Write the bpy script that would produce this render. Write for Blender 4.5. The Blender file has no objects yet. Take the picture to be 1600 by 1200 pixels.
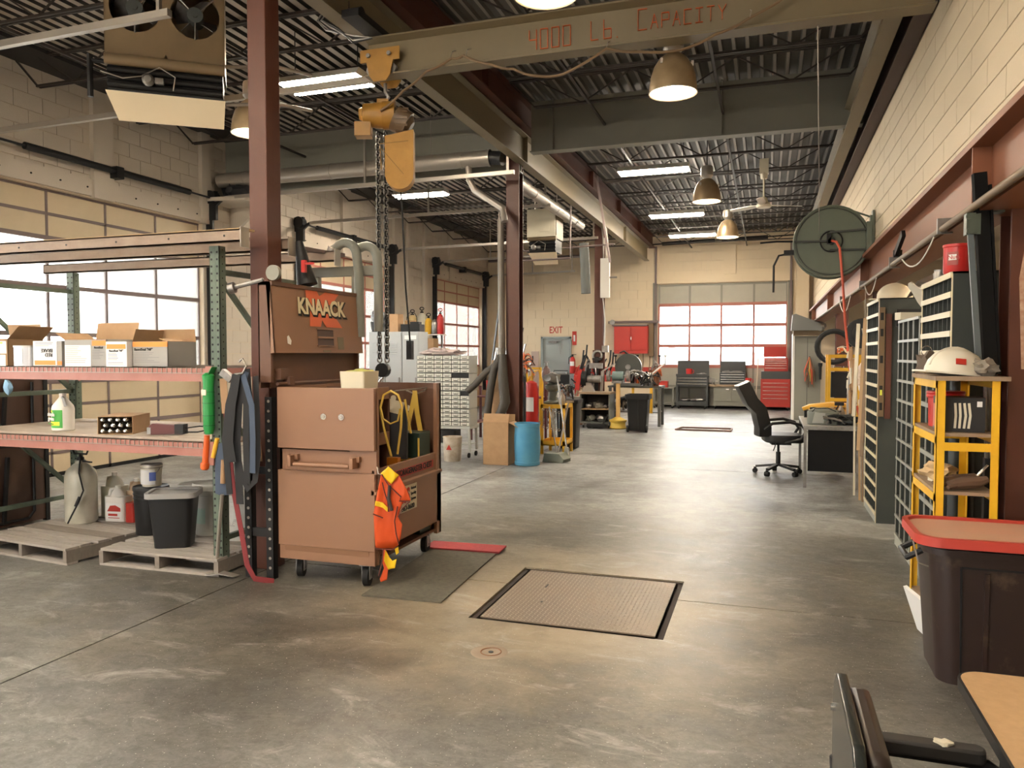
import bpy, bmesh, math, random
from math import sin, cos, pi, radians as R, atan2, sqrt
from mathutils import Vector as V, Matrix as M, noise
SC = bpy.context.scene
COL = SC.collection
random.seed(7)

# ---------------------------------------------------------------- camera
cd = bpy.data.cameras.new('camera'); cam = bpy.data.objects.new('camera', cd); COL.objects.link(cam)
cd.sensor_width = 36; cd.lens = 1200/1600*36; cd.clip_start = .05; cd.clip_end = 300
cam.location = (0, 0, 1.6)
cam.rotation_euler = (R(90)-math.atan(46/1200), 0, R(18.35))
SC.camera = cam
# ---------------------------------------------------------------- light
SC.view_settings.view_transform = 'Standard'; SC.view_settings.look = 'None'
SC.view_settings.gamma = 1; SC.view_settings.use_curve_mapping = False
SC.view_settings.exposure = 1.68
SC.cycles.use_denoising = True
SC.cycles.max_bounces = 7; SC.cycles.diffuse_bounces = 4; SC.cycles.glossy_bounces = 3
SC.cycles.transparent_max_bounces = 12; SC.cycles.transmission_bounces = 4
SC.cycles.sample_clamp_indirect = 8; SC.cycles.caustics_reflective = False; SC.cycles.caustics_refractive = False
W = bpy.data.worlds.new('world'); SC.world = W; W.use_nodes = True
bg = W.node_tree.nodes['Background']; bg.inputs[0].default_value = (1, .985, .96, 1); bg.inputs[1].default_value = 5.5
sd = bpy.data.lights.new('sun', 'SUN'); sd.energy = 9; sd.angle = R(1); sd.color = (1, .9, .74)
sun = bpy.data.objects.new('sun', sd); COL.objects.link(sun); sun.rotation_euler = (R(8), R(42), 0)

# ---------------------------------------------------------------- materials
MATS = {}
def mat(name, c, rough=.6, metal=0, c2=None, scale=6, bump=0, emit=0, contrast=.5, spec=None, stretch=None, coat=0, bscale=None, world=False):
    if name in MATS: return MATS[name]
    m = bpy.data.materials.new(name); m.use_nodes = True; nt = m.node_tree; N = nt.nodes; L = nt.links
    b = N['Principled BSDF']; b.inputs['Base Color'].default_value = (*c, 1)
    b.inputs['Roughness'].default_value = rough; b.inputs['Metallic'].default_value = metal
    if spec is not None: b.inputs['Specular IOR Level'].default_value = spec
    if coat: b.inputs['Coat Weight'].default_value = coat; b.inputs['Coat Roughness'].default_value = .15
    if c2 is not None or bump:
        tc = N.new('ShaderNodeTexCoord'); mp = N.new('ShaderNodeMapping'); geo = N.new('ShaderNodeNewGeometry') if world else None; L.new(geo.outputs['Position'] if world else tc.outputs['Object'], mp.inputs[0])
        if stretch: mp.inputs['Scale'].default_value = stretch
        nz = N.new('ShaderNodeTexNoise'); nz.inputs['Scale'].default_value = scale; nz.inputs['Detail'].default_value = 7
        nz.inputs['Roughness'].default_value = .62
        L.new(mp.outputs[0], nz.inputs['Vector'])
        if c2 is not None:
            r = N.new("ShaderNodeValToRGB"); off = .16 if contrast < .4 else 0; r.color_ramp.elements[0].position = .5-.3*contrast+off; r.color_ramp.elements[1].position = .5+.3*contrast+off
            r.color_ramp.elements[0].color = (*c, 1); r.color_ramp.elements[1].color = (*c2, 1)
            L.new(nz.outputs[0], r.inputs[0]); L.new(r.outputs[0], b.inputs['Base Color'])
        if bump:
            n2 = nz
            if bscale:
                n2 = N.new('ShaderNodeTexNoise'); n2.inputs['Scale'].default_value = bscale; n2.inputs['Detail'].default_value = 4; L.new(mp.outputs[0], n2.inputs['Vector'])
            bp = N.new('ShaderNodeBump'); bp.inputs['Strength'].default_value = bump; bp.inputs['Distance'].default_value = .01
            L.new(n2.outputs[0], bp.inputs['Height']); L.new(bp.outputs[0], b.inputs['Normal'])
    if emit:
        b.inputs['Emission Color'].default_value = (*c, 1); b.inputs['Emission Strength'].default_value = emit
    MATS[name] = m; return m

def glass_mat():
    m = bpy.data.materials.new('window_glass'); m.use_nodes = True; nt = m.node_tree; N = nt.nodes; L = nt.links
    N.remove(N['Principled BSDF']); o = N['Material Output']
    t = N.new('ShaderNodeBsdfTransparent'); t.inputs[0].default_value = (.93, .95, .96, 1)
    g = N.new('ShaderNodeBsdfGlossy'); g.inputs['Roughness'].default_value = .08
    d = N.new('ShaderNodeBsdfTranslucent'); d.inputs[0].default_value = (.95, .93, .88, 1)
    f = N.new('ShaderNodeFresnel'); f.inputs[0].default_value = 1.45
    a = N.new('ShaderNodeMixShader'); a.inputs[0].default_value = .22; L.new(t.outputs[0], a.inputs[1]); L.new(d.outputs[0], a.inputs[2])
    x = N.new('ShaderNodeMixShader'); L.new(f.outputs[0], x.inputs[0]); L.new(a.outputs[0], x.inputs[1]); L.new(g.outputs[0], x.inputs[2])
    L.new(x.outputs[0], o.inputs[0]); MATS['glass'] = m; return m
GLASS = glass_mat()

def floor_mat():
    m = bpy.data.materials.new('polished_concrete'); m.use_nodes = True; nt = m.node_tree; N = nt.nodes; L = nt.links
    b = N['Principled BSDF']; tc = N.new('ShaderNodeTexCoord')
    def noise_(scale, det, rough=.6, sc=(1, 1, 1), dist=0):
        mp = N.new('ShaderNodeMapping'); mp.inputs['Scale'].default_value = sc; L.new(tc.outputs['Object'], mp.inputs[0])
        n = N.new('ShaderNodeTexNoise'); n.inputs['Scale'].default_value = scale; n.inputs['Detail'].default_value = det
        n.inputs['Roughness'].default_value = rough; n.inputs['Distortion'].default_value = dist; L.new(mp.outputs[0], n.inputs['Vector']); return n
    def ramp(src, p0, c0, p1, c1):
        r = N.new('ShaderNodeValToRGB'); r.color_ramp.elements[0].position = p0; r.color_ramp.elements[1].position = p1
        r.color_ramp.elements[0].color = (*c0, 1); r.color_ramp.elements[1].color = (*c1, 1); L.new(src, r.inputs[0]); return r
    def mix(kind, fac, a, c):
        x = N.new('ShaderNodeMix'); x.data_type = 'RGBA'; x.blend_type = kind
        if hasattr(fac, 'links'): L.new(fac, x.inputs[0])
        else: x.inputs[0].default_value = fac
        L.new(a, x.inputs[6]); L.new(c, x.inputs[7]); return x.outputs[2]
    big = noise_(.5, 4, .55, (1, 1, 1), .3); med = noise_(1.6, 10, .68, (1, 1.2, 1), .2); fine = noise_(9, 12, .8, (1, 1.3, 1), .6); grit = noise_(45, 6, .7)
    c1 = ramp(big.outputs[0], .38, (.25, .258, .26), .60, (.42, .438, .445))
    c2 = ramp(med.outputs[0], .40, (.50, .48, .46), .58, (1.0, 1.0, 1.0))
    c = mix('MULTIPLY', .9, c1.outputs[0], c2.outputs[0])
    c3 = ramp(fine.outputs[0], .40, (.58, .57, .55), .57, (1, 1, 1)); c = mix('MULTIPLY', .8, c, c3.outputs[0])
    c4 = ramp(grit.outputs[0], .40, (.74, .73, .72), .58, (1, 1, 1)); c = mix('MULTIPLY', .6, c, c4.outputs[0])
    # darker, browner floor around the foreground, ragged edges
    mp = N.new('ShaderNodeMapping'); mp.inputs['Location'].default_value = (.3, -1.2, 0); mp.inputs['Scale'].default_value = (.16, .24, 1); L.new(tc.outputs['Object'], mp.inputs[0])
    gr = N.new('ShaderNodeTexGradient'); gr.gradient_type = 'SPHERICAL'; L.new(mp.outputs[0], gr.inputs[0])
    ma = N.new('ShaderNodeMath'); ma.operation = 'MULTIPLY'; L.new(gr.outputs[0], ma.inputs[0]); L.new(med.outputs[0], ma.inputs[1])
    dm = ramp(ma.outputs[0], .05, (0, 0, 0), .30, (.92, .92, .92)); brown_tint = N.new('ShaderNodeRGB'); brown_tint.outputs[0].default_value = (.42, .36, .28, 1); c = mix('MULTIPLY', dm.outputs[0], c, brown_tint.outputs[0])
    # sandy dust around the pit plate
    mp2 = N.new('ShaderNodeMapping'); mp2.inputs['Location'].default_value = (.62, -2.35, 0); mp2.inputs['Scale'].default_value = (.5, .5, 1); L.new(tc.outputs['Object'], mp2.inputs[0])
    g2 = N.new('ShaderNodeTexGradient'); g2.gradient_type = 'SPHERICAL'; L.new(mp2.outputs[0], g2.inputs[0])
    m2 = N.new('ShaderNodeMath'); m2.operation = 'MULTIPLY'; L.new(g2.outputs[0], m2.inputs[0]); L.new(med.outputs[0], m2.inputs[1])
    sm = ramp(m2.outputs[0], .10, (0, 0, 0), .40, (.75, .75, .75)); tan = N.new('ShaderNodeRGB'); tan.outputs[0].default_value = (.36, .29, .20, 1); c = mix('MIX', sm.outputs[0], c, tan.outputs[0])
    sp = noise_(95, 2, .5); s2 = ramp(sp.outputs[0], .69, (0, 0, 0), .73, (1, 1, 1)); pale = N.new('ShaderNodeRGB'); pale.outputs[0].default_value = (.55, .53, .49, 1)
    c = mix('MIX', s2.outputs[0], c, pale.outputs[0])
    sc_ = noise_(2.4, 10, .74, (.8, 1.8, 1), .8); s3 = ramp(sc_.outputs[0], .55, (0, 0, 0), .70, (.38, .38, .38)); c = mix('MIX', s3.outputs[0], c, pale.outputs[0])
    L.new(c, b.inputs['Base Color'])
    rr = N.new('ShaderNodeMapRange'); rr.inputs[1].default_value = .3; rr.inputs[2].default_value = .7; rr.inputs[3].default_value = .36; rr.inputs[4].default_value = .46
    L.new(med.outputs[0], rr.inputs[0]); L.new(rr.outputs[0], b.inputs['Roughness'])
    b.inputs['Specular IOR Level'].default_value = .28
    bp = N.new('ShaderNodeBump'); bp.inputs['Strength'].default_value = .28; bp.inputs['Distance'].default_value = .01
    ad = noise_(14, 8, .7); L.new(ad.outputs[0], bp.inputs['Height']); L.new(bp.outputs[0], b.inputs['Normal'])
    MATS['floor'] = m; return m

mt = {
 'floor': floor_mat(),
 'block': mat('painted_block', (.70, .575, .41), .62, c2=(.62, .51, .36), scale=.9, bump=.25, bscale=60, contrast=1.4, world=True),
 'blockw': mat('painted_block_grey', (.60, .53, .44), .62, c2=(.50, .44, .37), scale=.8, bump=.25, bscale=60, contrast=1.4, world=True),
 'mortar': mat('painted_mortar', (.60, .50, .37), .8),
 'door_tan': mat('door_panel_cream', (.62, .51, .35), .55, c2=(.52, .42, .28), scale=2.5, contrast=1.3),
 'door_grey': mat('door_panel_grey', (.40, .38, .32), .55, c2=(.34, .32, .27), scale=2.5, contrast=1.2),
 'door_rail': mat('door_rail_brown', (.16, .12, .115), .5),
 'door_rail_red': mat('door_rail_red', (.36, .12, .09), .5),
 'red_steel': mat('red_oxide_steel', (.095, .027, .014), .5, c2=(.070, .020, .011), scale=3, bump=.1, bscale=30, contrast=1.2),
 'red_steel2': mat('faded_red_beam', (.22, .078, .036), .5, c2=(.18, .064, .030), scale=1.4, contrast=1.4),
 'crane_tan': mat('crane_beam_tan', (.185, .145, .083), .5, c2=(.145, .115, .066), scale=1.5, contrast=1.3),
 'grey_steel': mat('grey_painted_steel', (.23, .225, .19), .5, c2=(.18, .175, .15), scale=1.2, contrast=1.4),
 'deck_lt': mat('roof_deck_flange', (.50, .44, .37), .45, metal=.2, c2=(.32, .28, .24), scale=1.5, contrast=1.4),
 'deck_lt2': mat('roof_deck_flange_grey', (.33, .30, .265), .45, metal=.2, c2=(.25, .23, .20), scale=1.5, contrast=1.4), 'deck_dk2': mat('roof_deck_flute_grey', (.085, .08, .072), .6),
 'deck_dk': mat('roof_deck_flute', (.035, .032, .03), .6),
 'joist': mat('joist_dark', (.02, .015, .012), .55, c2=(.035, .025, .02), scale=4),
 'black': mat('black_metal', (.010, .010, .011), .5, spec=.35),
 'blackplastic': mat('black_plastic', (.011, .011, .012), .45, spec=.35),
 'rubber': mat('rubber', (.009, .009, .009), .7, spec=.3),
 'galv': mat('galvanised', (.38, .34, .29), .38, metal=.6, c2=(.36, .33, .30), scale=5, contrast=1.2),
 'chrome': mat('bright_metal', (.65, .64, .62), .25, metal=1),
 'dull': mat('dull_metal', (.32, .31, .30), .4, metal=.8, c2=(.2, .19, .18), scale=10),
 'white': mat('white_paint', (.75, .73, .69), .5), 'cream': mat('cream_plastic', (.68, .63, .50), .5),
 'paper': mat('paper_label', (.80, .79, .78), .7), 'ink': mat('black_ink', (.02, .02, .02), .8),
 'card': mat('cardboard', (.40, .25, .135), .85, c2=(.35, .215, .115), scale=8, bump=.08), 'cardin': mat('cardboard_dim', (.30, .19, .11), .85),
 'orange': mat('orange_print', (.85, .27, .05), .6), 'yellow': mat('yellow_paint', (.78, .45, .03), .45, c2=(.68, .37, .02), scale=9),
 'red': mat('red_paint', (.42, .03, .02), .4), 'redp': mat('red_plastic', (.45, .02, .018), .35),
 'wood': mat('worn_plywood', (.33, .24, .16), .75, c2=(.22, .15, .10), scale=5, stretch=(1, 6, 1), contrast=1.4),
 'palletw2': mat('weathered_pallet_dark', (.25, .215, .185), .85, c2=(.16, .135, .115), scale=5, stretch=(1.2, 8, 4), contrast=1.5, bump=.3),
 'palletw': mat('weathered_pallet', (.42, .38, .34), .85, c2=(.22, .19, .17), scale=5, stretch=(1.2, 8, 4), contrast=1.5, bump=.3),
}

# ---------------------------------------------------------------- mesh builder
class MB:
    def __init__(s): s.v = []; s.f = []; s.m = []; s.k = 0; s.T = [M.Identity(4)]
    def push(s, m): s.T.append(s.T[-1] @ m); return s
    def pop(s): s.T.pop(); return s
    def at(s, x=0, y=0, z=0, rx=0, ry=0, rz=0):
        return s.push(M.Translation((x, y, z)) @ M.Rotation(rz, 4, 'Z') @ M.Rotation(ry, 4, 'Y') @ M.Rotation(rx, 4, 'X'))
    def mi(s, k): s.k = k; return s
    def add(s, vs, fs):
        n = len(s.v); T = s.T[-1]
        s.v += [tuple(T @ V(v)) for v in vs]; s.f += [tuple(i+n for i in f) for f in fs]; s.m += [s.k]*len(fs); return s
    def box(s, x0, y0, z0, x1, y1, z1):
        if x0 > x1: x0, x1 = x1, x0
        if y0 > y1: y0, y1 = y1, y0
        if z0 > z1: z0, z1 = z1, z0
        return s.add([(x0,y0,z0),(x1,y0,z0),(x1,y1,z0),(x0,y1,z0),(x0,y0,z1),(x1,y0,z1),(x1,y1,z1),(x0,y1,z1)],
                     [(0,3,2,1),(4,5,6,7),(0,1,5,4),(1,2,6,5),(2,3,7,6),(3,0,4,7)])
    def cb(s, c, d, rz=0, rx=0, ry=0):
        s.at(*c, rx=rx, ry=ry, rz=rz); s.box(-d[0]/2, -d[1]/2, -d[2]/2, d[0]/2, d[1]/2, d[2]/2); return s.pop()
    def bar(s, a, b, w, h=None, up=(0, 0, 1)):
        a, b = V(a), V(b); h = h or w; d = b-a; l = d.length
        if l < 1e-6: return s
        z = d/l; u = V(up)
        if abs(z.dot(u)) > .99: u = V((0, 1, 0))
        x = u.cross(z).normalized(); y = z.cross(x)
        m = M((( x.x, y.x, z.x, a.x), (x.y, y.y, z.y, a.y), (x.z, y.z, z.z, a.z), (0, 0, 0, 1)))
        s.push(m); s.box(-w/2, -h/2, 0, w/2, h/2, l); return s.pop()
    def ring(s, pts): n = len(s.v); s.v += [tuple(s.T[-1] @ V(p)) for p in pts]; return n
    def cyl(s, a, b, r0, r1=None, n=14, caps=True):
        return s.tube([a, b], [r0, r0 if r1 is None else r1], n, caps)
    def tube(s, pts, r, n=8, caps=True):
        pts = [V(p) for p in pts]; rs = r if isinstance(r, (list, tuple)) else [r]*len(pts)
        prev = None; st = []
        for i, p in enumerate(pts):
            d = (pts[min(i+1, len(pts)-1)] - pts[max(i-1, 0)]).normalized()
            if prev is None:
                u = V((0, 0, 1)) if abs(d.z) < .9 else V((1, 0, 0)); x = u.cross(d).normalized()
            else:
                x = prev - d*prev.dot(d); x = x.normalized() if x.length > 1e-6 else prev
            prev = x; y = d.cross(x)
            st.append(s.ring([p + (x*cos(2*pi*k/n) + y*sin(2*pi*k/n))*rs[i] for k in range(n)]))
        for i in range(len(st)-1):
            for k in range(n):
                k2 = (k+1) % n; s.f.append((st[i]+k, st[i]+k2, st[i+1]+k2, st[i+1]+k)); s.m.append(s.k)
        if caps:
            s.f.append(tuple(st[0]+k for k in reversed(range(n)))); s.m.append(s.k)
            s.f.append(tuple(st[-1]+k for k in range(n))); s.m.append(s.k)
        return s
    def lathe(s, prof, c=(0, 0, 0), n=20, caps=True, sx=1, sy=1):
        st = []
        for (r, z) in prof: st.append(s.ring([(c[0]+r*cos(2*pi*k/n)*sx, c[1]+r*sin(2*pi*k/n)*sy, c[2]+z) for k in range(n)]))
        for i in range(len(st)-1):
            for k in range(n):
                k2 = (k+1) % n; s.f.append((st[i]+k, st[i]+k2, st[i+1]+k2, st[i+1]+k)); s.m.append(s.k)
        if caps:
            s.f.append(tuple(st[0]+k for k in reversed(range(n)))); s.m.append(s.k)
            s.f.append(tuple(st[-1]+k for k in range(n))); s.m.append(s.k)
        return s
    def torus(s, c, R0, r, n=20, m=6, a0=0, a1=2*pi, sx=1, sy=1):
        full = abs(a1-a0-2*pi) < 1e-6; k = n if full else n+1
        pts = [(c[0]+R0*cos(a0+(a1-a0)*i/n)*sx, c[1]+R0*sin(a0+(a1-a0)*i/n)*sy, c[2]) for i in range(n+1)]
        return s.tube(pts, r, m, caps=not full)
    def prism(s, poly, z0, z1):
        n = len(poly); a = s.ring([(x, y, z0) for x, y in poly]); b = s.ring([(x, y, z1) for x, y in poly])
        s.f.append(tuple(a+i for i in reversed(range(n)))); s.f.append(tuple(b+i for i in range(n))); s.m += [s.k]*2
        for i in range(n):
            j = (i+1) % n; s.f.append((a+i, a+j, b+j, b+i)); s.m.append(s.k)
        return s
    def rbox(s, w, d, z0, z1, r, n=4, taper=1, shell=0):     # rounded rectangle tub in plan, centred
        def rr(w, d, r):
            P = []
            for cx, cy, a in ((w/2-r, d/2-r, 0), (-w/2+r, d/2-r, pi/2), (-w/2+r, -d/2+r, pi), (w/2-r, -d/2+r, 1.5*pi)):
                for i in range(n+1): P.append((cx+r*cos(a+pi/2*i/n), cy+r*sin(a+pi/2*i/n)))
            return P
        lo, hi = rr(w*taper, d*taper, r*taper), rr(w, d, r); k = len(hi)
        a = s.ring([(x, y, z0) for x, y in lo]); b = s.ring([(x, y, z1) for x, y in hi])
        s.f.append(tuple(a+i for i in reversed(range(k)))); s.m.append(s.k)
        for i in range(k):
            j = (i+1) % k; s.f.append((a+i, a+j, b+j, b+i)); s.m.append(s.k)
        if not shell: s.f.append(tuple(b+i for i in range(k))); s.m.append(s.k)
        else:
            t = shell; c = s.ring([(x, y, z1) for x, y in rr(w-2*t, d-2*t, max(r-t, .003))]); e = s.ring([(x, y, z0+t) for x, y in rr((w-2*t)*taper, (d-2*t)*taper, max(r-t, .003)*taper)])
            for i in range(k):
                j = (i+1) % k; s.f.append((b+i, b+j, c+j, c+i)); s.f.append((c+i, c+j, e+j, e+i)); s.m += [s.k]*2
            s.f.append(tuple(e+i for i in range(k))); s.m.append(s.k)
        return s
    def sheet(s, grid, t=.004):        # grid[i][j] of points -> solid sheet
        ni, nj = len(grid), len(grid[0]); P = [[V(p) for p in r] for r in grid]
        def nrm(i, j):
            a = P[min(i+1, ni-1)][j]-P[max(i-1, 0)][j]; b = P[i][min(j+1, nj-1)]-P[i][max(j-1, 0)]; c = a.cross(b)
            return c.normalized() if c.length > 1e-9 else V((0, 0, 1))
        A = s.ring([P[i][j]+nrm(i, j)*t/2 for i in range(ni) for j in range(nj)]); B = s.ring([P[i][j]-nrm(i, j)*t/2 for i in range(ni) for j in range(nj)])
        q = lambda o, i, j: o+i*nj+j
        for i in range(ni-1):
            for j in range(nj-1):
                s.f.append((q(A,i,j), q(A,i+1,j), q(A,i+1,j+1), q(A,i,j+1))); s.f.append((q(B,i,j), q(B,i,j+1), q(B,i+1,j+1), q(B,i+1,j))); s.m += [s.k]*2
        for i in range(ni-1):
            for j in (0, nj-1): s.f.append((q(A,i,j), q(B,i,j), q(B,i+1,j), q(A,i+1,j))); s.m.append(s.k)
        for j in range(nj-1):
            for i in (0, ni-1): s.f.append((q(A,i,j), q(A,i,j+1), q(B,i,j+1), q(B,i,j))); s.m.append(s.k)
        return s
    def blob(s, c, r, seed=0, rough=.3, n=3, fq=2.0):
        bm = bmesh.new(); bmesh.ops.create_icosphere(bm, subdivisions=n, radius=1)
        vs = []
        for v in bm.verts:
            k = 1+rough*noise.noise(v.co*fq+V((seed*7.1, seed*3.3, 0))); vs.append((c[0]+v.co.x*r[0]*k, c[1]+v.co.y*r[1]*k, c[2]+v.co.z*r[2]*k))
        fs = [tuple(v.index for v in f.verts) for f in bm.faces]; bm.free(); return s.add(vs, fs)
    def mesh(s, name, mats, ang=38, smooth=True):
        me = bpy.data.meshes.new(name); me.from_pydata(s.v, [], s.f)
        for m_ in (mats if isinstance(mats, (list, tuple)) else [mats]): me.materials.append(mt[m_] if isinstance(m_, str) else m_)
        me.polygons.foreach_set('material_index', s.m)
        if smooth:
            me.polygons.foreach_set('use_smooth', [True]*len(s.f)); me.set_sharp_from_angle(angle=R(ang))
        me.update()
        bm = bmesh.new(); bm.from_mesh(me); bmesh.ops.recalc_face_normals(bm, faces=bm.faces); bm.to_mesh(me); bm.free()
        return me

def link(name, me, parent=None, loc=None, rz=0, rot=None):
    o = bpy.data.objects.new(name, me); COL.objects.link(o)
    if parent: o.parent = parent
    if loc: o.location = loc
    if rz: o.rotation_euler = (0, 0, rz)
    if rot: o.rotation_euler = rot
    return o
def part(parent, name, mb, mats, label=None, loc=None, rz=0, rot=None, bev=0, ang=38):
    me = mb.mesh(name, mats, ang) if isinstance(mb, MB) else mb
    o = link(name, me, parent, loc, rz, rot)
    if label: o['label'] = label
    if bev: m = o.modifiers.new('b', 'BEVEL'); m.width = bev; m.segments = 2; m.limit_method = 'ANGLE'; m.harden_normals = False
    return o
def tag(o, label, cat, group=None):
    o['label'] = label; o['category'] = cat
    if group: o['group'] = group
    return o
def thing(name, label, cat, loc=(0, 0, 0), rz=0, group=None):
    o = link(name, None, None, loc, rz); return tag(o, label, cat, group)
def cloth(poly, fold=.012, fq=6, seed=0, cuts=2, mt_='orange', th=.004):
    bm = bmesh.new(); vs = [bm.verts.new((x, 0, z)) for x, z in poly]; f = bm.faces.new(vs)
    bmesh.ops.triangulate(bm, faces=bm.faces[:])
    for _ in range(cuts): bmesh.ops.subdivide_edges(bm, edges=bm.edges[:], cuts=1, use_grid_fill=True); bmesh.ops.triangulate(bm, faces=bm.faces[:])
    for v in bm.verts: v.co.y += fold*(noise.noise(V((v.co.x*fq, seed*3.1, v.co.z*fq*.35)))+.5*noise.noise(V((v.co.x*fq*3, seed, v.co.z*fq))))*2
    bmesh.ops.solidify(bm, geom=bm.faces[:], thickness=th)
    me = bpy.data.meshes.new('cloth'); bm.to_mesh(me); bm.free(); me.materials.append(mt[mt_] if isinstance(mt_, str) else mt_)
    me.polygons.foreach_set('use_smooth', [True]*len(me.polygons)); return me
def single(name, mb, mats, label, cat, loc=(0, 0, 0), rz=0, group=None, bev=0, rot=None):
    return tag(part(None, name, mb, mats, None, loc, rz, rot, bev), label, cat, group)
def struct(name, mb, mats, parent=None, loc=None, **k):
    o = part(parent, name, mb, mats, None, loc, **k)
    if not parent: o['kind'] = 'structure'
    return o
def sroot(name, loc=(0, 0, 0), rz=0):
    o = link(name, None, None, loc, rz); o['kind'] = 'structure'; return o
def copy_tree(o, parent=None):
    c = o.copy(); COL.objects.link(c); c.parent = parent
    for ch in list(o.children): copy_tree(ch, c)
    return c
def dup(o, loc, rz=None, label=None, group=None):
    c = copy_tree(o); c.location = loc
    if rz is not None: c.rotation_euler = (0, 0, rz)
    if label: c['label'] = label
    if group: c['group'] = group
    return c
def text_mesh(txt, size, depth=.0015, align='CENTER', shear=0, bold=0, sx=1):
    cu = bpy.data.curves.new('t', 'FONT'); cu.body = txt; cu.size = size; cu.extrude = depth; cu.align_x = align; cu.align_y = 'CENTER'; cu.shear = shear; cu.offset = bold
    cu.resolution_u = 3
    o = bpy.data.objects.new('t', cu); COL.objects.link(o)
    me = bpy.data.meshes.new_from_object(o.evaluated_get(bpy.context.evaluated_depsgraph_get()))
    COL.objects.unlink(o); bpy.data.objects.remove(o); bpy.data.curves.remove(cu)
    if sx != 1:
        for v in me.vertices: v.co.x *= sx
    return me
def text(parent, txt, size, loc, rot, m, align='CENTER', name='lettering', **k):
    me = text_mesh(txt, size, align=align, **k); me.materials.clear(); me.materials.append(mt[m] if isinstance(m, str) else m)
    return link(name, me, parent, loc, 0, rot)
FX = (R(90), 0, 0)            # text facing -Y
FPX = (R(90), 0, R(90))       # text facing +X
FNX = (R(90), 0, R(-90))      # text facing -X
def arc(c, r, a0, a1, n=8, plane='xz'):
    out = []
    for i in range(n+1):
        a = a0+(a1-a0)*i/n; x, y = r*cos(a), r*sin(a)
        out.append({'xz': (c[0]+x, c[1], c[2]+y), 'xy': (c[0]+x, c[1]+y, c[2]), 'yz': (c[0], c[1]+x, c[2]+y)}[plane])
    return out
# ================================================================ STRUCTURE
XL, XR, YF, YB, ZC = -8.77, 1.25, 23.9, -6.0, 5.25
# floor slabs separated by saw-cut joints
fl = sroot('floor')
xs = [-9.1, -3.52, 6.2]; ys = [-6.3, -1.2, 5.04, 10.9, 16.6, 24.4]
HX0, HX1, HY0, HY1 = -1.70, -.54, 4.30, 5.47         # pit under the checker plate
def slab(mb, a, b, c, d): mb.box(a+.006, c+.006, -.3, b-.006, d-.006, 0)
for i in range(len(xs)-1):
    for j in range(len(ys)-1):
        mb = MB()
        x0, x1, y0, y1 = xs[i], xs[i+1], ys[j], ys[j+1]
        if i == 1 and ys[j] == -1.2:
            slab(mb, x0, HX0, y0, y1); slab(mb, HX1, x1, y0, y1); mb.box(HX0-.006, y0+.006, -.3, HX1+.006, HY0, 0)
        elif i == 1 and ys[j] == 5.04:
            slab(mb, x0, HX0, y0, y1); slab(mb, HX1, x1, y0, y1); mb.box(HX0-.006, HY1, -.3, HX1+.006, y1-.006, 0)
        else: slab(mb, x0, x1, y0, y1)
        part(fl, 'slab', mb, 'floor')
part(fl, 'joint_filler', MB().box(-9.2, -6.4, -.4, HX0-.01, 24.5, -.005).box(HX1+.01, -6.4, -.4, 6.3, 24.5, -.005).box(HX0-.01, -6.4, -.4, HX1+.01, HY0-.01, -.005).box(HX0-.01, HY1+.01, -.4, HX1+.01, 24.5, -.005), mat('joint', (.015, .012, .01), .9))
# ---- block walls
BM = {}
def blocks(root, axis, plane, face, u0, u1, z0, z1, holes, material, near_u, bl=.4, bh=.2, proud=.012, lim=300):
    cells = []; nz = max(1, round((z1-z0)/bh)); h = (z1-z0)/nz
    for r in range(nz):
        a, b = z0+r*h, z0+(r+1)*h; u = u0-(bl/2 if r % 2 else 0)
        while u < u1-1e-4:
            segs = [(max(u, u0), min(u+bl, u1))]
            for (h0, h1, q0, q1) in holes:
                if b > q0+.02 and a < q1-.02:
                    ns = []
                    for s0, s1 in segs:
                        if s1 <= h0 or s0 >= h1: ns.append((s0, s1))
                        else:
                            if s0 < h0: ns.append((s0, h0))
                            if s1 > h1: ns.append((h1, s1))
                    segs = ns
            for s0, s1 in segs:
                if s1-s0 > .03: cells.append((s0, s1, a, b))
            u += bl
    cells.sort(key=lambda c: abs((c[0]+c[1])/2-near_u)+.5*abs((c[2]+c[3])/2-2.5))
    g = .004
    def dims(c): return round(c[1]-c[0]-2*g, 3), round(c[3]-c[2]-2*g, 3)
    for c in cells[:lim]:
        w, hh = dims(c); key = (axis, face, w, hh, material)
        if key not in BM:
            mb = MB()
            if axis == 'x': mb.box(0, 0, 0, proud*face, w, hh)
            else: mb.box(0, 0, 0, w, proud*face, hh)
            BM[key] = mb.mesh('block', material)
        link('block', BM[key], root, (plane, c[0]+g, c[2]+g) if axis == 'x' else (c[0]+g, plane, c[2]+g))
    if len(cells) > lim:
        mb = MB()
        for c in cells[lim:]:
            if axis == 'x': mb.box(plane, c[0]+g, c[2]+g, plane+proud*face, c[1]-g, c[3]-g)
            else: mb.box(c[0]+g, plane, c[2]+g, c[1]-g, plane+proud*face, c[3]-g)
        o = part(root, 'distant_blocks', mb, material); o['kind'] = 'stuff'
def wall_backing(mb, axis, p0, p1, u0, u1, z0, z1, holes):
    cur = u0
    def bx(a, b, c, d):
        if b-a < 1e-4 or d-c < 1e-4: return
        if axis == 'x': mb.box(p0, a, c, p1, b, d)
        else: mb.box(a, p0, c, b, p1, d)
    for (h0, h1, q0, q1) in sorted(holes):
        bx(cur, h0, z0, z1); bx(h0, h1, q1, z1); bx(h0, h1, z0, q0); cur = h1
    bx(cur, u1, z0, z1)
HD = 3.735
LD = [(-5.5, -1.77), (1.0, 4.73), (6.67, 10.40), (13.10, 16.83), (19.60, 23.33)]
lh = [(a, b, 0, HD) for a, b in LD]
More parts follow.
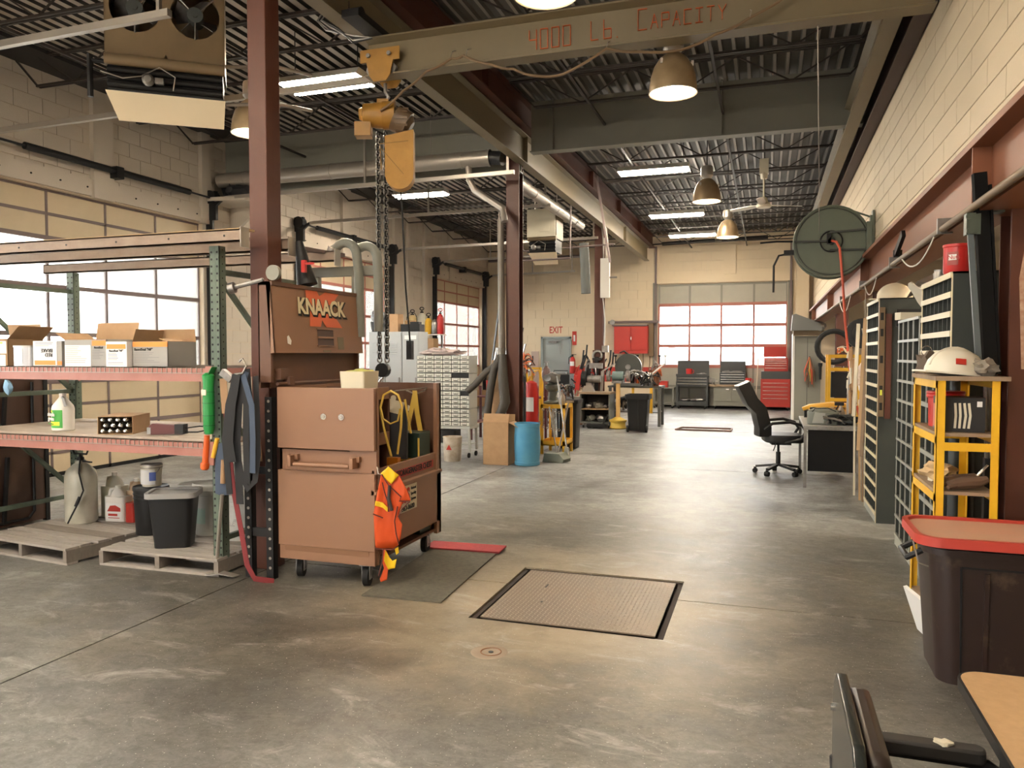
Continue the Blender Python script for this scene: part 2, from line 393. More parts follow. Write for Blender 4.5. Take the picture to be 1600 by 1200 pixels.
wl = sroot('wall_left'); mb = MB(); wall_backing(mb, 'x', XL-.25, XL-.012, YB, YF+.25, 0, ZC+.1, lh); part(wl, 'backing', mb, 'mortar')
blocks(wl, 'x', XL-.012, 1, 4.9, YF, 0, ZC, lh, 'blockw', 9.0)
for y, w in ((8.38, .34), (10.42, .2), (12.0, .14), (14.84, .34), (17.2, .2), (20.7, .3), (17.9, .14), (18.9, .14)):
    z0 = 0 if not any(a-.05 < y < b+.05 for a, b in LD) else HD
    part(wl, 'pilaster', MB().box(XL-.01, y-w/2, z0, XL+.07, y+w/2, ZC), 'blockw')
for a, b in LD[2:]:
    part(wl, 'lintel', MB().box(XL, a-.2, HD+.02, XL+.03, b+.2, HD+.25), 'blockw')
    for k in range(9): part(wl, 'bolt', MB().cyl((XL+.03, a+.2+k*.42, HD+.13), (XL+.042, a+.2+k*.42, HD+.13), .012, n=6), 'black')
FH = [(-6.93, -5.93, 0, 2.17), (-3.2, .55, 0, 3.74)]
wf = sroot('wall_far'); mb = MB(); wall_backing(mb, 'y', YF+.012, YF+.25, XL-.25, 6.2, 0, ZC+.1, FH); part(wf, 'backing', mb, 'mortar')
blocks(wf, 'y', YF+.012, -1, XL, XR+.2, 0, ZC, FH, 'block', -4.0, bl=.55, bh=.275, lim=300)
for x in (-3.28, .63):
    part(wf, 'jamb', MB().box(x-.07, YF-.03, 0, x+.07, YF, 3.8), 'grey_steel')
part(wf, 'lintel', MB().box(-3.3, YF-.05, 3.76, 1.2, YF, 4.0), 'block')
part(wf, 'rib', MB().box(-1.25, YF-.08, 4.0, -.9, YF, 5.2), 'block')
for x in (-3.2, -5.2, .9): part(wf, 'rib', MB().box(x-.03, YF-.04, 4.0 if x > -4 and x < .5 else 1.4, x+.03, YF, 5.2), 'block')
for a, b in ((-5.83, -3.35),): part(wf, 'painted_dado', MB().box(a, YF-.006, .75, b, YF-.001, 1.21), 'red', label='red painted band along the foot of the wall')
part(wf, 'corner_pilaster', MB().box(.78, YF-.35, 0, 1.12, YF, 5.2), 'block')
# right wall: blocks above a steel beam, open below
wr = sroot('wall_right'); mb = MB(); mb.box(XR+.012, -4, 2.84, XR+.2, YF, 4.42); part(wr, 'backing', mb, 'mortar')
blocks(wr, 'x', XR+.012, -1, 3.0, YF, 2.84, 4.36, [], 'block', 7.5, bl=.8, bh=.19, lim=300)
mb = MB().box(XR+.2, YB, 0, XR+.21, -4, 5); part(wr, 'return', mb, 'block')
wb = sroot('wall_back'); mb = MB(); wall_backing(mb, 'y', YB-.25, YB, XL-.25, 6.2, 0, ZC+.1, [(-6.8, -3.0, 1.2, 3.2)]); part(wb, 'backing', mb, 'block')
w2 = sroot('wall_side_bay'); part(w2, 'backing', MB().box(5.0, YB, 0, 5.2, YF+.2, 4.2), 'block')
part(w2, 'divider', MB().box(XR+.2, 3.0, 0, 5.0, 3.15, 4.2), 'block')
# ceiling: ribbed deck
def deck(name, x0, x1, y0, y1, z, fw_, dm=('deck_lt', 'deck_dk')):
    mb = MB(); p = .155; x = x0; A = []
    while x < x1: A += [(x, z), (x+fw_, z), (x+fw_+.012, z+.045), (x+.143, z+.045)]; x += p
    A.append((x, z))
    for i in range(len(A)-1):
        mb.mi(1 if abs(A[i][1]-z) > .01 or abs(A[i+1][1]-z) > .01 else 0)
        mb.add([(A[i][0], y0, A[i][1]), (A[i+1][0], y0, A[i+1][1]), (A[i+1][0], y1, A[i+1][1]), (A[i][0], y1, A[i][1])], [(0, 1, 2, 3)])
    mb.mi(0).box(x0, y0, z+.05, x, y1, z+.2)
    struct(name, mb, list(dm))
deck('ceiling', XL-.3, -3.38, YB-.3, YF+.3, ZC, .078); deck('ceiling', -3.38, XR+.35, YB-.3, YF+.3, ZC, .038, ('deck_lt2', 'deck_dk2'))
struct('shade_strip', MB().box(XL, YB, ZC-.06, XL+.55, YF, ZC-.012), mat('deck_edge_shade', (.02, .018, .018), .6))  # dark strip standing in for the shaded deck edge by the left wall
struct('ceiling_side_bay', MB().box(XR+.2, YB, 4.2, 5.2, YF+.2, 4.35), 'blockw')
# ---- roof joists: trusses across the building
jy = [-4.5, -2.9, -1.3, .3, 1.9, 3.5, 4.35, 5.7, 7.15, 8.7, 9.8] + [11.6+1.42*i for i in range(9)]
def joist_mesh(x0, x1, name='truss'):
    mb = MB(); zt, zb = ZC-.03, ZC-.42
    for dy in (-.022, .022):
        mb.box(x0, dy-.015, zt-.028, x1, dy+.015, zt); mb.box(x0+.35, dy-.012, zb, x1-.35, dy+.012, zb+.026)
    n = max(2, round((x1-x0-.7)/1.15)); w = (x1-x0-.7)/n
    for i in range(n):
        a = x0+.35+i*w; mb.bar((a, 0, zt-.02), (a+w/2, 0, zb+.013), .016); mb.bar((a+w/2, 0, zb+.013), (a+w, 0, zt-.02), .016)
    mb.bar((x0, 0, zt-.02), (x0+.35, 0, zb+.013), .02); mb.bar((x1, 0, zt-.02), (x1-.35, 0, zb+.013), .02)
    return mb.mesh(name, 'joist')
JL = joist_mesh(XL, -3.5); JRt = joist_mesh(-3.28, 1.22)
for i, y in enumerate(jy):
    for nm, me in (('left', JL), ('right', JRt)):
        o = link('roof_joist', me, None, (0, y, 0)); o['kind'] = 'structure'
        for k in ((-7.3, -5.6) if nm == 'left' else (-2.1, -.4)): pass
mb = MB()
for x in (-7.2, -5.4, -2.2, -.6): mb.bar((x, 1.9, ZC-.42), (x, YF, ZC-.42), .03)
o = struct('joist_bridging', mb, 'joist')
# ---- main girder lines
def ibeam(mb, x, y0, y1, z0, z1, w, tf=.018, tw=.012):
    mb.box(x-w/2, y0, z0, x+w/2, y1, z0+tf); mb.box(x-w/2, y0, z1-tf, x+w/2, y1, z1); mb.box(x-tw/2, y0, z0+tf, x+tw/2, y1, z1-tf); return mb
mb = ibeam(MB(), -3.38, YB, YF, 4.86, ZC-.02, .2)
for y in range(0, 24, 3): mb.box(-3.47, y, 4.88, -3.29, y+.01, ZC-.04)
struct('roof_girder', mb, 'red_steel')
struct('wall_girder', ibeam(MB(), 1.18, YB, YF, 4.38, 4.8, .14), mat('wall_top_shade', (.05, .025, .02), .6))  # shadow on the girder is put into its darker red
mb = MB().box(-3.28, 10.78, 4.53, 1.12, 10.80, ZC); mb.box(-3.28, 10.70, 4.515, 1.12, 10.88, 4.53)
mb.box(XL, 10.98, 4.32, -3.5, 11.0, ZC); mb.box(XL, 10.90, 4.30, -3.5, 11.08, 4.32)
for x in (-2.95, -.62): mb.box(x, 10.70, 4.53, x+.012, 10.78, ZC)
struct('cross_girder', mb, 'grey_steel')
# lintel beam over the right hand opening
mb = MB(); tw = .014
mb.box(XR-.14, -3.5, 2.80, XR+.1, 23.8, 2.84); mb.box(XR-.14, -3.5, 2.40, XR+.1, 23.8, 2.425); mb.box(XR-.03, -3.5, 2.425, XR-.012, 23.8, 2.80)
for y in (5.12, 10.75, 16.4, 22): mb.box(XR-.13, y, 2.425, XR-.02, y+.015, 2.80)
lb = struct('lintel_beam', mb, 'red_steel2')
# columns
def column(name, x, y, z1, w=.2):
    mb = MB(); mb.box(x-w/2, y-w/2, 0, x+w/2, y-w/2+.014, z1); mb.box(x-w/2, y+w/2-.014, 0, x+w/2, y+w/2, z1); mb.box(x-.006, y-w/2+.014, 0, x+.006, y+w/2-.014, z1)
    mb.box(x-w/2-.05, y-w/2-.05, 0, x+w/2+.05, y+w/2+.05, .02)
    return struct(name, mb, 'red_steel')
c1 = struct('column', MB().box(-3.63, 4.80, 0, -3.475, 4.97, 4.41), 'red_steel', bev=.006)
column('column', -3.60, 10.98, 4.86); column('column', -3.60, 17.15, 4.86)
for y in (5.06, 10.75, 16.4): column('column', 1.39, y, 2.80, .22)
cr = struct('column', MB().box(1.27, 4.90, 0, 1.75, 4.92, 4.4), 'red_steel')
# crane runways
def runway(x, y0, y1, z0, z1):
    mb = MB(); w = .15
    mb.prism([(-w/2, z0), (w/2, z0), (w/2, z0+.012), (.006, z0+.035), (.006, z1-.035), (w/2, z1-.012), (w/2, z1), (-w/2, z1), (-w/2, z1-.012), (-.006, z1-.035), (-.006, z0+.035), (-w/2, z0+.012)], 0, y1-y0)
    for p in (4.0, 10.4-y0, 16.1-y0): mb.box(-.07, z0+.02, p, .07, z1-.02, p+.012)
    me = mb.mesh('runway_beam', 'crane_tan'); o = link('runway_beam', me, None, (x, y1, 0), rot=(R(90), 0, 0)); return o
rl = runway(-3.47, -2, 23.4, 4.42, 4.84); rl['kind'] = 'structure'
rr_ = runway(.98, -2, 23.4, 4.45, 4.75); rr_['kind'] = 'structure'
# ---- overhead doors
def odoor(name, u0, u1, axis, plane, sect, tan, railm, mull_w=.035, pw=4, struts=True, solidrail=None):
    """sections from the top: kind per row (p = solid panels, w = glazed)"""
    root = sroot(name); n = len(sect); h = HD/n; W_ = (u1-u0)/pw
    def bx(mb, a, b, c, d, t0, t1):
        if axis == 'x': mb.box(plane+t0, a, c, plane+t1, b, d)
        else: mb.box(a, plane+t0, c, b, plane+t1, d)
    sgn = -1 if axis == 'x' else 1
    for i, k in enumerate(sect):
        z1 = HD-i*h; z0 = z1-h
        part(root, 'rail', (lambda m: (bx(m, u0, u1, z1-.028*mull_w/.035, z1+.028*mull_w/.035, -.02, .035), m)[1])(MB()), railm if solidrail is None or 'w' in (k, sect[max(i-1, 0)]) else solidrail)
        if k == 'p' and struts:
            part(root, 'strut', (lambda m: (bx(m, u0, u1, (z0+z1)/2-.02, (z0+z1)/2+.02, -.02, .03), m)[1])(MB()), railm)
        for j in range(pw):
            a, b = u0+j*W_, u0+(j+1)*W_; m = MB()
            if k == 'p': bx(m, a+.005, b-.005, z0, z1, .0, .022); part(root, 'panel', m, tan)
            else: bx(m, a+.01, b-.01, z0+.02, z1-.02, .006, .012); part(root, 'pane', m, GLASS)
    for j in range(pw+1):
        a = u0+j*W_
        for i, k in enumerate(sect):
            z1 = HD-i*h; w = mull_w if j not in (0, pw) else mull_w*1.2
            m = MB(); bx(m, a-w/2, a+w/2, z1-h, z1, -.015, .03); part(root, 'stile', m, railm if k == 'w' or solidrail is None else solidrail)
    m = MB(); bx(m, u0, u1, 0, .05, -.02, .03); part(root, 'bottom_seal', m, 'rubber')
    return root
S = 'pwwwpp'
odoor('door_1', *LD[0], 'x', XL-.12, S, 'door_tan', 'door_rail'); odoor('door_2', *LD[1], 'x', XL-.12, S, 'door_tan', 'door_rail')
odoor('door_3', *LD[2], 'x', XL-.12, S, 'door_tan', 'door_rail'); odoor('door_4', *LD[3], 'x', XL-.12, S, 'door_tan', 'door_rail_red'); odoor('door_5', *LD[4], 'x', XL-.12, S, 'door_tan', 'door_rail_red')
odoor('door_6', -3.18, .55, 'y', YF+.06, S, 'door_grey', 'door_rail_red', mull_w=.06, struts=False, solidrail='grey_steel')
# door tracks + springs
def door_gear(y0, y1, xe, label, zt=4.15):
    t = thing('door_track', label, 'door track', (XL, (y0+y1)/2, 0))
    for y in (y0-.1, y1+.1):
        yy = y-(y0+y1)/2; r = .32
        pts = [(.1, yy, .02), (.1, yy, zt-r)]+arc((.1+r, yy, zt-r), r, pi, pi/2, 6)+[(xe-XL, yy, zt+.05)]
        mb = MB()
        for i in range(len(pts)-1):
            k = 'black'
            mb.mi(0 if pts[i][2] < zt-.02 else 1).bar(pts[i], pts[i+1], .055 if pts[i][2] > zt-.02 else .05, .05, up=(0, 1, 0))
        mb.mi(0).box(.0, yy-.025, 0, .07, yy+.025, zt-.4)
        part(t, 'track', mb, ['black', 'galv'])
        part(t, 'bearing_plate', MB().box(0, yy-.03, zt-.35, .2, yy+.03, zt+.12).cyl((.1, yy-.06, zt+.02), (.1, yy+.08, zt+.02), .11, n=16), 'black')
        [part(t, 'hanger', MB().bar((q, yy, zt+.05), (q, yy, ZC-.05), .03), 'galv') for q in (xe-XL-.1, (xe-XL)*.55)]
    L_ = (y1-y0)/2
    part(t, 'torsion_shaft', MB().cyl((.14, -L_, zt), (.14, L_, zt), .016, n=8), 'black')
    for a in (-1, 1): part(t, 'spring', MB().cyl((.14, a*.06, zt), (.14, a*(L_-.45), zt), .045, n=10), 'black')
    part(t, 'spring_bracket', MB().box(0, -.06, zt-.1, .2, .06, zt+.06), 'black')
    return t
door_gear(*LD[1], -4.35, 'overhead door track whose rail ends in front of the twin fan heater')
door_gear(*LD[2], -3.45, 'overhead door tracks and black spring shaft above the door behind the pallet rack')
door_gear(*LD[3], -3.6, 'overhead door tracks and spring of the middle left door, above the grey lockers')
door_gear(*LD[4], -5.7, 'overhead door tracks and spring of the farthest door on the left wall')
t = thing('door_track', 'dark spring shaft and tracks above the far roll up door', 'door track', (-1.31, YF, 0))
part(t, 'torsion_shaft', MB().cyl((-2.2, -.16, 4.95), (2.2, -.16, 5.06), .02, n=8), 'black')
part(t, 'spring', MB().cyl((-1.75, -.16, 4.96), (-.2, -.16, 5.0), .055, n=10), 'black'); part(t, 'spring', MB().cyl((.0, -.16, 5.0), (1.3, -.16, 5.03), .055, n=10), 'black')
for x in (-1.95, 1.95): part(t, 'track', MB().box(x-.03, -.1, 0, x+.03, -.035, 4.9), 'door_rail')
# steel exit door
dr = sroot('door_7', (-6.43, YF, 0)); 
mb = MB().box(-.5, -.05, 0, -.44, .1, 2.17).box(.44, -.05, 0, .5, .1, 2.17).box(-.5, -.05, 2.11, .5, .1, 2.17); part(dr, 'door_frame', mb, mat('door_blue_grey', (.25, .29, .29), .5))
part(dr, 'door_leaf', MB().box(-.44, 0, .01, .44, .045, 2.11), mat('door_grey_blue', (.33, .37, .37), .5))
part(dr, 'door_closer', MB().cb((-.1, -.06, 2.0), (.28, .06, .06)).bar((-.02, -.06, 2.02), (.25, -.1, 2.07), .02), 'dull')
part(dr, 'door_knob', MB().lathe([(.012, 0), (.03, .02), (.03, .045), (.01, .06)], n=12), 'chrome', loc=(.36, 0, 1.0), rot=(R(90), 0, 0))
part(dr, 'chain', MB().tube([(.08, -.03, 2.04), (.1, -.03, 1.75), (.14, -.03, 1.62), (.18, -.03, 1.75), (.2, -.03, 2.04)], .006, 5), 'dull')
t = thing('exit_sign', 'red lettering reading EXIT painted above the grey-blue steel door', 'sign', (-6.44, YF-.0, 2.38))
part(t, 'painted_panel', MB().box(-.24, -.004, -.13, .24, -.001, .13), 'block'); text(t, 'EXIT', .30, (0, -.006, 0), FX, 'red', sx=.72, bold=.004)
t = thing('fire_extinguisher_sign', 'small red and white fire extinguisher sign right of the steel door', 'sign', (-5.83, YF, 2.12))
part(t, 'sign_plate', MB().box(-.07, -.008, -.22, .07, -.001, .22), 'red'); part(t, 'symbol', MB().box(-.03, -.012, -.1, .03, -.009, .1).prism([(-.05, -.1), (.05, -.1), (0, -.19)], 0, .003), 'paper') 
# outside world
struct('ground_outside', MB().box(-80, -60, -.35, 80, 120, -.31), mat('yard', (.5, .48, .44), .9))
# ================================================================ OVERHEAD EQUIPMENT
# close the strip between right wall and roof; dark colour stands for shade
part(wr, 'upper_band', MB().box(XR+.02, -4, 4.36, XR+.3, YF, ZC), mat('wall_top_shade', (.05, .025, .02), .6))
part(wr, 'outer_skin', MB().box(XR+.3, YB, 4.2, XR+.35, YF, ZC+.2), 'blockw')
TUBE = mat('tube_glow', (1, .89, .72), emit=50); 
def fluor(x, y, w, label, z=4.74, rz=0, q=1):
    t = thing('ceiling_light', label, 'ceiling light', (x, y, z), rz, 'fluorescent strip lights under the roof')
    part(t, 'housing', MB().prism([(-.15*q, .0), (.15*q, 0), (.10*q, .085), (-.10*q, .085)], -w/2, w/2), 'white', rot=(R(90), 0, R(90)))
    for dy in (-.07, .07): part(t, 'tube', MB().cyl((-w/2+.03, dy*q, -.022), (w/2-.03, dy*q, -.022), .019, n=8), TUBE)
    part(t, 'diffuser', MB().box(-w/2+.01, -.14*q, -.008, w/2-.01, .14*q, -.001), TUBE)
    for dx in (-w/2+.1, w/2-.1): part(t, 'hanger', MB().cyl((dx, 0, .08), (dx, 0, ZC-z), .006, n=5), 'black')
fluor(-4.72, 7.62, 1.0, 'bright fluorescent strip between the red column and the yellow hoist', z=4.62, q=1.5)
fluor(-6.5, 13.9, 1.1, 'fluorescent strip above the left wall doors, behind the yellow chain bag')
fluor(-1.9, 1.6, 1.2, 'added unseen fluorescent strip above and behind the viewpoint'); fluor(-1.9, -2.6, 1.2, 'added unseen fluorescent strip behind the viewpoint, right bay'); fluor(-6.0, 1.2, 1.2, 'added unseen fluorescent strip behind the viewpoint, left bay'); fluor(-6.0, -3.0, 1.2, 'rearmost added unseen fluorescent strip, left bay')  # four strips added out of view as interior fill light
fluor(-1.88, 13.36, 1.2, 'fluorescent strip left of the middle bell lamp, nearest of three in a line')
fluor(-1.97, 17.7, 1.2, 'fluorescent strip in the middle of the three receding ones')
fluor(-1.9, 20.8, 1.2, 'farthest fluorescent strip, left of the smallest bell lamp')
SHADE = mat('shade_outer', (.46, .34, .20), .35, metal=.5, c2=(.36, .26, .15), scale=5); SHIN = mat('shade_inner', (.8, .78, .74), .35)
BULB = mat('warm_bulb', (1, .72, .40), emit=110)
def highbay(x, y, label, z=3.75, r=.195, lit=True):
    t = thing('high_bay_lamp', label, 'lamp', (x, y, z))
    P = [(r, 0), (r*.985, .05), (r*.93, .13), (r*.8, .21), (r*.58, .275), (r*.36, .31)]
    part(t, 'shade', MB().lathe(P+[(r*.34, .305)]+[(a*.97, max(b-.004, 0)) for a, b in reversed(P)], n=28, caps=False), SHADE)
    part(t, 'reflector', MB().lathe([(a*.955, b+.002) for a, b in P[:-1]]+[(.01, .29)], n=28, caps=False), SHIN)
    part(t, 'rim', MB().torus((0, 0, 0), r, .006, 28, 5), 'galv')
    part(t, 'ballast', MB().lathe([(.055, .31), (.06, .33), (.085, .36), (.085, .46), (.075, .49), (.03, .5)], n=16), 'galv')
    part(t, 'bulb', MB().lathe([(.02, .2), (.04, .16), (.045, .12), (.03, .07), (.01, .06)], n=12), BULB if lit else SHIN)
    for a in range(3): part(t, 'clip', MB().cb((r*.8*cos(a*2.1), r*.8*sin(a*2.1), .225), (.02, .02, .04)), 'galv')
    part(t, 'hook', MB().cyl((0, 0, .49), (0, 0, ZC-z), .008, n=6), 'black')
highbay(-.76, 6.5, 'large bell shaped lamp hanging just past the painted crane beam')
highbay(-.83, 11.2, 'bell lamp with ribbed ballast hanging between two fluorescent strips')
highbay(-.71, 14.7, 'smallest bell lamp, left of the ceiling fan')
highbay(-4.78, 6.38, 'bell lamp half hidden behind the nearest red column')
highbay(-1.28, 4.5, 'bell lamp at the top edge of the view, only its rim showing')
# fan
t = thing('ceiling_fan', 'white three blade ceiling fan left of the green hose reel', 'fan', (-.08, 13.2, 4.02))
part(t, 'motor', MB().lathe([(.03, -.05), (.11, -.04), (.12, 0), (.07, .05), (.05, .12), (.02, .13)], n=18), 'cream')
for k in range(3):
    a = R(25+120*k); m = MB().at(0, 0, 0, rz=a); m.at(0, 0, 0, rx=R(12)); m.prism([(.1, -.03), (.25, -.06), (.62, -.055), (.66, 0), (.62, .055), (.25, .06), (.1, .03)], -.006, .006); part(t, 'blade', m, 'white')
part(t, 'downrod', MB().cyl((0, 0, .12), (0, 0, .5), .014, n=8), 'cream'); part(t, 'canopy', MB().lathe([(.05, .42), (.06, .5), (.04, .55)], n=14).box(-.07, -.05, .5, .07, .05, .74), 'cream')
part(t, 'hanger', MB().cyl((0, 0, .7), (0, 0, 1.2), .01, n=6), 'dull')
# bridge crane beam
BY = 6.2; t = thing('crane_beam', 'tan steel crane beam lettered 4000 Lb. Capacity spanning the near bay', 'crane beam', (-1.1, BY, 4.05))
mb = MB(); w = .16; mb.prism([(-w/2, 0), (w/2, 0), (w/2, .014), (.007, .045), (.007, .30), (w/2, .326), (w/2, .34), (-w/2, .34), (-w/2, .326), (-.007, .30), (-.007, .045), (-w/2, .014)], -2.3, 2.2)
part(t, 'beam', mb, 'crane_tan', rot=(R(90), 0, R(90)))
for x in (-2.2, 2.08): part(t, 'end_truck', MB().box(x-.08, -.5, .34, x+.08, .5, .40).cyl((x-.06, -.4, .40), (x+.06, -.4, .40), .05).cyl((x-.06, .4, .40), (x+.06, .4, .40), .05), 'black')
ORP = mat('beam_lettering', (.62, .13, .035), .7)
SEG = {'4': [(0, 1, 0, .5), (0, .5, 1, .5), (1, 1, 1, 0)], '0': [(0, 0, 1, 0), (1, 0, 1, 1), (1, 1, 0, 1), (0, 1, 0, 0)], 'L': [(0, 1, 0, 0), (0, 0, 1, 0)],
 'b': [(0, 1, 0, 0), (0, 0, 1, 0), (1, 0, 1, .5), (1, .5, 0, .5)], '.': [(0, 0, .12, 0)], 'C': [(1, 1, 0, 1), (0, 1, 0, 0), (0, 0, 1, 0)],
 'A': [(0, 0, .5, 1), (.5, 1, 1, 0), (.22, .42, .78, .42)], 'P': [(0, 0, 0, 1), (0, 1, 1, 1), (1, 1, 1, .5), (1, .5, 0, .5)], 'I': [(0, 0, 1, 0), (0, 1, 1, 1), (.5, 0, .5, 1)], 'T': [(0, 1, 1, 1), (.5, 1, .5, 0)], 'Y': [(0, 1, .5, .5), (1, 1, .5, .5), (.5, .5, .5, 0)]}
def word(s, x, z, w, h, gap, big=None):
    mb = MB()
    for i, ch in enumerate(s):
        ww, hh = (w*1.25, h*1.45) if (big is not None and i == big) else (w, h)
        for a, b, c, d in SEG[ch]: mb.bar((x+a*ww, -.0105, z+b*hh), (x+c*ww, -.0105, z+d*hh), .004, .026, up=(0, 1, 0))
        x += ww+gap
    return mb
for s_, x_, z_, w_, h_, g_, b_ in (('4000', -.80, .07, .062, .16, .034, None), ('Lb.', -.28, .085, .06, .15, .045, None), ('CAPACITY', .10, .115, .056, .11, .030, 0)):
    part(t, 'lettering', word(s_, x_, z_, w_, h_, g_, b_), ORP)
# festoon cable
t = thing('festoon_cable', 'brown power cable looped on wire hooks along the crane beam', 'cable', (-3.2, BY-.13, 3.75))
P = [(-.02, 0, -.03), (.2, 0, .12), (.42, 0, .26), (.64, .02, .35), (.75, .02, .36), (1.0, 0, .25), (1.2, 0, .19), (1.4, 0, .11), (1.62, 0, .10), (1.97, .0, .26), (2.25, 0, .20), (2.55, 0, .18), (2.8, 0, .26), (3.05, .02, .36), (3.39, 0, .52), (3.8, .02, .56)]
pp = []
for i in range(len(P)-1):
    for k in range(4): pp.append(tuple(V(P[i]).lerp(V(P[i+1]), k/4)+V((0, 0, -.012*sin(pi*k/4)))))
pp.append(P[-1]); part(t, 'cable', MB().tube(pp, .011, 7), mat('cable_brown', (.16, .10, .05), .6))
for x, z in ((.64, .35), (.78, .35), (1.97, .26), (3.05, .36)): part(t, 'wire_hook', MB().tube([(x, 0, z), (x+.01, .01, z+.05), (x, .12, z+.10)], .004, 5), 'galv')
# hoist
HY = mat('hoist_yellow', (.40, .205, .03), .45, c2=(.26, .13, .025), scale=9, contrast=1.2); BAGY = mat('chain_bag_yellow', (.44, .235, .045), .6, c2=(.37, .19, .035), scale=6)
t = thing('chain_hoist', 'yellow electric chain hoist on a trolley with hanging chains and a chain bag', 'hoist', (-3.24, BY, 0))
pl = [(-.19, 4.27), (.19, 4.27), (.19, 4.16), (.13, 4.16), (.10, 4.04), (.06, 3.99), (-.06, 3.99), (-.10, 4.04), (-.13, 4.16), (-.19, 4.16)]
for y in (-.105, .095): part(t, 'trolley_plate', MB().prism(pl, -y-.012, -y), HY, rot=(R(90), 0, 0))
for x in (-.1, .1):
    for y in (-.06, .06): part(t, 'trolley_wheel', MB().cyl((x, y-.02, 4.1), (x, y+.02, 4.1), .045), 'dull')
    part(t, 'bolt', MB().cyl((x, -.135, 4.21), (x, -.115, 4.21), .02, n=6), 'dull')
part(t, 'hanger_hook', MB().tube([(0, 0, 4.0), (.0, 0, 3.93), (.03, 0, 3.88), (0, 0, 3.84)], .016, 8), 'dull')
mb = MB(); mb.at(.0, 0, 3.70, rz=R(20)); mb.cyl((-.19, 0, .02), (-.02, 0, .02), .10, .115, 18); mb.cyl((-.02, 0, .02), (.09, 0, .02), .125, .12, 18); mb.cb((-.02, 0, .12), (.10, .09, .07)); part(t, 'gearbox', mb, HY)
mb = MB(); mb.at(.0, 0, 3.70, rz=R(20)); mb.cyl((-.2, 0, .03), (-.23, 0, .03), .06, .05, 14); mb.cb((-.19, -.03, -.12), (.14, .13, .12)); part(t, 'control_box', mb, HY)
mb = MB(); mb.at(.0, 0, 3.70, rz=R(20))
mb.cyl((.09, 0, .0), (.2, 0, -.06), .12, .11, 16); mb.cyl((.2, 0, -.06), (.23, 0, -.08), .09, .05, 16)
for i in range(12):
    a = i*pi/6; mb.cb((.15+0*a, .115*cos(a), -.03+.115*sin(a)), (.11, .012, .02), rx=a)
part(t, 'motor', mb, mat('motor_brown', (.13, .085, .05), .45))
mb = MB(); bp = [(-.115, .19)]+[(-.115, -.12)]+[(.125*cos(a)+.01, -.14+.13*sin(a)) for a in [pi+i*pi/10 for i in range(11)]]+[(.135, .25)]
mb.prism(bp, -.07, .07); part(t, 'chain_bag', mb, BAGY, loc=(.13, 0, 3.32), rot=(R(90), 0, R(20)))
part(t, 'bag_seam', MB().bar((.015, -.135, 3.42), (.015, -.11, 3.22), .006).bar((.02, -.12, 3.4), (.2, -.05, 3.18), .006).bar((0, -.12, 3.44), (.24, -.04, 3.47), .006), mat('seam', (.25, .14, .03), .7))
def chain(x, z0, z1, nm='chain'):
    mb = MB(); n = int((z1-z0)/.034)
    for i in range(n):
        z = z1-i*.034
        mb.mi(i % 2).at(x, 0, z, rx=R(90), rz=R(0 if i % 2 else 90)); mb.torus((0, 0, 0), .022, .008, 8, 4, sy=1.2); mb.pop()
    o = part(t, nm, mb, ['black', 'dull']); o['kind'] = 'stuff'
chain(-.075, 1.52, 3.56); chain(0.0, 1.50, 3.56)
part(t, 'hook_block', MB().cyl((-.04, -.03, 1.46), (-.04, .03, 1.46), .065, n=14), 'black'); part(t, 'hook', MB().tube([(-.04, 0, 1.42)]+arc((-.03, 0, 1.345), .045, R(110), R(370), 9), .013, 8), 'chrome')
part(t, 'pendant_cable', MB().tube([(.06, .1, 3.55), (.1, .12, 2.9), (.14, .1, 2.2), (.18, .1, 1.72)], .008, 6), 'rubber')
part(t, 'pendant_control', MB().cb((.18, .1, 1.64), (.05, .05, .17)).cb((.18, .07, 1.66), (.03, .02, .06)), 'blackplastic')
# clutter on the end truck
t = thing('cable_clutter', 'dark box with tangled wires where the crane beam meets the left runway', 'cables', (-3.55, 6.0, 4.45)); part(t, 'box', MB().cb((0, 0, .12), (.14, .14, .16), rz=.4), 'black')
for k in range(4): part(t, 'wire', MB().tube([(-.1+.03*k, -.05, .2), (-.2+.02*k, -.08, .05), (-.1+.04*k, -.1, -.05), (.15, -.08, -.12-.02*k), (.32, -.05, -.15)], .008, 6), ('dull', 'black')[k % 2])
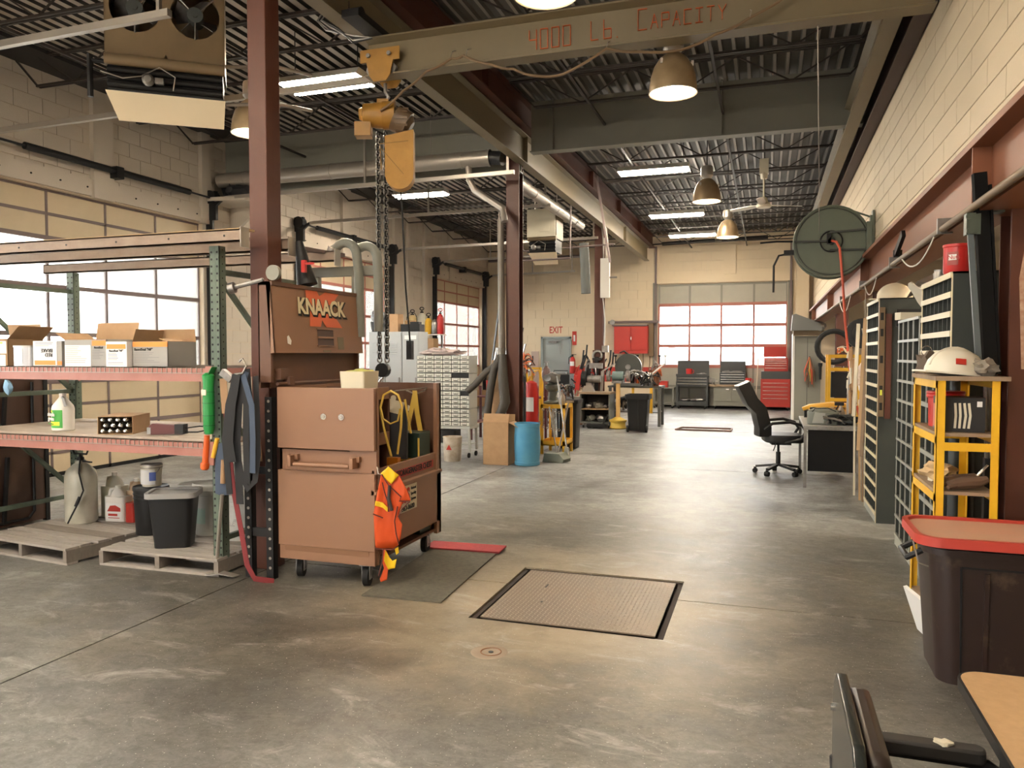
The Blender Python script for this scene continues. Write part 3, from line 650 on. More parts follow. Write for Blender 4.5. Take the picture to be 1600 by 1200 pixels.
# unit heaters
HB = mat('heater_enamel', (.26, .185, .105), .45, c2=(.19, .135, .075), scale=3, contrast=1.2)
def heater(loc, rz, w, label, fans=2, h=.9, d=.45):
    t = thing('unit_heater', label, 'heater', loc, rz)
    # cabinet shell with round openings facing local -y
    mb = MB(); mb.box(-w/2, 0, 0, w/2, d, .012); mb.box(-w/2, 0, h-.012, w/2, d, h); mb.box(-w/2, 0, 0, -w/2+.012, d, h); mb.box(w/2-.012, 0, 0, w/2, d, h); mb.box(-w/2, d-.012, 0, w/2, d, h)
    part(t, 'cabinet', mb, HB)
    pw = w/fans; r = min(pw, h)*.42
    for k in range(fans):
        cx = -w/2+pw*(k+.5); cz = h*.55; mb = MB(); n = 32; A = []; B = []
        for i in range(n):
            a = 2*pi*i/n; c, s_ = cos(a), sin(a); q = min((pw/2)/max(abs(c), 1e-6), (cz if s_ < 0 else h-cz)/max(abs(s_), 1e-6))
            A.append((cx+c*r, 0, cz+s_*r)); B.append((cx+c*q, 0, cz+s_*q))
        a0 = mb.ring(A); b0 = mb.ring(B)
        for i in range(n): j = (i+1) % n; mb.f.append((a0+i, a0+j, b0+j, b0+i)); mb.m.append(0)
        c0 = mb.ring([(x, .05, z) for x, y, z in A])
        for i in range(n): j = (i+1) % n; mb.f.append((a0+i, a0+j, c0+j, c0+i)); mb.m.append(0)
        part(t, 'fan_panel', mb, HB)
        mb = MB()
        for i in range(4):
            mb.at(cx, .1, cz, ry=R(90*i+20)); mb.at(r*.55, 0, 0, rx=R(35)); mb.prism([(-.1*r/.3, -.05), (.3*r, -.11), (.36*r, .02), (.2*r, .13), (-.1*r/.3, .05)], -.003, .003); mb.pop(); mb.pop()
        part(t, 'fan_blades', mb, 'dull')
        part(t, 'motor', MB().cyl((cx, -.02, cz), (cx, .16, cz), r*.33, n=18).cyl((cx, -.03, cz), (cx, -.02, cz), r*.12, n=12), mat('motor_grey', (.07, .08, .08), .5))
        for a in (R(45), R(135), R(270)): part(t, 'motor_bracket', MB().tube([(cx+cos(a)*r*.3, -.01, cz+sin(a)*r*.3), (cx+cos(a)*r*1.05, -.01, cz+sin(a)*r*1.05)], .007, 6), 'dull')
    part(t, 'rolled_lip', MB().cyl((-w/2, -.01, .02), (w/2, -.01, .02), .05, n=12), HB)
    part(t, 'burner_box', MB().box(-w/2+.02, .02, -.24, w/2-.02, d-.03, -.0), 'black')
    for k in range(3): part(t, 'burner_tube', MB().cyl((-w/2+.02, .0, -.065-.065*k), (w/2-.02, .0, -.065-.065*k), .026, n=10), 'black')
    part(t, 'valve', MB().lathe([(.03, 0), (.05, .02), (.05, .07), (.03, .09)], n=12).cb((.09, 0, .03), (.07, .05, .05)), 'dull', loc=(-.14, -.05, -.16), rot=(R(90), 0, 0))
    part(t, 'wiring', MB().tube([(-w/2-.03, -.03, -.1), (-w/2+.15, -.05, -.15), (-.2, -.06, -.12), (-.05, -.07, -.03), (.08, -.06, -.1), (.06, -.05, -.22)], .006, 6), 'galv')
    mb = MB(); mb.add([(-w/2, .0, -.25), (w/2, 0, -.25), (w/2-.02, .18, -.46), (-w/2+.08, .18, -.46), (-w/2, .012, -.25), (w/2, .012, -.25), (w/2-.02, .192, -.46), (-w/2+.08, .192, -.46)], [(0,1,2,3),(7,6,5,4),(0,4,5,1),(1,5,6,2),(2,6,7,3),(3,7,4,0)])
    part(t, 'deflector', mb, mat('deflector_cream', (.85, .73, .53), .5), label='pale angled deflector under the heater')
    for x in (-w/2+.06, w/2-.06): part(t, 'hanger_rod', MB().cyl((x, d/2, h), (x, d/2, max(h+.01, ZC-.02-loc[2])), .01, n=6), 'galv')
    return t
hb_ = heater((-5.2, 5.72, 4.20), R(37), 1.0, 'large unit heater with twin fans and pale deflector, top left')
part(hb_, 'gas_pipe', MB().tube([(-.62, .02, .05), (-.62, .02, -.32)], .025, 8).tube([(-.62, .02, .0), (-.5, .02, .0)], .02, 8), 'black')
for z in (.1, -.25): part(hb_, 'side_pipe', MB().tube([(.5, .1, z), (1.0, .1, z+.05), (1.3, .3, z+.08)], .018, 8), 'galv')
heater((-4.1, 14.2, 3.80), 0, .56, 'small boxy unit heater behind the second column', fans=1, h=.55, d=.5)
# second heater has a plain cabinet door on its face
single('heater_cover', MB().box(-.28, -.02, 0, .28, 0, .52).box(-.02, -.03, .10, .16, -.02, .22), 'cream', 'plain cream cover on the front of the small unit heater', 'cover', (-4.1, 14.13, 3.84))
t = thing('heater_cradle', 'brown pipe cradle carrying the small unit heater', 'pipe frame', (-4.1, 14.2, 3.3))
part(t, 'rail', MB().tube([(-.9, 0, .1), (.55, 0, .12), (.55, 0, .5), (.55, .1, 1.9)], .018, 6), 'door_rail'); part(t, 'rail', MB().tube([(-.9, .5, .35), (1.3, .5, .42)], .018, 6), 'door_rail')
part(t, 'strut', MB().bar((-.5, 0, .1), (-.5, 0, -.15), .03), 'door_rail'); part(t, 'strut', MB().bar((.95, .3, 1.9), (1.25, .3, .05), .04), 'door_rail')
# ducts
t = thing('round_duct', 'long round galvanised duct along the grey cross girder in the left bay', 'duct', (-6.2, 10.62, 4.46))
part(t, 'pipe', MB().cyl((-2.4, 0, -.0), (2.35, 0, 0), .115, n=18), 'galv')
for x in (-1.9, -.3, 1.0, 1.9, 2.33): part(t, 'collar', MB().cyl((x-.02, 0, 0), (x+.02, 0, 0), .122, n=18), 'galv')
part(t, 'flexible_end', MB().tube([(2.35, 0, 0), (2.46, 0, -.01), (2.55, -.02, -.03)], .10, 12), 'blackplastic')
part(t, 'drop_pipe', MB().tube([(2.0, 0, -.05), (2.02, 0, -.3), (2.1, .0, -.45), (2.55, -.05, -.75), (2.6, -.1, -.95)], .05, 10), 'galv')
for x in (-1.5, 1.4): part(t, 'strap', MB().cyl((x, 0, .11), (x, 0, .8), .006, n=5), 'galv')
t = thing('exhaust_duct', 'bright duct running under the crane runway and turning down into a dark hose', 'duct', (-3.72, 12.9, 4.28))
part(t, 'pipe', MB().cyl((0, -1.72, 0), (0, 2.85, 0), .095, n=16), 'galv')
for y in (-1.6, -.6, .8, 2.2): part(t, 'collar', MB().cyl((0, y-.02, 0), (0, y+.02, 0), .102, n=16), 'galv')
part(t, 'elbow', MB().tube([(0, 2.8, 0)]+arc((0, 2.8, -.14), .14, pi/2, 0, 5, 'yz')+[(.05, 2.94, -.4)], .10, 14), 'dull')
part(t, 'hose', MB().tube([(.05, 2.94, -.35), (.08, 2.94, -.8), (.1, 2.94, -1.4)], .1, 14), mat('hose_grey', (.12, .13, .125), .6, bump=.2, bscale=40))
t = thing('conduit', 'thin horizontal conduit crossing the far wall', 'conduit', (-6.9, YF-.1, 4.66)); part(t, 'pipe', MB().cyl((-1.8, 0, 0), (1.5, 0, .05), .045, n=8), 'door_rail')
part(t, 'bracket', MB().box(-.05, 0, -.05, .05, .1, .05), 'door_rail')
# white box with a crank on the third column
t = thing('disconnect_box', 'tall narrow white switch box with a crank on the third red column', 'switch box', (-3.43, 16.95, 2.86))
part(t, 'box', MB().box(-.1, -.09, 0, .1, .02, .87), 'white'); part(t, 'handle', MB().cyl((.1, -.03, .45), (.26, -.03, .45), .02, n=8), 'galv')
for dx in (-.04, .02, .06): part(t, 'conduit', MB().tube([(dx, -.02, .87), (dx-.02, 0, 1.3), (dx-.05, 0, 1.6)], .014, 6), 'galv')
# dark machine on a ledge against the left wall
t = thing('wall_ledge', 'tan ledge high on the left wall behind the red column', 'ledge', (XL, 11.1, 4.1))
part(t, 'shelf_board', MB().prism([(0, -.7), (.75, -.6), (.6, .6), (0, .6)], 0, .06), 'blockw'); part(t, 'gusset', MB().prism([(0, 0), (.6, 0), (0, -.5)], -.03, .03), 'blockw', rot=(R(90), 0, 0))
single('tarp_bundle', MB().blob((0, 0, .22), (.38, .42, .24), 3, .35).blob((.1, -.2, .12), (.3, .3, .16), 5, .3), mat('tarp_black', (.018, .018, .022), .6), 'dark bundle lying on the ledge high on the left wall', 'bundle', (XL+.42, 11.0, 4.16))
# hose reel
GR = mat('reel_green', (.13, .155, .115), .45, c2=(.10, .12, .09), scale=3, contrast=1.2)
t = thing('hose_reel', 'large round green hose reel bracketed on the right wall above the cabinets', 'hose reel', (.75, 10.5, 3.02))
r = .44
part(t, 'disc', MB().cyl((0, -.02, 0), (0, -.01, 0), r, n=40), GR); part(t, 'disc', MB().cyl((0, .24, 0), (0, .25, 0), r, n=40), GR)
part(t, 'rim', MB().at(0, -.015, 0, rx=R(90)).torus((0, 0, 0), r, .016, 40, 6), GR); part(t, 'rim', MB().at(0, .245, 0, rx=R(90)).torus((0, 0, 0), r, .014, 40, 6), GR)
part(t, 'drum', MB().cyl((0, 0, 0), (0, .24, 0), .2, n=24), GR)
part(t, 'wound_hose', MB().cyl((0, .01, 0), (0, .23, 0), .34, n=30), mat('hose_dark', (.03, .03, .03), .6))
part(t, 'hub_ring', MB().at(0, -.03, 0, rx=R(90)).torus((0, 0, 0), .13, .009, 24, 5), 'black'); part(t, 'hub', MB().cyl((0, -.09, 0), (0, 0, 0), .045, n=14).cb((-.03, -.06, .03), (.05, .06, .13)), 'black')
AG = mat('reel_arm', (.04, .045, .04), .5); part(t, 'arm', MB().bar((-.02, -.06, .11), (.42, -.06, .13), .022), AG); part(t, 'arm', MB().bar((-.02, -.06, -.11), (.42, -.06, -.12), .022), AG); part(t, 'arm', MB().bar((-.44, -.06, .01), (.0, -.06, .0), .022), AG)
part(t, 'groove_ring', MB().at(0, -.022, 0, rx=R(90)).torus((0, 0, 0), .415, .006, 40, 5), AG)
part(t, 'bracket', MB().box(.40, -.08, -.20, .46, .30, .22).box(.44, -.05, .12, .485, .05, .30).box(.44, -.05, -.165, .485, .05, -.12).box(.465, -.06, -.165, .49, .06, .36), GR)
part(t, 'brace', MB().bar((.46, 0, .28), (.05, .0, .45), .02).bar((.46, 0, -.15), (.3, 0, -.32), .02), GR)
part(t, 'guide_arm', MB().tube([(-.42, 0, .02), (-.65, 0, .03), (-.85, 0, .02)], .012, 6).cb((-.5, 0, -.12), (.12, .08, .06)), 'black')
part(t, 'leader_hose', MB().tube([(-.5, 0, -.13), (-.62, 0, -.15), (-.68, 0, -.28), (-.68, 0, -.62)], .014, 7), 'black')
part(t, 'supply_hose', MB().tube([(0, -.08, 0), (.05, -.12, -.02), (.09, -.14, -.1), (.13, -.12, -.5), (.17, -.08, -1.0), (.24, -.02, -1.6), (.32, .1, -2.0), (.38, .2, -2.2)], .015, 8), mat('hose_red', (.62, .10, .05), .5), label='orange red air hose hanging from the hub')
single('pull_rope', MB().tube([(1.0, 0, 2.1), (.0, 0, 0)], .004, 5), 'galv', 'thin pale rope hanging diagonally from the crane beam to the hose reel', 'rope', (.15, 8.2, 2.9)) if False else None
t = single('pull_rope', MB().tube([(0, 0, 0), (.18, 2.7, -.62), (.3, 4.6, -1.05)], .005, 5), 'galv', 'thin pale rope slanting from the crane beam down to the hose reel', 'rope', (.33, 6.22, 4.04))
# pipe along the right hand beam
t = thing('air_line', 'tan pipe along the bottom of the red beam with looping white wire', 'pipe', (1.08, 9, 2.42))
part(t, 'pipe', MB().cyl((0, -9.5, .0), (0, 14, .0), .022, n=10), mat('pipe_tan', (.16, .105, .055), .5))
for y in (-3.3, -1.2, 1.2, 3.8): part(t, 'clamp', MB().box(-.03, y-.015, -.03, .06, y+.015, .07), 'dull')
for y, L_, d_ in ((-3.1, 1.3, .12), (-.2, 1.0, .14), (2.4, 1.6, .18)): part(t, 'wire', MB().tube([(-.01, y+L_*i/10, -.02-d_*4*(i/10)*(1-i/10)) for i in range(11)], .006, 5), 'white')
# ================================================================ LEFT: PALLET RACK
GRN = mat('rack_green', (.085, .12, .09), .45, c2=(.12, .155, .12), scale=8); BEAM = mat('rack_beam_red', (.33, .115, .085), .5, c2=(.40, .20, .17), scale=7, contrast=1.2)
RUST = mat('beam_rusty_galv', (.29, .225, .17), .55, c2=(.19, .12, .085), scale=9, contrast=1.3)
t = thing('pallet_rack', 'green and red pallet rack with two loaded shelves beside the red column', 'rack', (0, 0, 0)); rack = t
for x in (-3.78, -6.33):
    s = 1 if x > -5 else -1
    for y in (4.63, 5.70):
        mb = MB().box(x-.042, y-.035, 0, x+.042, y-.031, 2.38).box(x-.042, y-.035, 0, x-.038, y+.035, 2.38).box(x+.038, y-.035, 0, x+.042, y+.035, 2.38).box(x-.008, y-.036, 0, x+.008, y-.03, 2.38)
        u = part(t, 'upright', mb, GRN)
        mb = MB()
        for k in range(46):
            for dx in (-.024, .024): mb.cyl((x+dx, y-.0365, .04+k*.051), (x+dx, y-.034, .04+k*.051), .0085, n=6)
            mb.cyl((x+.0405, y, .06+k*.051), (x+.0428, y, .06+k*.051), .006, n=6)
        o = part(u, 'slot_holes', mb, 'black'); o['kind'] = 'stuff'
        part(u, 'foot_plate', MB().box(x-.06, y-.05, 0, x+.06, y+.05, .008), GRN)
    for z in (.25, 1.25, 2.2): part(t, 'frame_brace', MB().bar((x, 4.66, z), (x, 5.67, z), .03, .04), GRN)
    for z0, z1 in ((.3, 1.2), (1.25, 2.15)): part(t, 'frame_brace', MB().bar((x, 5.67, z0), (x, 4.66, z1) if s > 0 else (x, 4.66, z1), .03, .035), GRN)
for z in (1.405, .862):
    for y in (4.575, 5.73):
        b = part(t, 'beam', MB().box(-6.29, y-.022, z, -3.82, y+.022, z+.095), BEAM)
        for x in (-3.80, -6.31): part(b, 'beam_plate', MB().box(x-.03, y-.03, z-.06, x+.03, y-.012, z+.11), BEAM)
    mb = MB()
    for k in range(56): xx = -6.27+k*.0445; mb.box(xx-.0025, 4.57, z+.096, xx+.0025, 5.74, z+.101).box(xx-.0025, 4.548, z+.06, xx+.0025, 4.553, z+.101).box(xx-.0025, 4.548, z+.097, xx+.0025, 4.58, z+.102)
    for k in range(12): mb.box(-6.28, 4.6+k*.1, z+.092, -3.83, 4.605+k*.1, z+.097)
    mb.box(-6.28, 4.547, z+.058, -3.83, 4.552, z+.063)
    o = part(t, 'wire_deck', mb, 'galv'); o['kind'] = 'stuff'
part(t, 'shelf_board', MB().box(-6.28, 4.585, .966, -3.83, 5.72, .984), mat('shelf_board', (.42, .36, .30), .8, c2=(.32, .26, .21), scale=3, stretch=(1, 5, 1)), label='worn plywood board over the wire deck')
part(t, 'shelf_board', MB().box(-4.0, 4.62, .966, -3.6, 5.6, .98), 'wood')
# beams laid across the top
for i, (y, x0, x1, z) in enumerate(((4.52, -6.75, -3.46, 2.385), (5.02, -6.7, -3.42, 2.385), (5.72, -6.7, -3.45, 2.385))):
    o = single('rack_beam', MB().box(x0, y-.025, z, x1, y+.025, z+.012).box(x0, y-.025, z, x1, y-.019, z+.088).box(x0, y-.025, z+.078, x1, y+.025, z+.088), RUST,
      ('scuffed steel beam along the front top of the rack', 'steel beam lying on the rack top, middle of three', 'rearmost steel beam lying on the rack top')[i], 'beam', group='steel beams laid across the rack top')
    part(o, 'end_hook', MB().box(x1, y-.05, z-.04, x1+.008, y+.04, z+.1), 'galv')
    if i == 0:
        for k in range(6): part(o, 'bolt_hole', MB().cyl((x1-.15-k*.48, y-.027, z+.045), (x1-.15-k*.48, y-.0245, z+.045), .008, n=8), 'black')
single('long_board', MB().box(-6.8, 4.55, 2.474, -3.48, 4.66, 2.488), mat('board_tan', (.48, .32, .17), .7), 'thin tan board lying on top of the front rack beam', 'board')
single('angle_iron', MB().bar((-3.95, 4.7, 2.50), (-3.5, 5.9, 2.46), .05, .03), 'door_rail', 'short dark angle iron across the rack top near the column', 'angle iron')
# ---- boxes on the upper shelf
GBX = mat('box_grey', (.34, .33, .31), .75); Z1 = 1.508
def carton(x0, x1, y0, d, h, label, m='card', flaps=None, rz=0, z=Z1, group='cartons on the upper rack shelf', name='carton'):
    t = thing(name, label, 'box', ((x0+x1)/2, y0+d/2, z), rz, group); w = x1-x0
    if flaps is None: part(t, 'box_body', MB().box(-w/2, -d/2, 0, w/2, d/2, h), m)
    else:
        part(t, 'box_body', MB().box(-w/2, -d/2, 0, w/2, d/2, .004).box(-w/2, -d/2, 0, w/2, -d/2+.004, h).box(-w/2, d/2-.004, 0, w/2, d/2, h).box(-w/2, -d/2, 0, -w/2+.004, d/2, h).box(w/2-.004, -d/2, 0, w/2, d/2, h), m)
        for side, ang, L_ in flaps:
            mb = MB()
            if side == 'f': mb.at(0, -d/2, h, rx=R(-ang)).box(-w/2, -.002, 0, w/2, .002, L_)
            if side == 'b': mb.at(0, d/2, h, rx=R(-ang)).box(-w/2, -.002, 0, w/2, .002, L_)
            if side == 'l': mb.at(-w/2, 0, h, ry=R(ang)).box(-.002, -d/2, 0, .002, d/2, L_)
            if side == 'r': mb.at(w/2, 0, h, ry=R(ang)).box(-.002, -d/2, 0, .002, d/2, L_)
            mb.pop(); part(t, 'flap', mb, 'card')
    return t
def lines(t, x, z, w, y, n, dz=.012, m='ink', seed=0):
    rnd = random.Random(seed); mb = MB()
    for i in range(n): mb.box(x, y-.001, z-i*dz, x+w*rnd.uniform(.5, 1), y, z-i*dz+.0035)
    o = part(t, 'print_lines', mb, m); o['kind'] = 'stuff'
GI = mat('grey_ink', (.25, .24, .25), .8)
b = carton(-6.2, -5.83, 4.62, .32, .22, 'open tan carton with white and green labels, leftmost on the upper rack shelf', flaps=(('f', 150, .12), ('r', 50, .16), ('b', -10, .13)))
part(b, 'shipping_label', MB().box(-.1, -.163, .10, .17, -.161, .20), 'paper'); lines(b, -.08, .185, .2, -.163, 6, seed=1); part(b, 'shipping_label', MB().box(-.12, -.163, .0, .16, -.161, .09), 'paper'); lines(b, -.1, .075, .2, -.163, 5, seed=2)
part(b, 'green_mark', MB().box(.04, -.165, .18, .13, -.163, .195), mat('lime', (.45, .7, .1), .6))
o = thing('clear_jug', 'clear wrapped grey container between the tan and white cartons', 'container', (-5.69, 4.72, Z1)); part(o, 'body', MB().rbox(.2, .2, 0, .15, .03), mat('cloudy_clear', (.45, .46, .49), .15)); part(o, 'wrap', MB().box(-.06, -.104, .02, .02, -.1, .14), 'paper'); part(o, 'lid', MB().rbox(.205, .205, .15, .165, .03), 'galv')
b = carton(-5.56, -5.26, 4.62, .3, .20, 'white faced carton with upside down marker writing and orange band', GBX)
part(b, 'front_label', MB().box(-.145, -.153, .005, .1, -.15, .2), 'paper'); part(b, 'orange_band', MB().box(-.13, -.155, .01, .085, -.153, .045), 'orange'); part(b, 'orange_band', MB().box(.105, -.153, .01, .15, -.15, .04), 'orange')
text(b, 'BRAKE', .042, (-.0, -.1555, .125), (R(90), R(180), 0), 'ink'); text(b, 'RED', .042, (.02, -.1555, .09), (R(90), R(180), 0), 'ink'); lines(b, -.12, .185, .2, -.154, 3, m=GI)
b = carton(-5.21, -4.79, 4.60, .3, .21, 'open grey carton with drooping tan front flap and a white sheet on it', GBX, flaps=(('l', -60, .10), ('f', 155, .07), ('b', 10, .14)))
part(b, 'paper_sheet', MB().box(-.2, -.156, .0, .06, -.151, .165), 'paper'); lines(b, -.19, .15, .22, -.157, 9, dz=.015, m=GI, seed=4); part(b, 'orange_band', MB().box(.07, -.153, .16, .205, -.15, .2), 'orange')
text(b, 'BasedSeal', .022, (.135, -.154, .145), FX, 'ink'); lines(b, .075, .12, .12, -.154, 6, m=GI, seed=8)
b = carton(-4.775, -4.575, 4.58, .22, .19, 'upright white carton with orange top band beside the last carton', 'paper')
part(b, 'orange_band', MB().box(-.09, -.113, .135, .09, -.11, .17), 'orange'); text(b, 'BasedSeal "NF"', .022, (0, -.112, .12), FX, 'ink'); lines(b, -.08, .10, .1, -.111, 5, m=GI, seed=5); lines(b, -.08, .03, .16, -.111, 2, m=GI, seed=6)
b = carton(-4.56, -4.23, 4.62, .3, .19, 'grey carton with orange top band, rightmost on the upper rack shelf', GBX, flaps=(('l', 20, .1), ('b', -8, .1), ('r', -75, .08)))
part(b, 'orange_band', MB().box(-.16, -.153, .15, .165, -.15, .188), 'orange'); text(b, 'BasedSeal "NF"', .028, (-.06, -.1525, .13), FX, 'ink'); lines(b, -.15, .105, .25, -.151, 7, m=GI, seed=9)
# ---- lower shelf
Z2 = .985
t = thing('jug', 'white gallon jug with green and yellow Simple Green label on the lower shelf', 'jug', (-5.42, 4.76, Z2))
part(t, 'bottle', MB().lathe([(.075, 0), (.083, .008), (.083, .175), (.078, .20), (.03, .265), (.026, .275)], n=24), 'white'); part(t, 'cap', MB().lathe([(.026, .275), (.026, .30)], n=14), 'white')
part(t, 'handle', MB().tube([(.02, -.02, .268), (.05, -.035, .262), (.072, -.04, .20)], .012, 8), mat('handle_grey', (.4, .4, .41), .5))
lab = MB(); n = 14
def wrap(a0, a1, z0, z1, r): 
    m = MB()
    for i in range(n):
        p, q = a0+(a1-a0)*i/n, a0+(a1-a0)*(i+1)/n; m.add([(r*cos(p), r*sin(p), z0), (r*cos(q), r*sin(q), z0), (r*cos(q), r*sin(q), z1), (r*cos(p), r*sin(p), z1)], [(0, 1, 2, 3)])
    return m
part(t, 'label', wrap(R(190), R(315), .025, .17, .0845), mat('label_green', (.08, .42, .08), .5)); part(t, 'label', wrap(R(190), R(300), .045, .075, .085), mat('label_yellow', (.85, .78, .05), .5)); part(t, 'label', wrap(R(200), R(255), .15, .166, .085), MATS['label_yellow'])
for s_, z_ in (('simple', .135), ('green', .10)): text(t, s_, .044, (-.028, -.088, z_), (R(90), 0, R(-17)), 'paper', bold=.0012)
text(t, 'Industrial Cleaner', .012, (-.028, -.0885, .06), (R(90), 0, R(-17)), 'label_green' if 'label_green' in mt else MATS['label_green'])
t = thing('can_carton', 'torn open brown carton full of aerosol cans lying on the lower shelf', 'box', (-4.83, 4.80, Z2), R(24))
w, d, h = .26, .36, .14
part(t, 'box_body', MB().box(-w/2, -d/2, 0, w/2, d/2, .004).box(-w/2, -d/2, h-.004, w/2, d/2, h).box(-w/2, -d/2, 0, -w/2+.004, d/2, h).box(w/2-.004, -d/2, 0, w/2, d/2, h).box(-w/2, d/2-.004, 0, w/2, d/2, h), 'card')
for r_ in range(3):
    for c_ in range(4): part(t, 'can_end', MB().lathe([(.021, 0), (.021, .1), (.014, .115), (.008, .118), (.008, .13)], n=12), 'chrome', loc=(-.09+c_*.056+(.02 if r_ % 2 else 0)-.01, -.05, .026+r_*.043), rot=(R(90), 0, 0))
t = thing('stapler', 'maroon box stapler with black end lying on the lower shelf', 'tool', (-4.36, 4.76, Z2), R(12))
part(t, 'body', MB().prism([(-.13, 0), (.07, .01), (.07, .075), (-.12, .085), (-.15, .06)], -.03, .03), mat('maroon', (.09, .02, .02), .5), rot=(R(90), 0, 0)); part(t, 'grip', MB().cb((.10, 0, .045), (.07, .07, .075)), 'blackplastic')
part(t, 'nose', MB().cb((-.145, 0, .03), (.03, .066, .05)), 'dull'); part(t, 'loop_handle', MB().tube([(.13, 0, .05), (.24, .02, .065), (.32, .02, .06), (.32, .02, .04), (.22, .02, .02), (.13, 0, .02)], .006, 6), 'black')
single('wire_form', MB().tube([(0, 0, .006), (.3, .02, .006), (.34, .06, .01), (.05, .12, .006)], .005, 5), 'black', 'thin black wire rod lying beside the maroon stapler', 'rod', (-4.15, 4.9, Z2))
single('blue_rag', MB().blob((0, 0, -.04), (.04, .03, .06), 4, .4, 2), mat('blue_rag', (.25, .42, .6), .9), 'scrap of pale blue rag hanging under the upper shelf', 'rag', (-5.75, 4.55, 1.38))
# green and orange tube hanging on the front upright
t = thing('plastic_sleeve', 'green wrapped tube tied to the front of the rack upright', 'tube', (-3.80, 4.54, 1.03))
part(t, 'tube', MB().lathe([(.03, 0), (.04, .04), (.042, .2), (.038, .36), (.045, .42), (.02, .44)], n=14), mat('tape_green', (.02, .26, .06), .4, bump=.5, bscale=25)); part(t, 'tail', MB().bar((0, 0, .40), (.06, -.01, .48), .05, .005), MATS['tape_green']); part(t, 'sticker', MB().box(-.025, -.047, .28, .015, -.043, .32), 'cream')
for z in (.06, .13, .22, .3): part(t, 'tape_band', MB().cyl((0, 0, z), (0, 0, z+.006), .0435, n=14), mat('tape_green_dark', (.01, .15, .04), .4))
single('orange_bottle', MB().lathe([(.02, .24), (.022, .05), (.026, .0), (.022, -.01)][::-1], n=14).lathe([(.03, .0), (.032, .03), (.03, .04)], n=14), mat('orange_plastic', (.62, .10, .015), .4), 'orange tapered tube hanging below the green sleeve on the upright', 'tube', (-3.84, 4.535, .78), rot=(0, R(6), 0))
# ---- things on the pallets
def pallet(loc, rz, label, w=1.08, d=1.02):
    t = thing('pallet', label, 'pallet', loc, rz, 'wooden pallets under the rack')
    rnd = random.Random(int(loc[0]*10))
    for x in (-w/2+.02, 0, w/2-.02): part(t, 'stringer', MB().box(x-.019, -d/2, .018, x+.019, d/2, .112), 'palletw2')
    y = -d/2
    for k in range(8): bw = (.115, .09, .10, .12)[(k+int(w*100)) % 4]; part(t, 'deck_board', MB().cb((rnd.uniform(-.012, .012), y+bw/2, .121), (w+rnd.uniform(-.02, .02), bw, .018), rz=R(rnd.uniform(-1.0, 1.0))), ('palletw', 'palletw2', 'palletw')[rnd.randrange(3)]); y += (d-.115)/7
    for k in (0, 1, 2, 3): part(t, 'bottom_board', MB().cb((0, -d/2+.05+k*(d-.1)/3, .009), (w, .09, .018)), 'palletw')
    return t
pallet((-5.50, 4.97, 0), R(-6), 'grey weathered pallet, left of two under the rack'); pallet((-4.27, 5.02, 0), R(1), 'grey weathered pallet, right of two, carrying the black basket')
ZP = .131
PW = mat('milky_plastic', (.60, .59, .50), .35, c2=(.52, .50, .42), scale=5); PG = mat('milky_grey', (.62, .62, .60), .4, c2=(.52, .53, .50), scale=6)
t = thing('pump_sprayer', 'tall milky pump sprayer with black hose and handle standing on the left pallet', 'sprayer', (-5.70, 5.17, ZP))
part(t, 'tank', MB().lathe([(.115, 0), (.13, .02), (.13, .40), (.115, .455), (.06, .51), (.045, .52), (.045, .545)], n=26), PW); part(t, 'pump', MB().lathe([(.03, .53), (.03, .57), (.012, .575), (.012, .60)], n=12), 'black')
part(t, 'handle', MB().tube([(0, 0, .60), (-.07, 0, .60), (-.085, 0, .63), (-.05, 0, .655), (.05, 0, .655), (.085, 0, .63), (.07, 0, .60), (0, 0, .60)], .009, 7), 'black')
part(t, 'hose', MB().tube([(.03, -.03, .56), (.09, -.1, .45), (.135, -.1, .3), (.12, -.14, .2), (.08, -.17, .1), (.02, -.16, .02)], .007, 6), 'black'); part(t, 'wand_grip', MB().cyl((.125, -.13, .25), (.10, -.15, .17), .013, n=8), 'black'); part(t, 'lever', MB().bar((.05, -.02, .54), (.18, -.05, .54), .012), 'black').__setitem__('label', 'small black lever')
def jug(name, loc, w, d, h, m, label, rz=0, cap='white'):
    t = thing(name, label, 'jug', loc, rz)
    part(t, 'bottle', MB().rbox(w, d, 0, h*.68, .03).push(M.Translation((0, 0, 0))).rbox(w*.99, d*.99, h*.68, h*.70, .03).pop().lathe([(min(w, d)*.49, h*.69), (min(w, d)*.40, h*.80), (.022, h*.93)], n=14), m)
    part(t, 'handle', MB().tube([(-w*.12, 0, h*.90), (-w*.36, 0, h*.88), (-w*.43, 0, h*.72), (-w*.40, 0, h*.6)], .014, 7), m); part(t, 'cap', MB().lathe([(.024, h*.92), (.024, h)], n=12), cap)
    return t
j = jug('jug', (-5.45, 5.33, ZP), .20, .13, .31, 'white', 'white weed killer jug with red label on the left pallet', R(8))
part(j, 'label', MB().box(-.07, -.068, .02, .08, -.066, .16), 'paper'); part(j, 'label_art', MB().prism([(-.06, .09), (.07, .09), (.07, .12), (.02, .145), (-.03, .14)], .067, .07), 'red', rot=(R(90), 0, 0)); part(j, 'label_text', MB().box(-.05, -.07, .05, .04, -.068, .07).box(-.05, -.07, .03, .06, -.068, .036), 'red')
jug('jug', (-5.62, 5.46, ZP), .20, .16, .40, PW, 'large milky jug behind the sprayer on the left pallet', 0)
jug('jug', (-5.36, 5.45, ZP), .16, .12, .36, mat('jug_tan', (.5, .36, .24), .5), 'tan jug with pale cap behind the weed killer jug', 0)
single('red_can', MB().rbox(.09, .09, 0, .17, .02), 'red', 'small red container just right of the weed killer jug', 'container', (-5.28, 5.32, ZP))
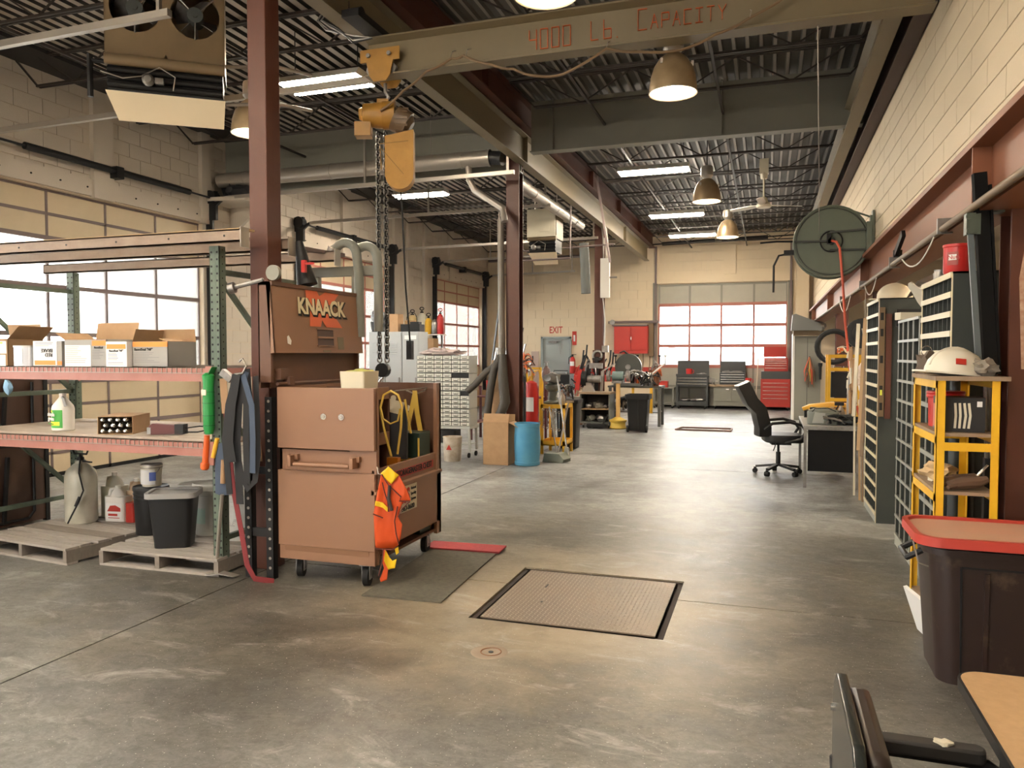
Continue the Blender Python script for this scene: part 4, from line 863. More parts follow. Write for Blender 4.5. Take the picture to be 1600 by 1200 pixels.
def pail(name, loc, r, h, m, label, lid=None, bail=True, rings=3, cat='bucket', liq=None):
    t = thing(name, label, cat, loc, 0)
    part(t, 'pail_body', MB().lathe([(r*.86, 0), (r*.88, .006), (r, h), (r*.975, h), (r*.85, .01)], n=28, caps=False).lathe([(0.001, .004), (r*.86, .004)], n=28, caps=False), m)
    for k in range(rings): part(t, 'ring', MB().torus((0, 0, h*(.97-.09*k)), r*(.995-.012*k), .006, 28, 5), m)
    if lid: part(t, 'lid', MB().lathe([(r*1.03, h-.02), (r*1.04, h), (r*1.0, h+.012), (r*.9, h+.004), (.001, h+.004)], n=28), lid)
    if bail: part(t, 'bail', MB().tube([(r*cos(a)*1.03, -abs(sin(a))*r*.5-r*.3*abs(sin(a)), h*.88-r*.9*sin(a)) for a in [pi*i/10 for i in range(11)]], .0035, 5), 'galv')
    return t
pail('bucket', (-4.80, 5.03, ZP), .135, .38, 'blackplastic', 'black bucket with a paint can on its lid, behind the black basket', lid='blackplastic')
t = pail('paint_can', (-4.78, 5.02, ZP+.394), .082, .17, 'cream', 'cream paint can standing on the black bucket', lid='galv', rings=1, cat='can'); part(t, 'label', wrap(R(200), R(330), .02, .14, .083), 'paper'); part(t, 'blue_patch', wrap(R(300), R(335), .05, .12, .084), mat('blue_print', (.1, .15, .45), .6))
t = thing('waste_basket', 'black square waste basket with grey rim standing on the right pallet', 'basket', (-4.32, 4.76, ZP), R(28))
part(t, 'tub', MB().rbox(.33, .27, 0, .40, .05, taper=.78, shell=.006), 'blackplastic'); part(t, 'rim', MB().rbox(.375, .315, .385, .425, .06, shell=.026), mat('rim_grey', (.30, .29, .28), .5)); part(t, 'inner_bottom', MB().rbox(.24, .2, .006, .01, .03), 'black')
pail('bucket', (-4.56, 5.30, ZP), .15, .37, PG, 'pale bucket with flat lid behind the black basket', lid=PG)
t = pail('bucket', (-4.33, 5.18, ZP), .135, .41, PG, 'tall white bucket with faint green print next to the green upright', lid=PG); part(t, 'print', wrap(R(225), R(290), .10, .24, .127), mat('mint_print', (.45, .62, .56), .6))
t = pail('bucket', (-3.98, 5.12, ZP), .14, .35, PG, 'white bucket behind the rack upright, orange print near its base', lid=PG); part(t, 'print', wrap(R(240), R(300), .05, .07, .127), 'orange'); lines(t, -.06, .17, .12, -.128, 5, m=GI)
# dark folded tables at the left edge
t = thing('folded_table', 'dark brown folded tables with black frames stored at the left end of the rack', 'table', (-6.60, 5.0, 0))
part(t, 'tabletop', MB().box(-.03, -.9, .02, 0, .6, 1.40), mat('table_brown', (.11, .06, .045), .5, c2=(.08, .045, .035), scale=2)); part(t, 'tabletop', MB().box(-.12, -.85, .02, -.06, .55, 1.36), MATS['table_brown'])
for y0, y1, z0, z1 in ((-.6, .45, .06, .66), (-.6, .45, .76, 1.34)):
    part(t, 'leg_frame', MB().tube([(.015, y0, z1), (.015, y0, z0+.06), (.015, y0+.06, z0), (.015, y1-.06, z0), (.015, y1, z0+.06), (.015, y1, z1)], .014, 7), 'black')
    for f in (.35, .7): part(t, 'leg', MB().bar((.02, y0+(y1-y0)*f, z0), (.02, y0+(y1-y0)*f+.05, z1), .028), 'black')
part(t, 'edge_frame', MB().box(-.04, .58, 0, .01, .62, 1.42), 'black'); part(t, 'latch', MB().blob((.03, .0, .42), (.015, .05, .05), 2, .4, 2).bar((.03, 0, .1), (.03, 0, .42), .02), 'black')
# ================================================================ straps and legs by the column
t = thing('perforated_stand', 'black perforated steel stand at the foot of the red column', 'stand', (-3.44, 4.60, 0))
for x, h in ((-.08, .95), (.10, 1.3)):
    l = part(t, 'leg', MB().box(x-.03, 0, 0, x+.03, .004, h).box(x+.026, 0, 0, x+.03, .05, h), 'black')
    mb = MB()
    for k in range(int(h/.07)): mb.cyl((x, -.002, .08+k*.07), (x, .0, .08+k*.07), .011, n=8)
    o = part(l, 'holes', mb, 'galv'); o['kind'] = 'stuff'
part(t, 'cross_bar', MB().box(-.08, .004, .3, .1, .03, .36), 'black'); part(t, 'cross_bar', MB().box(-.08, .004, .75, .1, .03, .80), 'black')
BLK = mat('webbing_black', (.014, .014, .016), .8); BLU = mat('webbing_blue', (.05, .07, .11), .8); REDS = mat('webbing_red', (.17, .015, .018), .7); TANS = mat('webbing_tan', (.33, .2, .11), .8)
def strap(pts, w, m, label, name='strap', th=.004, up=(0, 1, 0), loc=(0, 0, 0)):
    g = []
    for i, p in enumerate(pts):
        d = (V(pts[min(i+1, len(pts)-1)])-V(pts[max(i-1, 0)])).normalized(); s = d.cross(V(up)).normalized()*w/2; g.append([tuple(V(p)-s), tuple(V(p)), tuple(V(p)+s)])
    return tag(part(None, name, MB().sheet(g, th), m, None, loc, ang=80), label, 'strap', 'ratchet straps by the column')
X0 = -3.52
strap([(X0, 4.52, 1.42), (X0-.01, 4.50, 1.1), (X0+.0, 4.49, .9), (X0+.04, 4.48, .75), (X0+.09, 4.48, .66), (X0+.15, 4.48, .72), (X0+.17, 4.49, .9), (X0+.16, 4.50, 1.2), (X0+.13, 4.53, 1.45)], .045, BLK, 'black webbing looped low over the column foot')
strap([(X0+.05, 4.53, 1.48), (X0-.01, 4.52, 1.28), (X0-.03, 4.52, 1.1), (X0-.02, 4.52, .95)], .05, BLU, 'blue grey webbing hanging in front of the red column')
strap([(X0+.05, 4.54, 1.5), (X0+.08, 4.53, 1.2), (X0+.10, 4.52, .98), (X0+.07, 4.52, .8)], .05, BLK, 'short black webbing end hanging beside the blue one')
strap([(X0+.12, 4.55, 1.45), (X0+.13, 4.54, 1.1), (X0+.15, 4.54, .85)], .035, TANS, 'narrow tan webbing between black straps')
strap([(X0-.16, 4.56, 1.42), (X0-.15, 4.56, 1.2), (X0-.12, 4.55, .95), (X0-.08, 4.54, .65), (X0-.0, 4.52, .35), (X0+.06, 4.50, .12), (X0+.13, 4.49, .03), (X0+.26, 4.53, .01)], .042, REDS, 'long red webbing trailing down to the floor by the chest')
for k, (dx, w_, z0_, mm, nm_) in enumerate(((.02, .06, .55, BLK, 'wide black harness strap hanging nearest the chest'), (.09, .05, .70, BLK, 'black harness strap with folded end beside the chest'), (-.05, .05, .62, BLK, 'dark strap hanging left of the blue grey one'), (.15, .045, .78, BLU, 'blue strap hanging against the chest side'), (-.01, .07, .85, BLK, 'crumpled black strap over the hook'))):
    strap([(X0+.02+dx*.3, 4.50-.008*k, 1.46), (X0+dx, 4.485-.01*k, 1.25), (X0+dx*1.2-.02, 4.48-.01*k, 1.0), (X0+dx, 4.485-.01*k, z0_)], w_, mm, nm_)
strap([(X0-.16, 4.55, 1.43), (X0-.15, 4.545, 1.32), (X0-.14, 4.545, 1.18)], .06, TANS, 'short tan strap over the top of the red webbing')
t = thing('ratchet_hook', 'grey metal ratchet buckle and hook above the hanging straps', 'hook', (-3.52, 4.52, 1.47)); part(t, 'buckle', MB().cb((-.1, 0, -.02), (.10, .04, .05), ry=R(35)), 'dull'); part(t, 'hook', MB().tube([(-.04, 0, -.01), (.03, 0, .0), (.06, 0, .05), (.03, 0, .10), (.0, 0, .08)], .008, 7), 'chrome')
t = thing('tool_pouch', 'blue grey work pouch with yellow and tan tools hanging below the shelf', 'pouch', (-3.70, 4.56, .60))
part(t, 'pouch', MB().sheet([[(-.06, 0, .0), (.0, -.02, -.01), (.07, 0, .0)], [(-.06, 0, .2), (.0, -.02, .2), (.07, 0, .2)], [(-.04, 0, .36), (.01, -.02, .37), (.06, 0, .36)]], .02), BLU); part(t, 'handle', MB().cyl((.02, -.03, .08), (.03, -.03, .25), .018, n=8), TANS); part(t, 'yellow_grip', MB().cyl((-.07, -.02, .26), (-.03, -.02, .40), .016, n=8), 'yellow')
t = thing('digging_bar', 'pale steel bar leaning from the pouch to the floor beside the upright', 'bar', (-3.70, 4.56, 0)); part(t, 'shaft', MB().tube([(.02, -.04, .60), (-.02, -.02, .4), (-.06, -.02, .03)], .014, 7), 'galv'); part(t, 'blade', MB().sheet([[(-.13, -.02, .012), (-.1, -.09, .02)], [(-.02, .02, .03), (.0, -.06, .03)], [(.12, .02, .012), (.1, -.04, .014)]], .006), 'galv')
t = thing('red_fire_hose', 'red coiled lining showing behind the rack upright', 'hose', (-3.66, 5.15, 1.05)); part(t, 'coil', MB().at(0, 0, .15, rx=R(80)).torus((0, 0, 0), .18, .05, 20, 8), 'redp'); part(t, 'hanger', MB().cyl((0, 0, .33), (0, 0, .42), .01, n=6), 'black')
# vacuum hoses behind the lid
t = thing('vacuum_hose', 'pair of grey flexible hoses arching over beside the red column', 'hose', (-3.42, 5.85, 2.0))
VH = mat('hose_green_grey', (.20, .205, .18), .55, bump=.4, bscale=70)
part(t, 'hose', MB().tube([(-.16, .0, .50)]+arc((-.03, 0, .45), .11, R(140), R(10), 7)+[(.10, 0, .3), (.11, 0, -.25)], .04, 12), VH)
part(t, 'hose', MB().tube([(.04, .05, .52)]+arc((.14, .05, .42), .11, R(120), R(0), 7)+[(.26, .05, .2), (.26, .05, -.2)], .04, 12), VH)
part(t, 'cuff', MB().cyl((-.18, 0, .42), (-.14, 0, .52), .05, n=12), 'galv'); part(t, 'manifold', MB().box(-.4, .03, .28, .25, .1, .36).box(-.38, .05, -.3, -.33, .1, .36).box(.0, .05, -.3, .05, .1, .36), 'grey_steel')
single('black_cone', MB().lathe([(.03, .34), (.07, .05), (.08, 0)][::-1], n=14), 'black', 'black cone shaped tool hanging right of the red column', 'tool', (-3.34, 5.1, 2.13), rot=(0, R(-12), 0)); 
t = thing('red_clamp', 'small red handled clamp beside the black cone', 'clamp', (-3.30, 5.0, 2.23)); part(t, 'body', MB().cb((0, 0, .03), (.03, .03, .09)).cb((.05, 0, .05), (.07, .015, .015)), 'redp')
t = thing('gas_strut', 'gas strut arm with round end left of the raised lid', 'strut', (-3.45, 4.62, 2.08)); part(t, 'rod', MB().tube([(-.16, -.02, .0), (-.08, 0, .02), (.05, .02, .05)], .016, 8), 'dull'); part(t, 'knob', MB().cyl((-.2, -.03, -.01), (-.16, -.02, .0), .04, n=14), 'dull'); part(t, 'wheel', MB().cyl((.12, .03, .10), (.12, .06, .10), .055, n=18), 'grey_steel')
# ================================================================ TOOL CHEST
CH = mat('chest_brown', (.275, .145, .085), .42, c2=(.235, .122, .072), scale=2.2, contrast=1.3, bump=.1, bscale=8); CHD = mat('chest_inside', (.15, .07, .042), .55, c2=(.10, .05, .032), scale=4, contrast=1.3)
cx, cy = -3.29, 4.63
t = thing('tool_chest', 'large brown job site chest on casters with its Knaack lid raised', 'chest', (cx, cy, 0)); chest = t
part(t, 'end_panel', MB().box(0, 0, .94, .77, .03, 1.37), CH, bev=.004); part(t, 'end_panel', MB().box(0, 0, .25, .77, .03, .785), CH, bev=.004); part(t, 'end_recess', MB().box(0, .03, .78, .77, .045, .945), CH)
part(t, 'skid', MB().box(.005, .008, .15, .765, .06, .25), CH, bev=.003)
part(t, 'handle', MB().cyl((.16, -.035, .835), (.60, -.035, .835), .017, n=14), CH)
for x in (.13, .62): part(t, 'handle_bracket', MB().box(x-.035, -.005, .86, x+.035, .03, .90).box(x-.014, -.055, .82, x+.014, .03, .895), CH, bev=.003)
for x in (.36, .50): part(t, 'lock_button', MB().cyl((x+.02, -.008, 1.17), (x+.02, 0, 1.17), .022, n=16).cyl((x+.02, -.012, 1.17), (x+.02, -.008, 1.17), .011, n=10), 'chrome')
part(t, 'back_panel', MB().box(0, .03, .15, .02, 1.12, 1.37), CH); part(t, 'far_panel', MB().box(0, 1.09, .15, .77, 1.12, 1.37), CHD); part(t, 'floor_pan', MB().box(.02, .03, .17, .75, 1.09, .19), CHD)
part(t, 'front_panel', MB().box(.75, .03, .25, .77, 1.12, .645), CH); part(t, 'front_rail', MB().box(.73, .03, .66, .755, 1.12, .81), CH, bev=.004); part(t, 'front_ridge', MB().prism([(.0, 0), (.035, -.01), (.035, -.03), (0, -.035)], -1.12, -.0), CH, loc=(.745, 0, .675), rot=(R(90), 0, 0))
part(t, 'corner_post', MB().box(.70, .047, .15, .77, .07, 1.37), CH); part(t, 'corner_post', MB().box(.74, 1.04, .15, .77, 1.12, 1.37), CH)
for y0, y1 in ((.0, .26), (.9, 1.12)): part(t, 'foot_skid', MB().prism([(y0, .25), (y1, .25), (y1-.02, .15), (y0+.02, .15)], .05, .72), CH, rot=(R(90), 0, R(90)), loc=(0, 0, 0))
for z, yy in ((1.27, .62), (.93, .62), (.55, 1.05)):
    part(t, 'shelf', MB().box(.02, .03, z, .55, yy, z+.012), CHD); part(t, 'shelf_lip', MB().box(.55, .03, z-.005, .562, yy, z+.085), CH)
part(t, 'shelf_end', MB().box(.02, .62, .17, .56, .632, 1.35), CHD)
def caster(t, x, y, rz=0):
    c = part(t, 'caster', MB().at(x, y, 0, rz=rz).box(-.045, -.035, .145, .045, .045, .155).box(-.03, -.03, .05, -.025, .035, .15).box(.025, -.03, .05, .03, .035, .15).cyl((-.035, .01, .068), (.035, .01, .068), .01), 'dull')
    part(c, 'wheel', MB().at(x, y, 0, rz=rz).lathe([(.02, -.022), (.05, -.022), (.063, -.016), (.066, 0), (.063, .016), (.05, .022), (.02, .022)], n=20) if False else MB().at(x, y, 0, rz=rz).cyl((-.02, .01, .067), (.02, .01, .067), .066, n=22), 'rubber')
caster(t, .12, .10, .3); caster(t, .68, .05, .2); caster(t, .68, 1.0, .1); caster(t, .12, 1.0)
# lid
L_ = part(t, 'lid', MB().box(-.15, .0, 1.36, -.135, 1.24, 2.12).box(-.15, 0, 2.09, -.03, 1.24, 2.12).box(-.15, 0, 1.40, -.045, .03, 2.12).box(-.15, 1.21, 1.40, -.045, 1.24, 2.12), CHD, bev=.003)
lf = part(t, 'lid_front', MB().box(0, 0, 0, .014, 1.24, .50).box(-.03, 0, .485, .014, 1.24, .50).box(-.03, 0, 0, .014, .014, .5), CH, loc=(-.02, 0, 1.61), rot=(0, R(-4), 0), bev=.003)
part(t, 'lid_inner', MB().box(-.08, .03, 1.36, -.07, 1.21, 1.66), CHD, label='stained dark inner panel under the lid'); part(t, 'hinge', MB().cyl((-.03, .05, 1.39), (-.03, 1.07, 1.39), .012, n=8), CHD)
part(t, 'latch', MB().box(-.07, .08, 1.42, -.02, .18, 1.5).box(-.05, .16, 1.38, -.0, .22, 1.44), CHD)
RLG = mat('logo_orange', (.70, .14, .05), .5); CRM = mat('logo_cream', (.75, .66, .45), .6); 
# logo, painted on the lid face (local frame of the lid front: x out, y along, z up)
kx = .017
def lg(poly, d, m, nm='logo'): return part(lf, nm, MB().prism(poly, d, d+.002), m, rot=(R(90), 0, R(90)), loc=(0, 0, 0))
lg([(.42, .482), (.575, .482), (.605, .445), (.70, .482), (.90, .482), (.80, .40), (.60, .34), (.43, .38)], kx, RLG); lg([(.45, .205), (.60, .205), (.625, .26), (.68, .205), (.92, .205), (.80, .31), (.70, .36), (.47, .35)], kx, RLG)
text(lf, 'KNAACK', .165, (kx+.003, .642, .342), FPX, 'ink', bold=.014, sx=.98, depth=.001, name='lettering'); text(lf, 'KNAACK', .165, (kx+.0055, .632, .35), FPX, CRM, bold=.006, sx=.98, depth=.001, name='lettering')
part(lf, 'pull_recess', MB().box(.0142, .55, .06, .0155, .78, .185), mat('recess_dark', (.07, .04, .035), .6)); part(lf, 'pull_bar', MB().box(.0156, .55, .115, .025, .78, .13), CH); part(lf, 'pull_frame', MB().box(.0142, .54, .183, .022, .79, .191).box(.0142, .54, .052, .022, .79, .06), CH)
part(lf, 'rating_plate', MB().box(.0142, .84, .03, .0165, .93, .13), 'crane_tan'); part(lf, 'sticker', MB().box(.0142, .62, .01, .0165, .73, .022), 'crane_tan'); part(lf, 'worn_sticker', MB().prism([(.15, .07), (.19, .06), (.2, .09), (.17, .13), (.15, .12)], .0145, .016), 'paper', rot=(R(90), 0, R(90)))
# lettering on the front
part(t, 'name_strip', MB().box(.755, .30, .70, .7565, 1.00, .76) , 'red'); text(t, 'STORAGEMASTER CHEST', .062, (.758, .66, .73), FPX, 'ink', sx=.88, bold=.001)
part(t, 'sticker', MB().box(.77, .34, .44, .7715, .66, .63), 'cream'); text(t, 'NSS', .14, (.773, .44, .555), FPX, 'red', bold=.006, sx=.8); text(t, '363-8600', .05, (.773, .51, .465), FPX, 'ink', sx=1.1, bold=.001)
for k, w_ in enumerate(('National', 'Specialty', 'Systems')): text(t, w_, .032, (.773, .60, .60-.04*k), FPX, 'ink', sx=.8)
for y, z in ((.12, .60), (.12, .66)): part(t, 'rivet', MB().cyl((.755, y, z), (.76, y, z), .008, n=8), 'black')
for i, (y, z) in enumerate(((.0, 1.24), (.0, 1.16))): part(t, 'magnet', MB().cyl((.36+.13*i, 1.082, z), (.36+.13*i, 1.09, z), .024, n=14), 'cream')
# contents
t = thing('paper_tub', 'crumpled paper lined tub standing on the chest top', 'tub', (cx+.40, cy+.46, 1.286)); part(t, 'tub', MB().rbox(.21, .24, 0, .19, .02, taper=.9, shell=.008), 'cream', ang=80); part(t, 'contents', MB().blob((0, 0, .18), (.09, .1, .03), 2, .5), mat('yellow_rag', (.5, .5, .15), .9)) 
single('paper_stack', MB().cb((0, 0, .02), (.24, .22, .03), rz=.1).cb((.02, .01, .045), (.22, .2, .02), rz=-.12), 'cream', 'stack of creased paper lying on the top tray of the chest', 'paper', (cx+.30, cy+.20, 1.30))
t = thing('metal_jug', 'rounded grey metal oil measure on the middle shelf of the chest', 'measure', (cx+.60, cy+.12, .955)) if False else thing('metal_jug', 'pale rounded metal pot on the middle shelf of the chest', 'pot', (cx+.44, cy+.35, .943)); part(t, 'pot', MB().lathe([(.05, 0), (.085, .02), (.09, .05), (.07, .09), (.03, .1), (.03, .13), (.01, .14)], n=18), 'galv')
CY = mat('cord_yellow', (.62, .43, .08), .5)
t = thing('looped_cord', 'yellow cord looped on a hook inside the chest with an orange clip', 'cord', (cx+.66, cy+.50, .70))
part(t, 'cord', MB().tube([(-.02, 0, .14), (-.08, 0, .35), (-.11, 0, .5), (-.08, 0, .60), (-.02, 0, .63), (.04, 0, .6), (.07, 0, .52), (.06, 0, .35), (.03, 0, .16)], .009, 7).tube([(-.1, -.01, .5), (-.08, -.01, .42), (-.02, -.01, .385), (.04, -.01, .41), (.06, -.01, .5)], .007, 6), CY)
part(t, 'clip', MB().cb((0, 0, .10), (.09, .05, .07)).cb((0, 0, .02), (.10, .05, .05)), mat('clip_orange', (.55, .2, .02), .4)); part(t, 'tail', MB().tube([(0, 0, 0), (.0, 0, -.12)], .012, 6), CY); part(t, 'hook', MB().tube([(-.02, .0, .62), (0, .05, .63), (0, .585, .63)], .005, 5), 'galv')
t = thing('grip_pliers', 'yellow webbing sling doubled over a hook inside the chest', 'sling', (cx+.60, cy+1.0, .88))
part(t, 'webbing', MB().sheet([[(-.02, 0, .42), (.02, 0, .42)], [(-.05, -.02, .25), (-.01, -.02, .26)], [(-.08, -.03, .12), (-.04, -.03, .12)], [(-.12, -.04, 0), (-.075, -.04, 0)]], .005), CY, ang=80); part(t, 'webbing', MB().sheet([[(-.02, -.01, .43), (.02, -.01, .43)], [(.01, -.03, .25), (.05, -.03, .25)], [(.04, -.04, .12), (.08, -.04, .12)], [(.07, -.05, 0), (.115, -.05, 0)]], .005), CY, ang=80)
part(t, 'hook', MB().tube([(-.08, .0, .43), (0, 0, .40), (.06, .05, .43), (.06, .09, .45)], .006, 6), 'galv')
t = thing('parts_case', 'dark green case with a yellow lettered strip standing in the chest', 'case', (cx+.63, cy+.90, .19)); t.name = 'parts_case'
part(t, 'case', MB().box(-.16, -.1, 0, .10, .1, .80), mat('case_green', (.02, .04, .03), .4), bev=.004); part(t, 'yellow_strip', MB().box(-.155, -.104, .55, .08, -.1, .60), 'yellow'); text(t, 'MILLER GENERAL', .028, (-.035, -.105, .575), FX, 'ink', bold=.0008, sx=.95); part(t, 'edge_tape', MB().box(.085, -.103, .5, .10, -.1, .76), CY)
single('clipboard', MB().cb((0, 0, .2), (.2, .012, .4), rx=R(-8)), mat('board_dark', (.04, .045, .04), .4), 'dark clipboard standing upright behind the yellow cord', 'clipboard', (cx+.62, cy+.72, .19+.42)) if False else None
t = thing('document_pouch', 'dark pouch with pale papers hanging behind the yellow cord', 'pouch', (cx+.60, cy+.66, .80)); part(t, 'pouch', MB().box(-.10, 0, 0, .09, .02, .42), mat('pouch_dark', (.04, .04, .045), .4)); part(t, 'papers', MB().cb((-.0, -.006, .40), (.13, .004, .10), ry=R(12)), 'cream'); part(t, 'pen', MB().bar((.08, -.01, .46), (.13, -.01, .2), .012), CY)
t = thing('belt', 'brown leather strap with dark pads leaning in the near corner of the chest', 'strap', (cx+.63, cy+.15, .19)); part(t, 'leather', MB().sheet([[(-.06, 0, .75), (-.02, .06, .75)], [(.02, 0, .66), (.05, .06, .68)], [(.05, 0, .5), (.09, .06, .5)], [(.04, .0, .3), (.08, .06, .3)]], .012), TANS, ang=80); part(t, 'pad', MB().cb((-.02, .0, .55), (.10, .05, .12), ry=R(25)), 'blackplastic')
part(t, 'lower_end', MB().box(.0, .0, 0, .07, .05, .32), CHD)
# hi-vis vest
OR = mat('vest_orange', (.62, .075, .01), .6); YE = mat('vest_yellow', (.80, .52, .01), .5); PI_ = mat('vest_piping', (.10, .02, .015), .8)
t = thing('safety_vest', 'orange safety vest with yellow bands hanging from the chest corner', 'vest', (-2.46, 4.62, .82), R(20))
def vp(pts): return [((x-230)*.00068*1.03, -(z-40)*.00068*1.05) for x, z in pts]
PZ = lambda *p: vp(p)
VP = [('body_panel', PZ((225, 70), (325, 160), (400, 90), (470, 215), (510, 330), (440, 330), (385, 480), (425, 560), (410, 680), (385, 760), (330, 790), (165, 780), (240, 640), (290, 430), (245, 490), (150, 450), (185, 330), (235, 150)), OR, .010, 1),
      ('shoulder_band', PZ((222, 68), (300, 0), (400, 85), (325, 168)), YE, .012, 2), ('side_band', PZ((170, 330), (240, 345), (290, 395), (285, 435), (240, 395), (165, 375)), YE, .006, 3),
      ('lower_strap', PZ((240, 800), (265, 800), (300, 870), (275, 1090), (215, 1110), (205, 1080), (245, 980), (225, 900)), OR, .008, 4), ('lower_band', PZ((262, 800), (300, 870), (330, 900), (375, 880), (355, 970), (290, 990), (250, 900)), YE, .012, 5),
      ('strap_end', PZ((350, 780), (385, 765), (392, 830), (365, 850)), YE, .004, 6)]
for i, (nm, poly, m, fd, sd_) in enumerate(VP):
    o = link(nm, cloth(poly, fd, 9, sd_, 3, m), t, (0, -.012*(i in (1, 2, 4)), 0))
for pts in (((235, 75), (300, 180), (420, 290), (400, 330), (505, 330)), ((240, 150), (260, 240), (290, 330), (300, 430)), ((500, 335), (430, 400), (390, 480)), ((165, 782), (330, 792), (385, 762)), ((150, 450), (245, 490)), ((385, 380), (355, 520), (370, 640), (395, 740)), ((245, 790), (235, 900), (200, 1040))):
    part(t, 'piping', MB().tube([(x, -.024, z) for x, z in vp(pts)], .0045, 5), PI_)
part(t, 'zip', MB().tube([(x, -.022, z) for x, z in vp([(310, 180), (300, 300), (330, 420)])], .012, 6), mat('vest_dark', (.04, .03, .03), .8)); part(t, 'hook', MB().tube([(-.02, .03, .0), (-.03, -.0, .02), (-.02, -.02, -.02), (.01, -.02, -.03)], .004, 5), 'galv')
# mats
single('floor_mat', MB().box(0, 0, 0, .56, 1.25, .010), mat('mat_olive', (.12, .11, .082), .95, c2=(.085, .078, .062), scale=30, bump=.6, bscale=200), 'worn olive grey carpet strip beside the chest', 'mat', (-2.53, 4.46, .001), R(3))
single('floor_mat', MB().box(0, 0, 0, .64, .22, .012), mat('mat_red', (.33, .04, .045), .95, c2=(.26, .035, .04), scale=30, bump=.6, bscale=200), 'small red mat piece behind the olive carpet strip', 'mat', (-2.65, 5.70, .012), R(3))
# checker plate over the pit
t = thing('checker_plate', 'square steel tread plate covering a floor pit', 'plate', (-1.645, 4.345, 0))
PL = mat('tread_plate', (.15, .125, .105), .5, metal=.3, c2=(.21, .15, .095), scale=1.6, contrast=1.2)
part(t, 'plate', MB().box(.0, .0, -.008, 1.06, 1.065, .0), PL)
mb = MB(); k = 0
NX, NY = 40, 40
for i in range(NX):
    for j in range(NY):
        x = .012+i*1.036/(NX-1); y = .012+j*1.04/(NY-1); a = R(45) if (i+j) % 2 else R(-45); c, s_ = cos(a), sin(a); l, w = .011, .0035
        mb.add([(x+c*l, y+s_*l, 0), (x-s_*w, y+c*w, 0), (x-c*l, y-s_*l, 0), (x+s_*w, y-c*w, 0), (x, y, .0022)], [(0, 1, 4), (1, 2, 4), (2, 3, 4), (3, 0, 4)])
o = part(t, 'tread_lugs', mb, mat('tread_lug', (.34, .29, .25), .4, metal=.4), ang=10); o['kind'] = 'stuff'
part(t, 'lift_slot', MB().cb((.22, .72, .001), (.012, .07, .003)), 'black'); part(t, 'lift_slot', MB().cb((.28, .38, .001), (.01, .03, .003)), 'black')
mb = MB().box(HX0, HY0, -.05, HX1, HY0+.03, -.012).box(HX0, HY1-.03, -.05, HX1, HY1, -.012).box(HX0, HY0, -.05, HX0+.03, HY1, -.012).box(HX1-.03, HY0, -.05, HX1, HY1, -.012).box(HX0, HY0, -.06, HX1, HY1, -.05)
struct('trim_1', mb, mat('pit_angle', (.022, .012, .009), .8))
t = thing('floor_drain', 'small patched round drain in the floor in front of the tread plate', 'drain', (-1.40, 3.83, 0)); part(t, 'patch', MB().lathe([(.10, 0), (.095, .002), (.05, .003), (.045, .001), (.001, .001)], n=22), mat('patch_tan', (.27, .21, .16), .9)); part(t, 'ring', MB().torus((.01, 0, .002), .055, .004, 22, 5), mat('rust', (.20, .09, .04), .9)); part(t, 'plug', MB().cyl((0.01, 0, 0), (.01, 0, .004), .014, n=12), 'black')
# ================================================================ MIDDLE OF THE ROOM
def cast4(t, w, d, h=.09, r=.035):
    for x in (-w/2+.05, w/2-.05):
        for y in (-d/2+.05, d/2-.05):
            c = part(t, 'caster', MB().box(x-.02, y-.02, h-.03, x+.02, y+.02, h), 'dull'); part(c, 'wheel', MB().cyl((x-.012, y, r), (x+.012, y, r), r, n=12), 'rubber')
# lockers
LK = mat('locker_grey', (.40, .42, .43), .45)
for i in range(3):
    t = thing('locker', ('grey steel locker nearest the chest lid, behind the hoist chain', 'middle grey locker with louvred door behind the hoist chains', 'right hand grey locker with a white strip label')[i], 'locker', (-7.86+.39*i, 14.6, 0), 0, 'row of grey lockers')
    part(t, 'body', MB().box(-.19, 0, 0, .19, .45, 2.08), LK); part(t, 'door', MB().box(-.18, -.018, .06, .18, -.001, 2.05), LK, bev=.003)
    for z0 in (1.62, .3):
        for k in range(7): part(t, 'louvre', MB().prism([(0, 0), (.012, 0), (0, .018)], -.09, .09), LK, loc=(0, -.018, z0+k*.035), rot=(R(90), 0, R(-90)))
    part(t, 'handle', MB().box(.12, -.04, 1.0, .15, -.018, 1.12), 'dull')
    if i == 2: part(t, 'label_strip', MB().box(-.13, -.021, 1.92, .14, -.018, 2.0), 'paper')
single('black_case', MB().cb((0, 0, .08), (.42, .3, .16), rz=.1).cb((.1, -.05, .18), (.2, .15, .06)), 'black', 'black case lying on top of the right hand locker', 'case', (-7.15, 14.85, 2.08))
t = thing('blower', 'black and grey blower standing on the left locker', 'machine', (-7.95, 14.85, 2.08)); part(t, 'tub', MB().rbox(.3, .3, 0, .22, .05, taper=.8), 'blackplastic'); part(t, 'motor', MB().blob((0, 0, .34), (.18, .15, .14), 6, .3), mat('motor_dark', (.06, .06, .065), .5)); part(t, 'nozzle', MB().tube([(.1, -.05, .3), (.22, -.08, .22), (.28, -.08, .15)], .05, 8), 'blackplastic')
carton(-7.62, -7.42, 14.7, .25, .38, 'tan carton behind the hoist chain on the lockers', z=2.08, group='cartons around the lockers'); carton(-7.38, -7.2, 14.95, .2, .25, 'small brown carton with orange print on the lockers', z=2.08, group='cartons around the lockers')
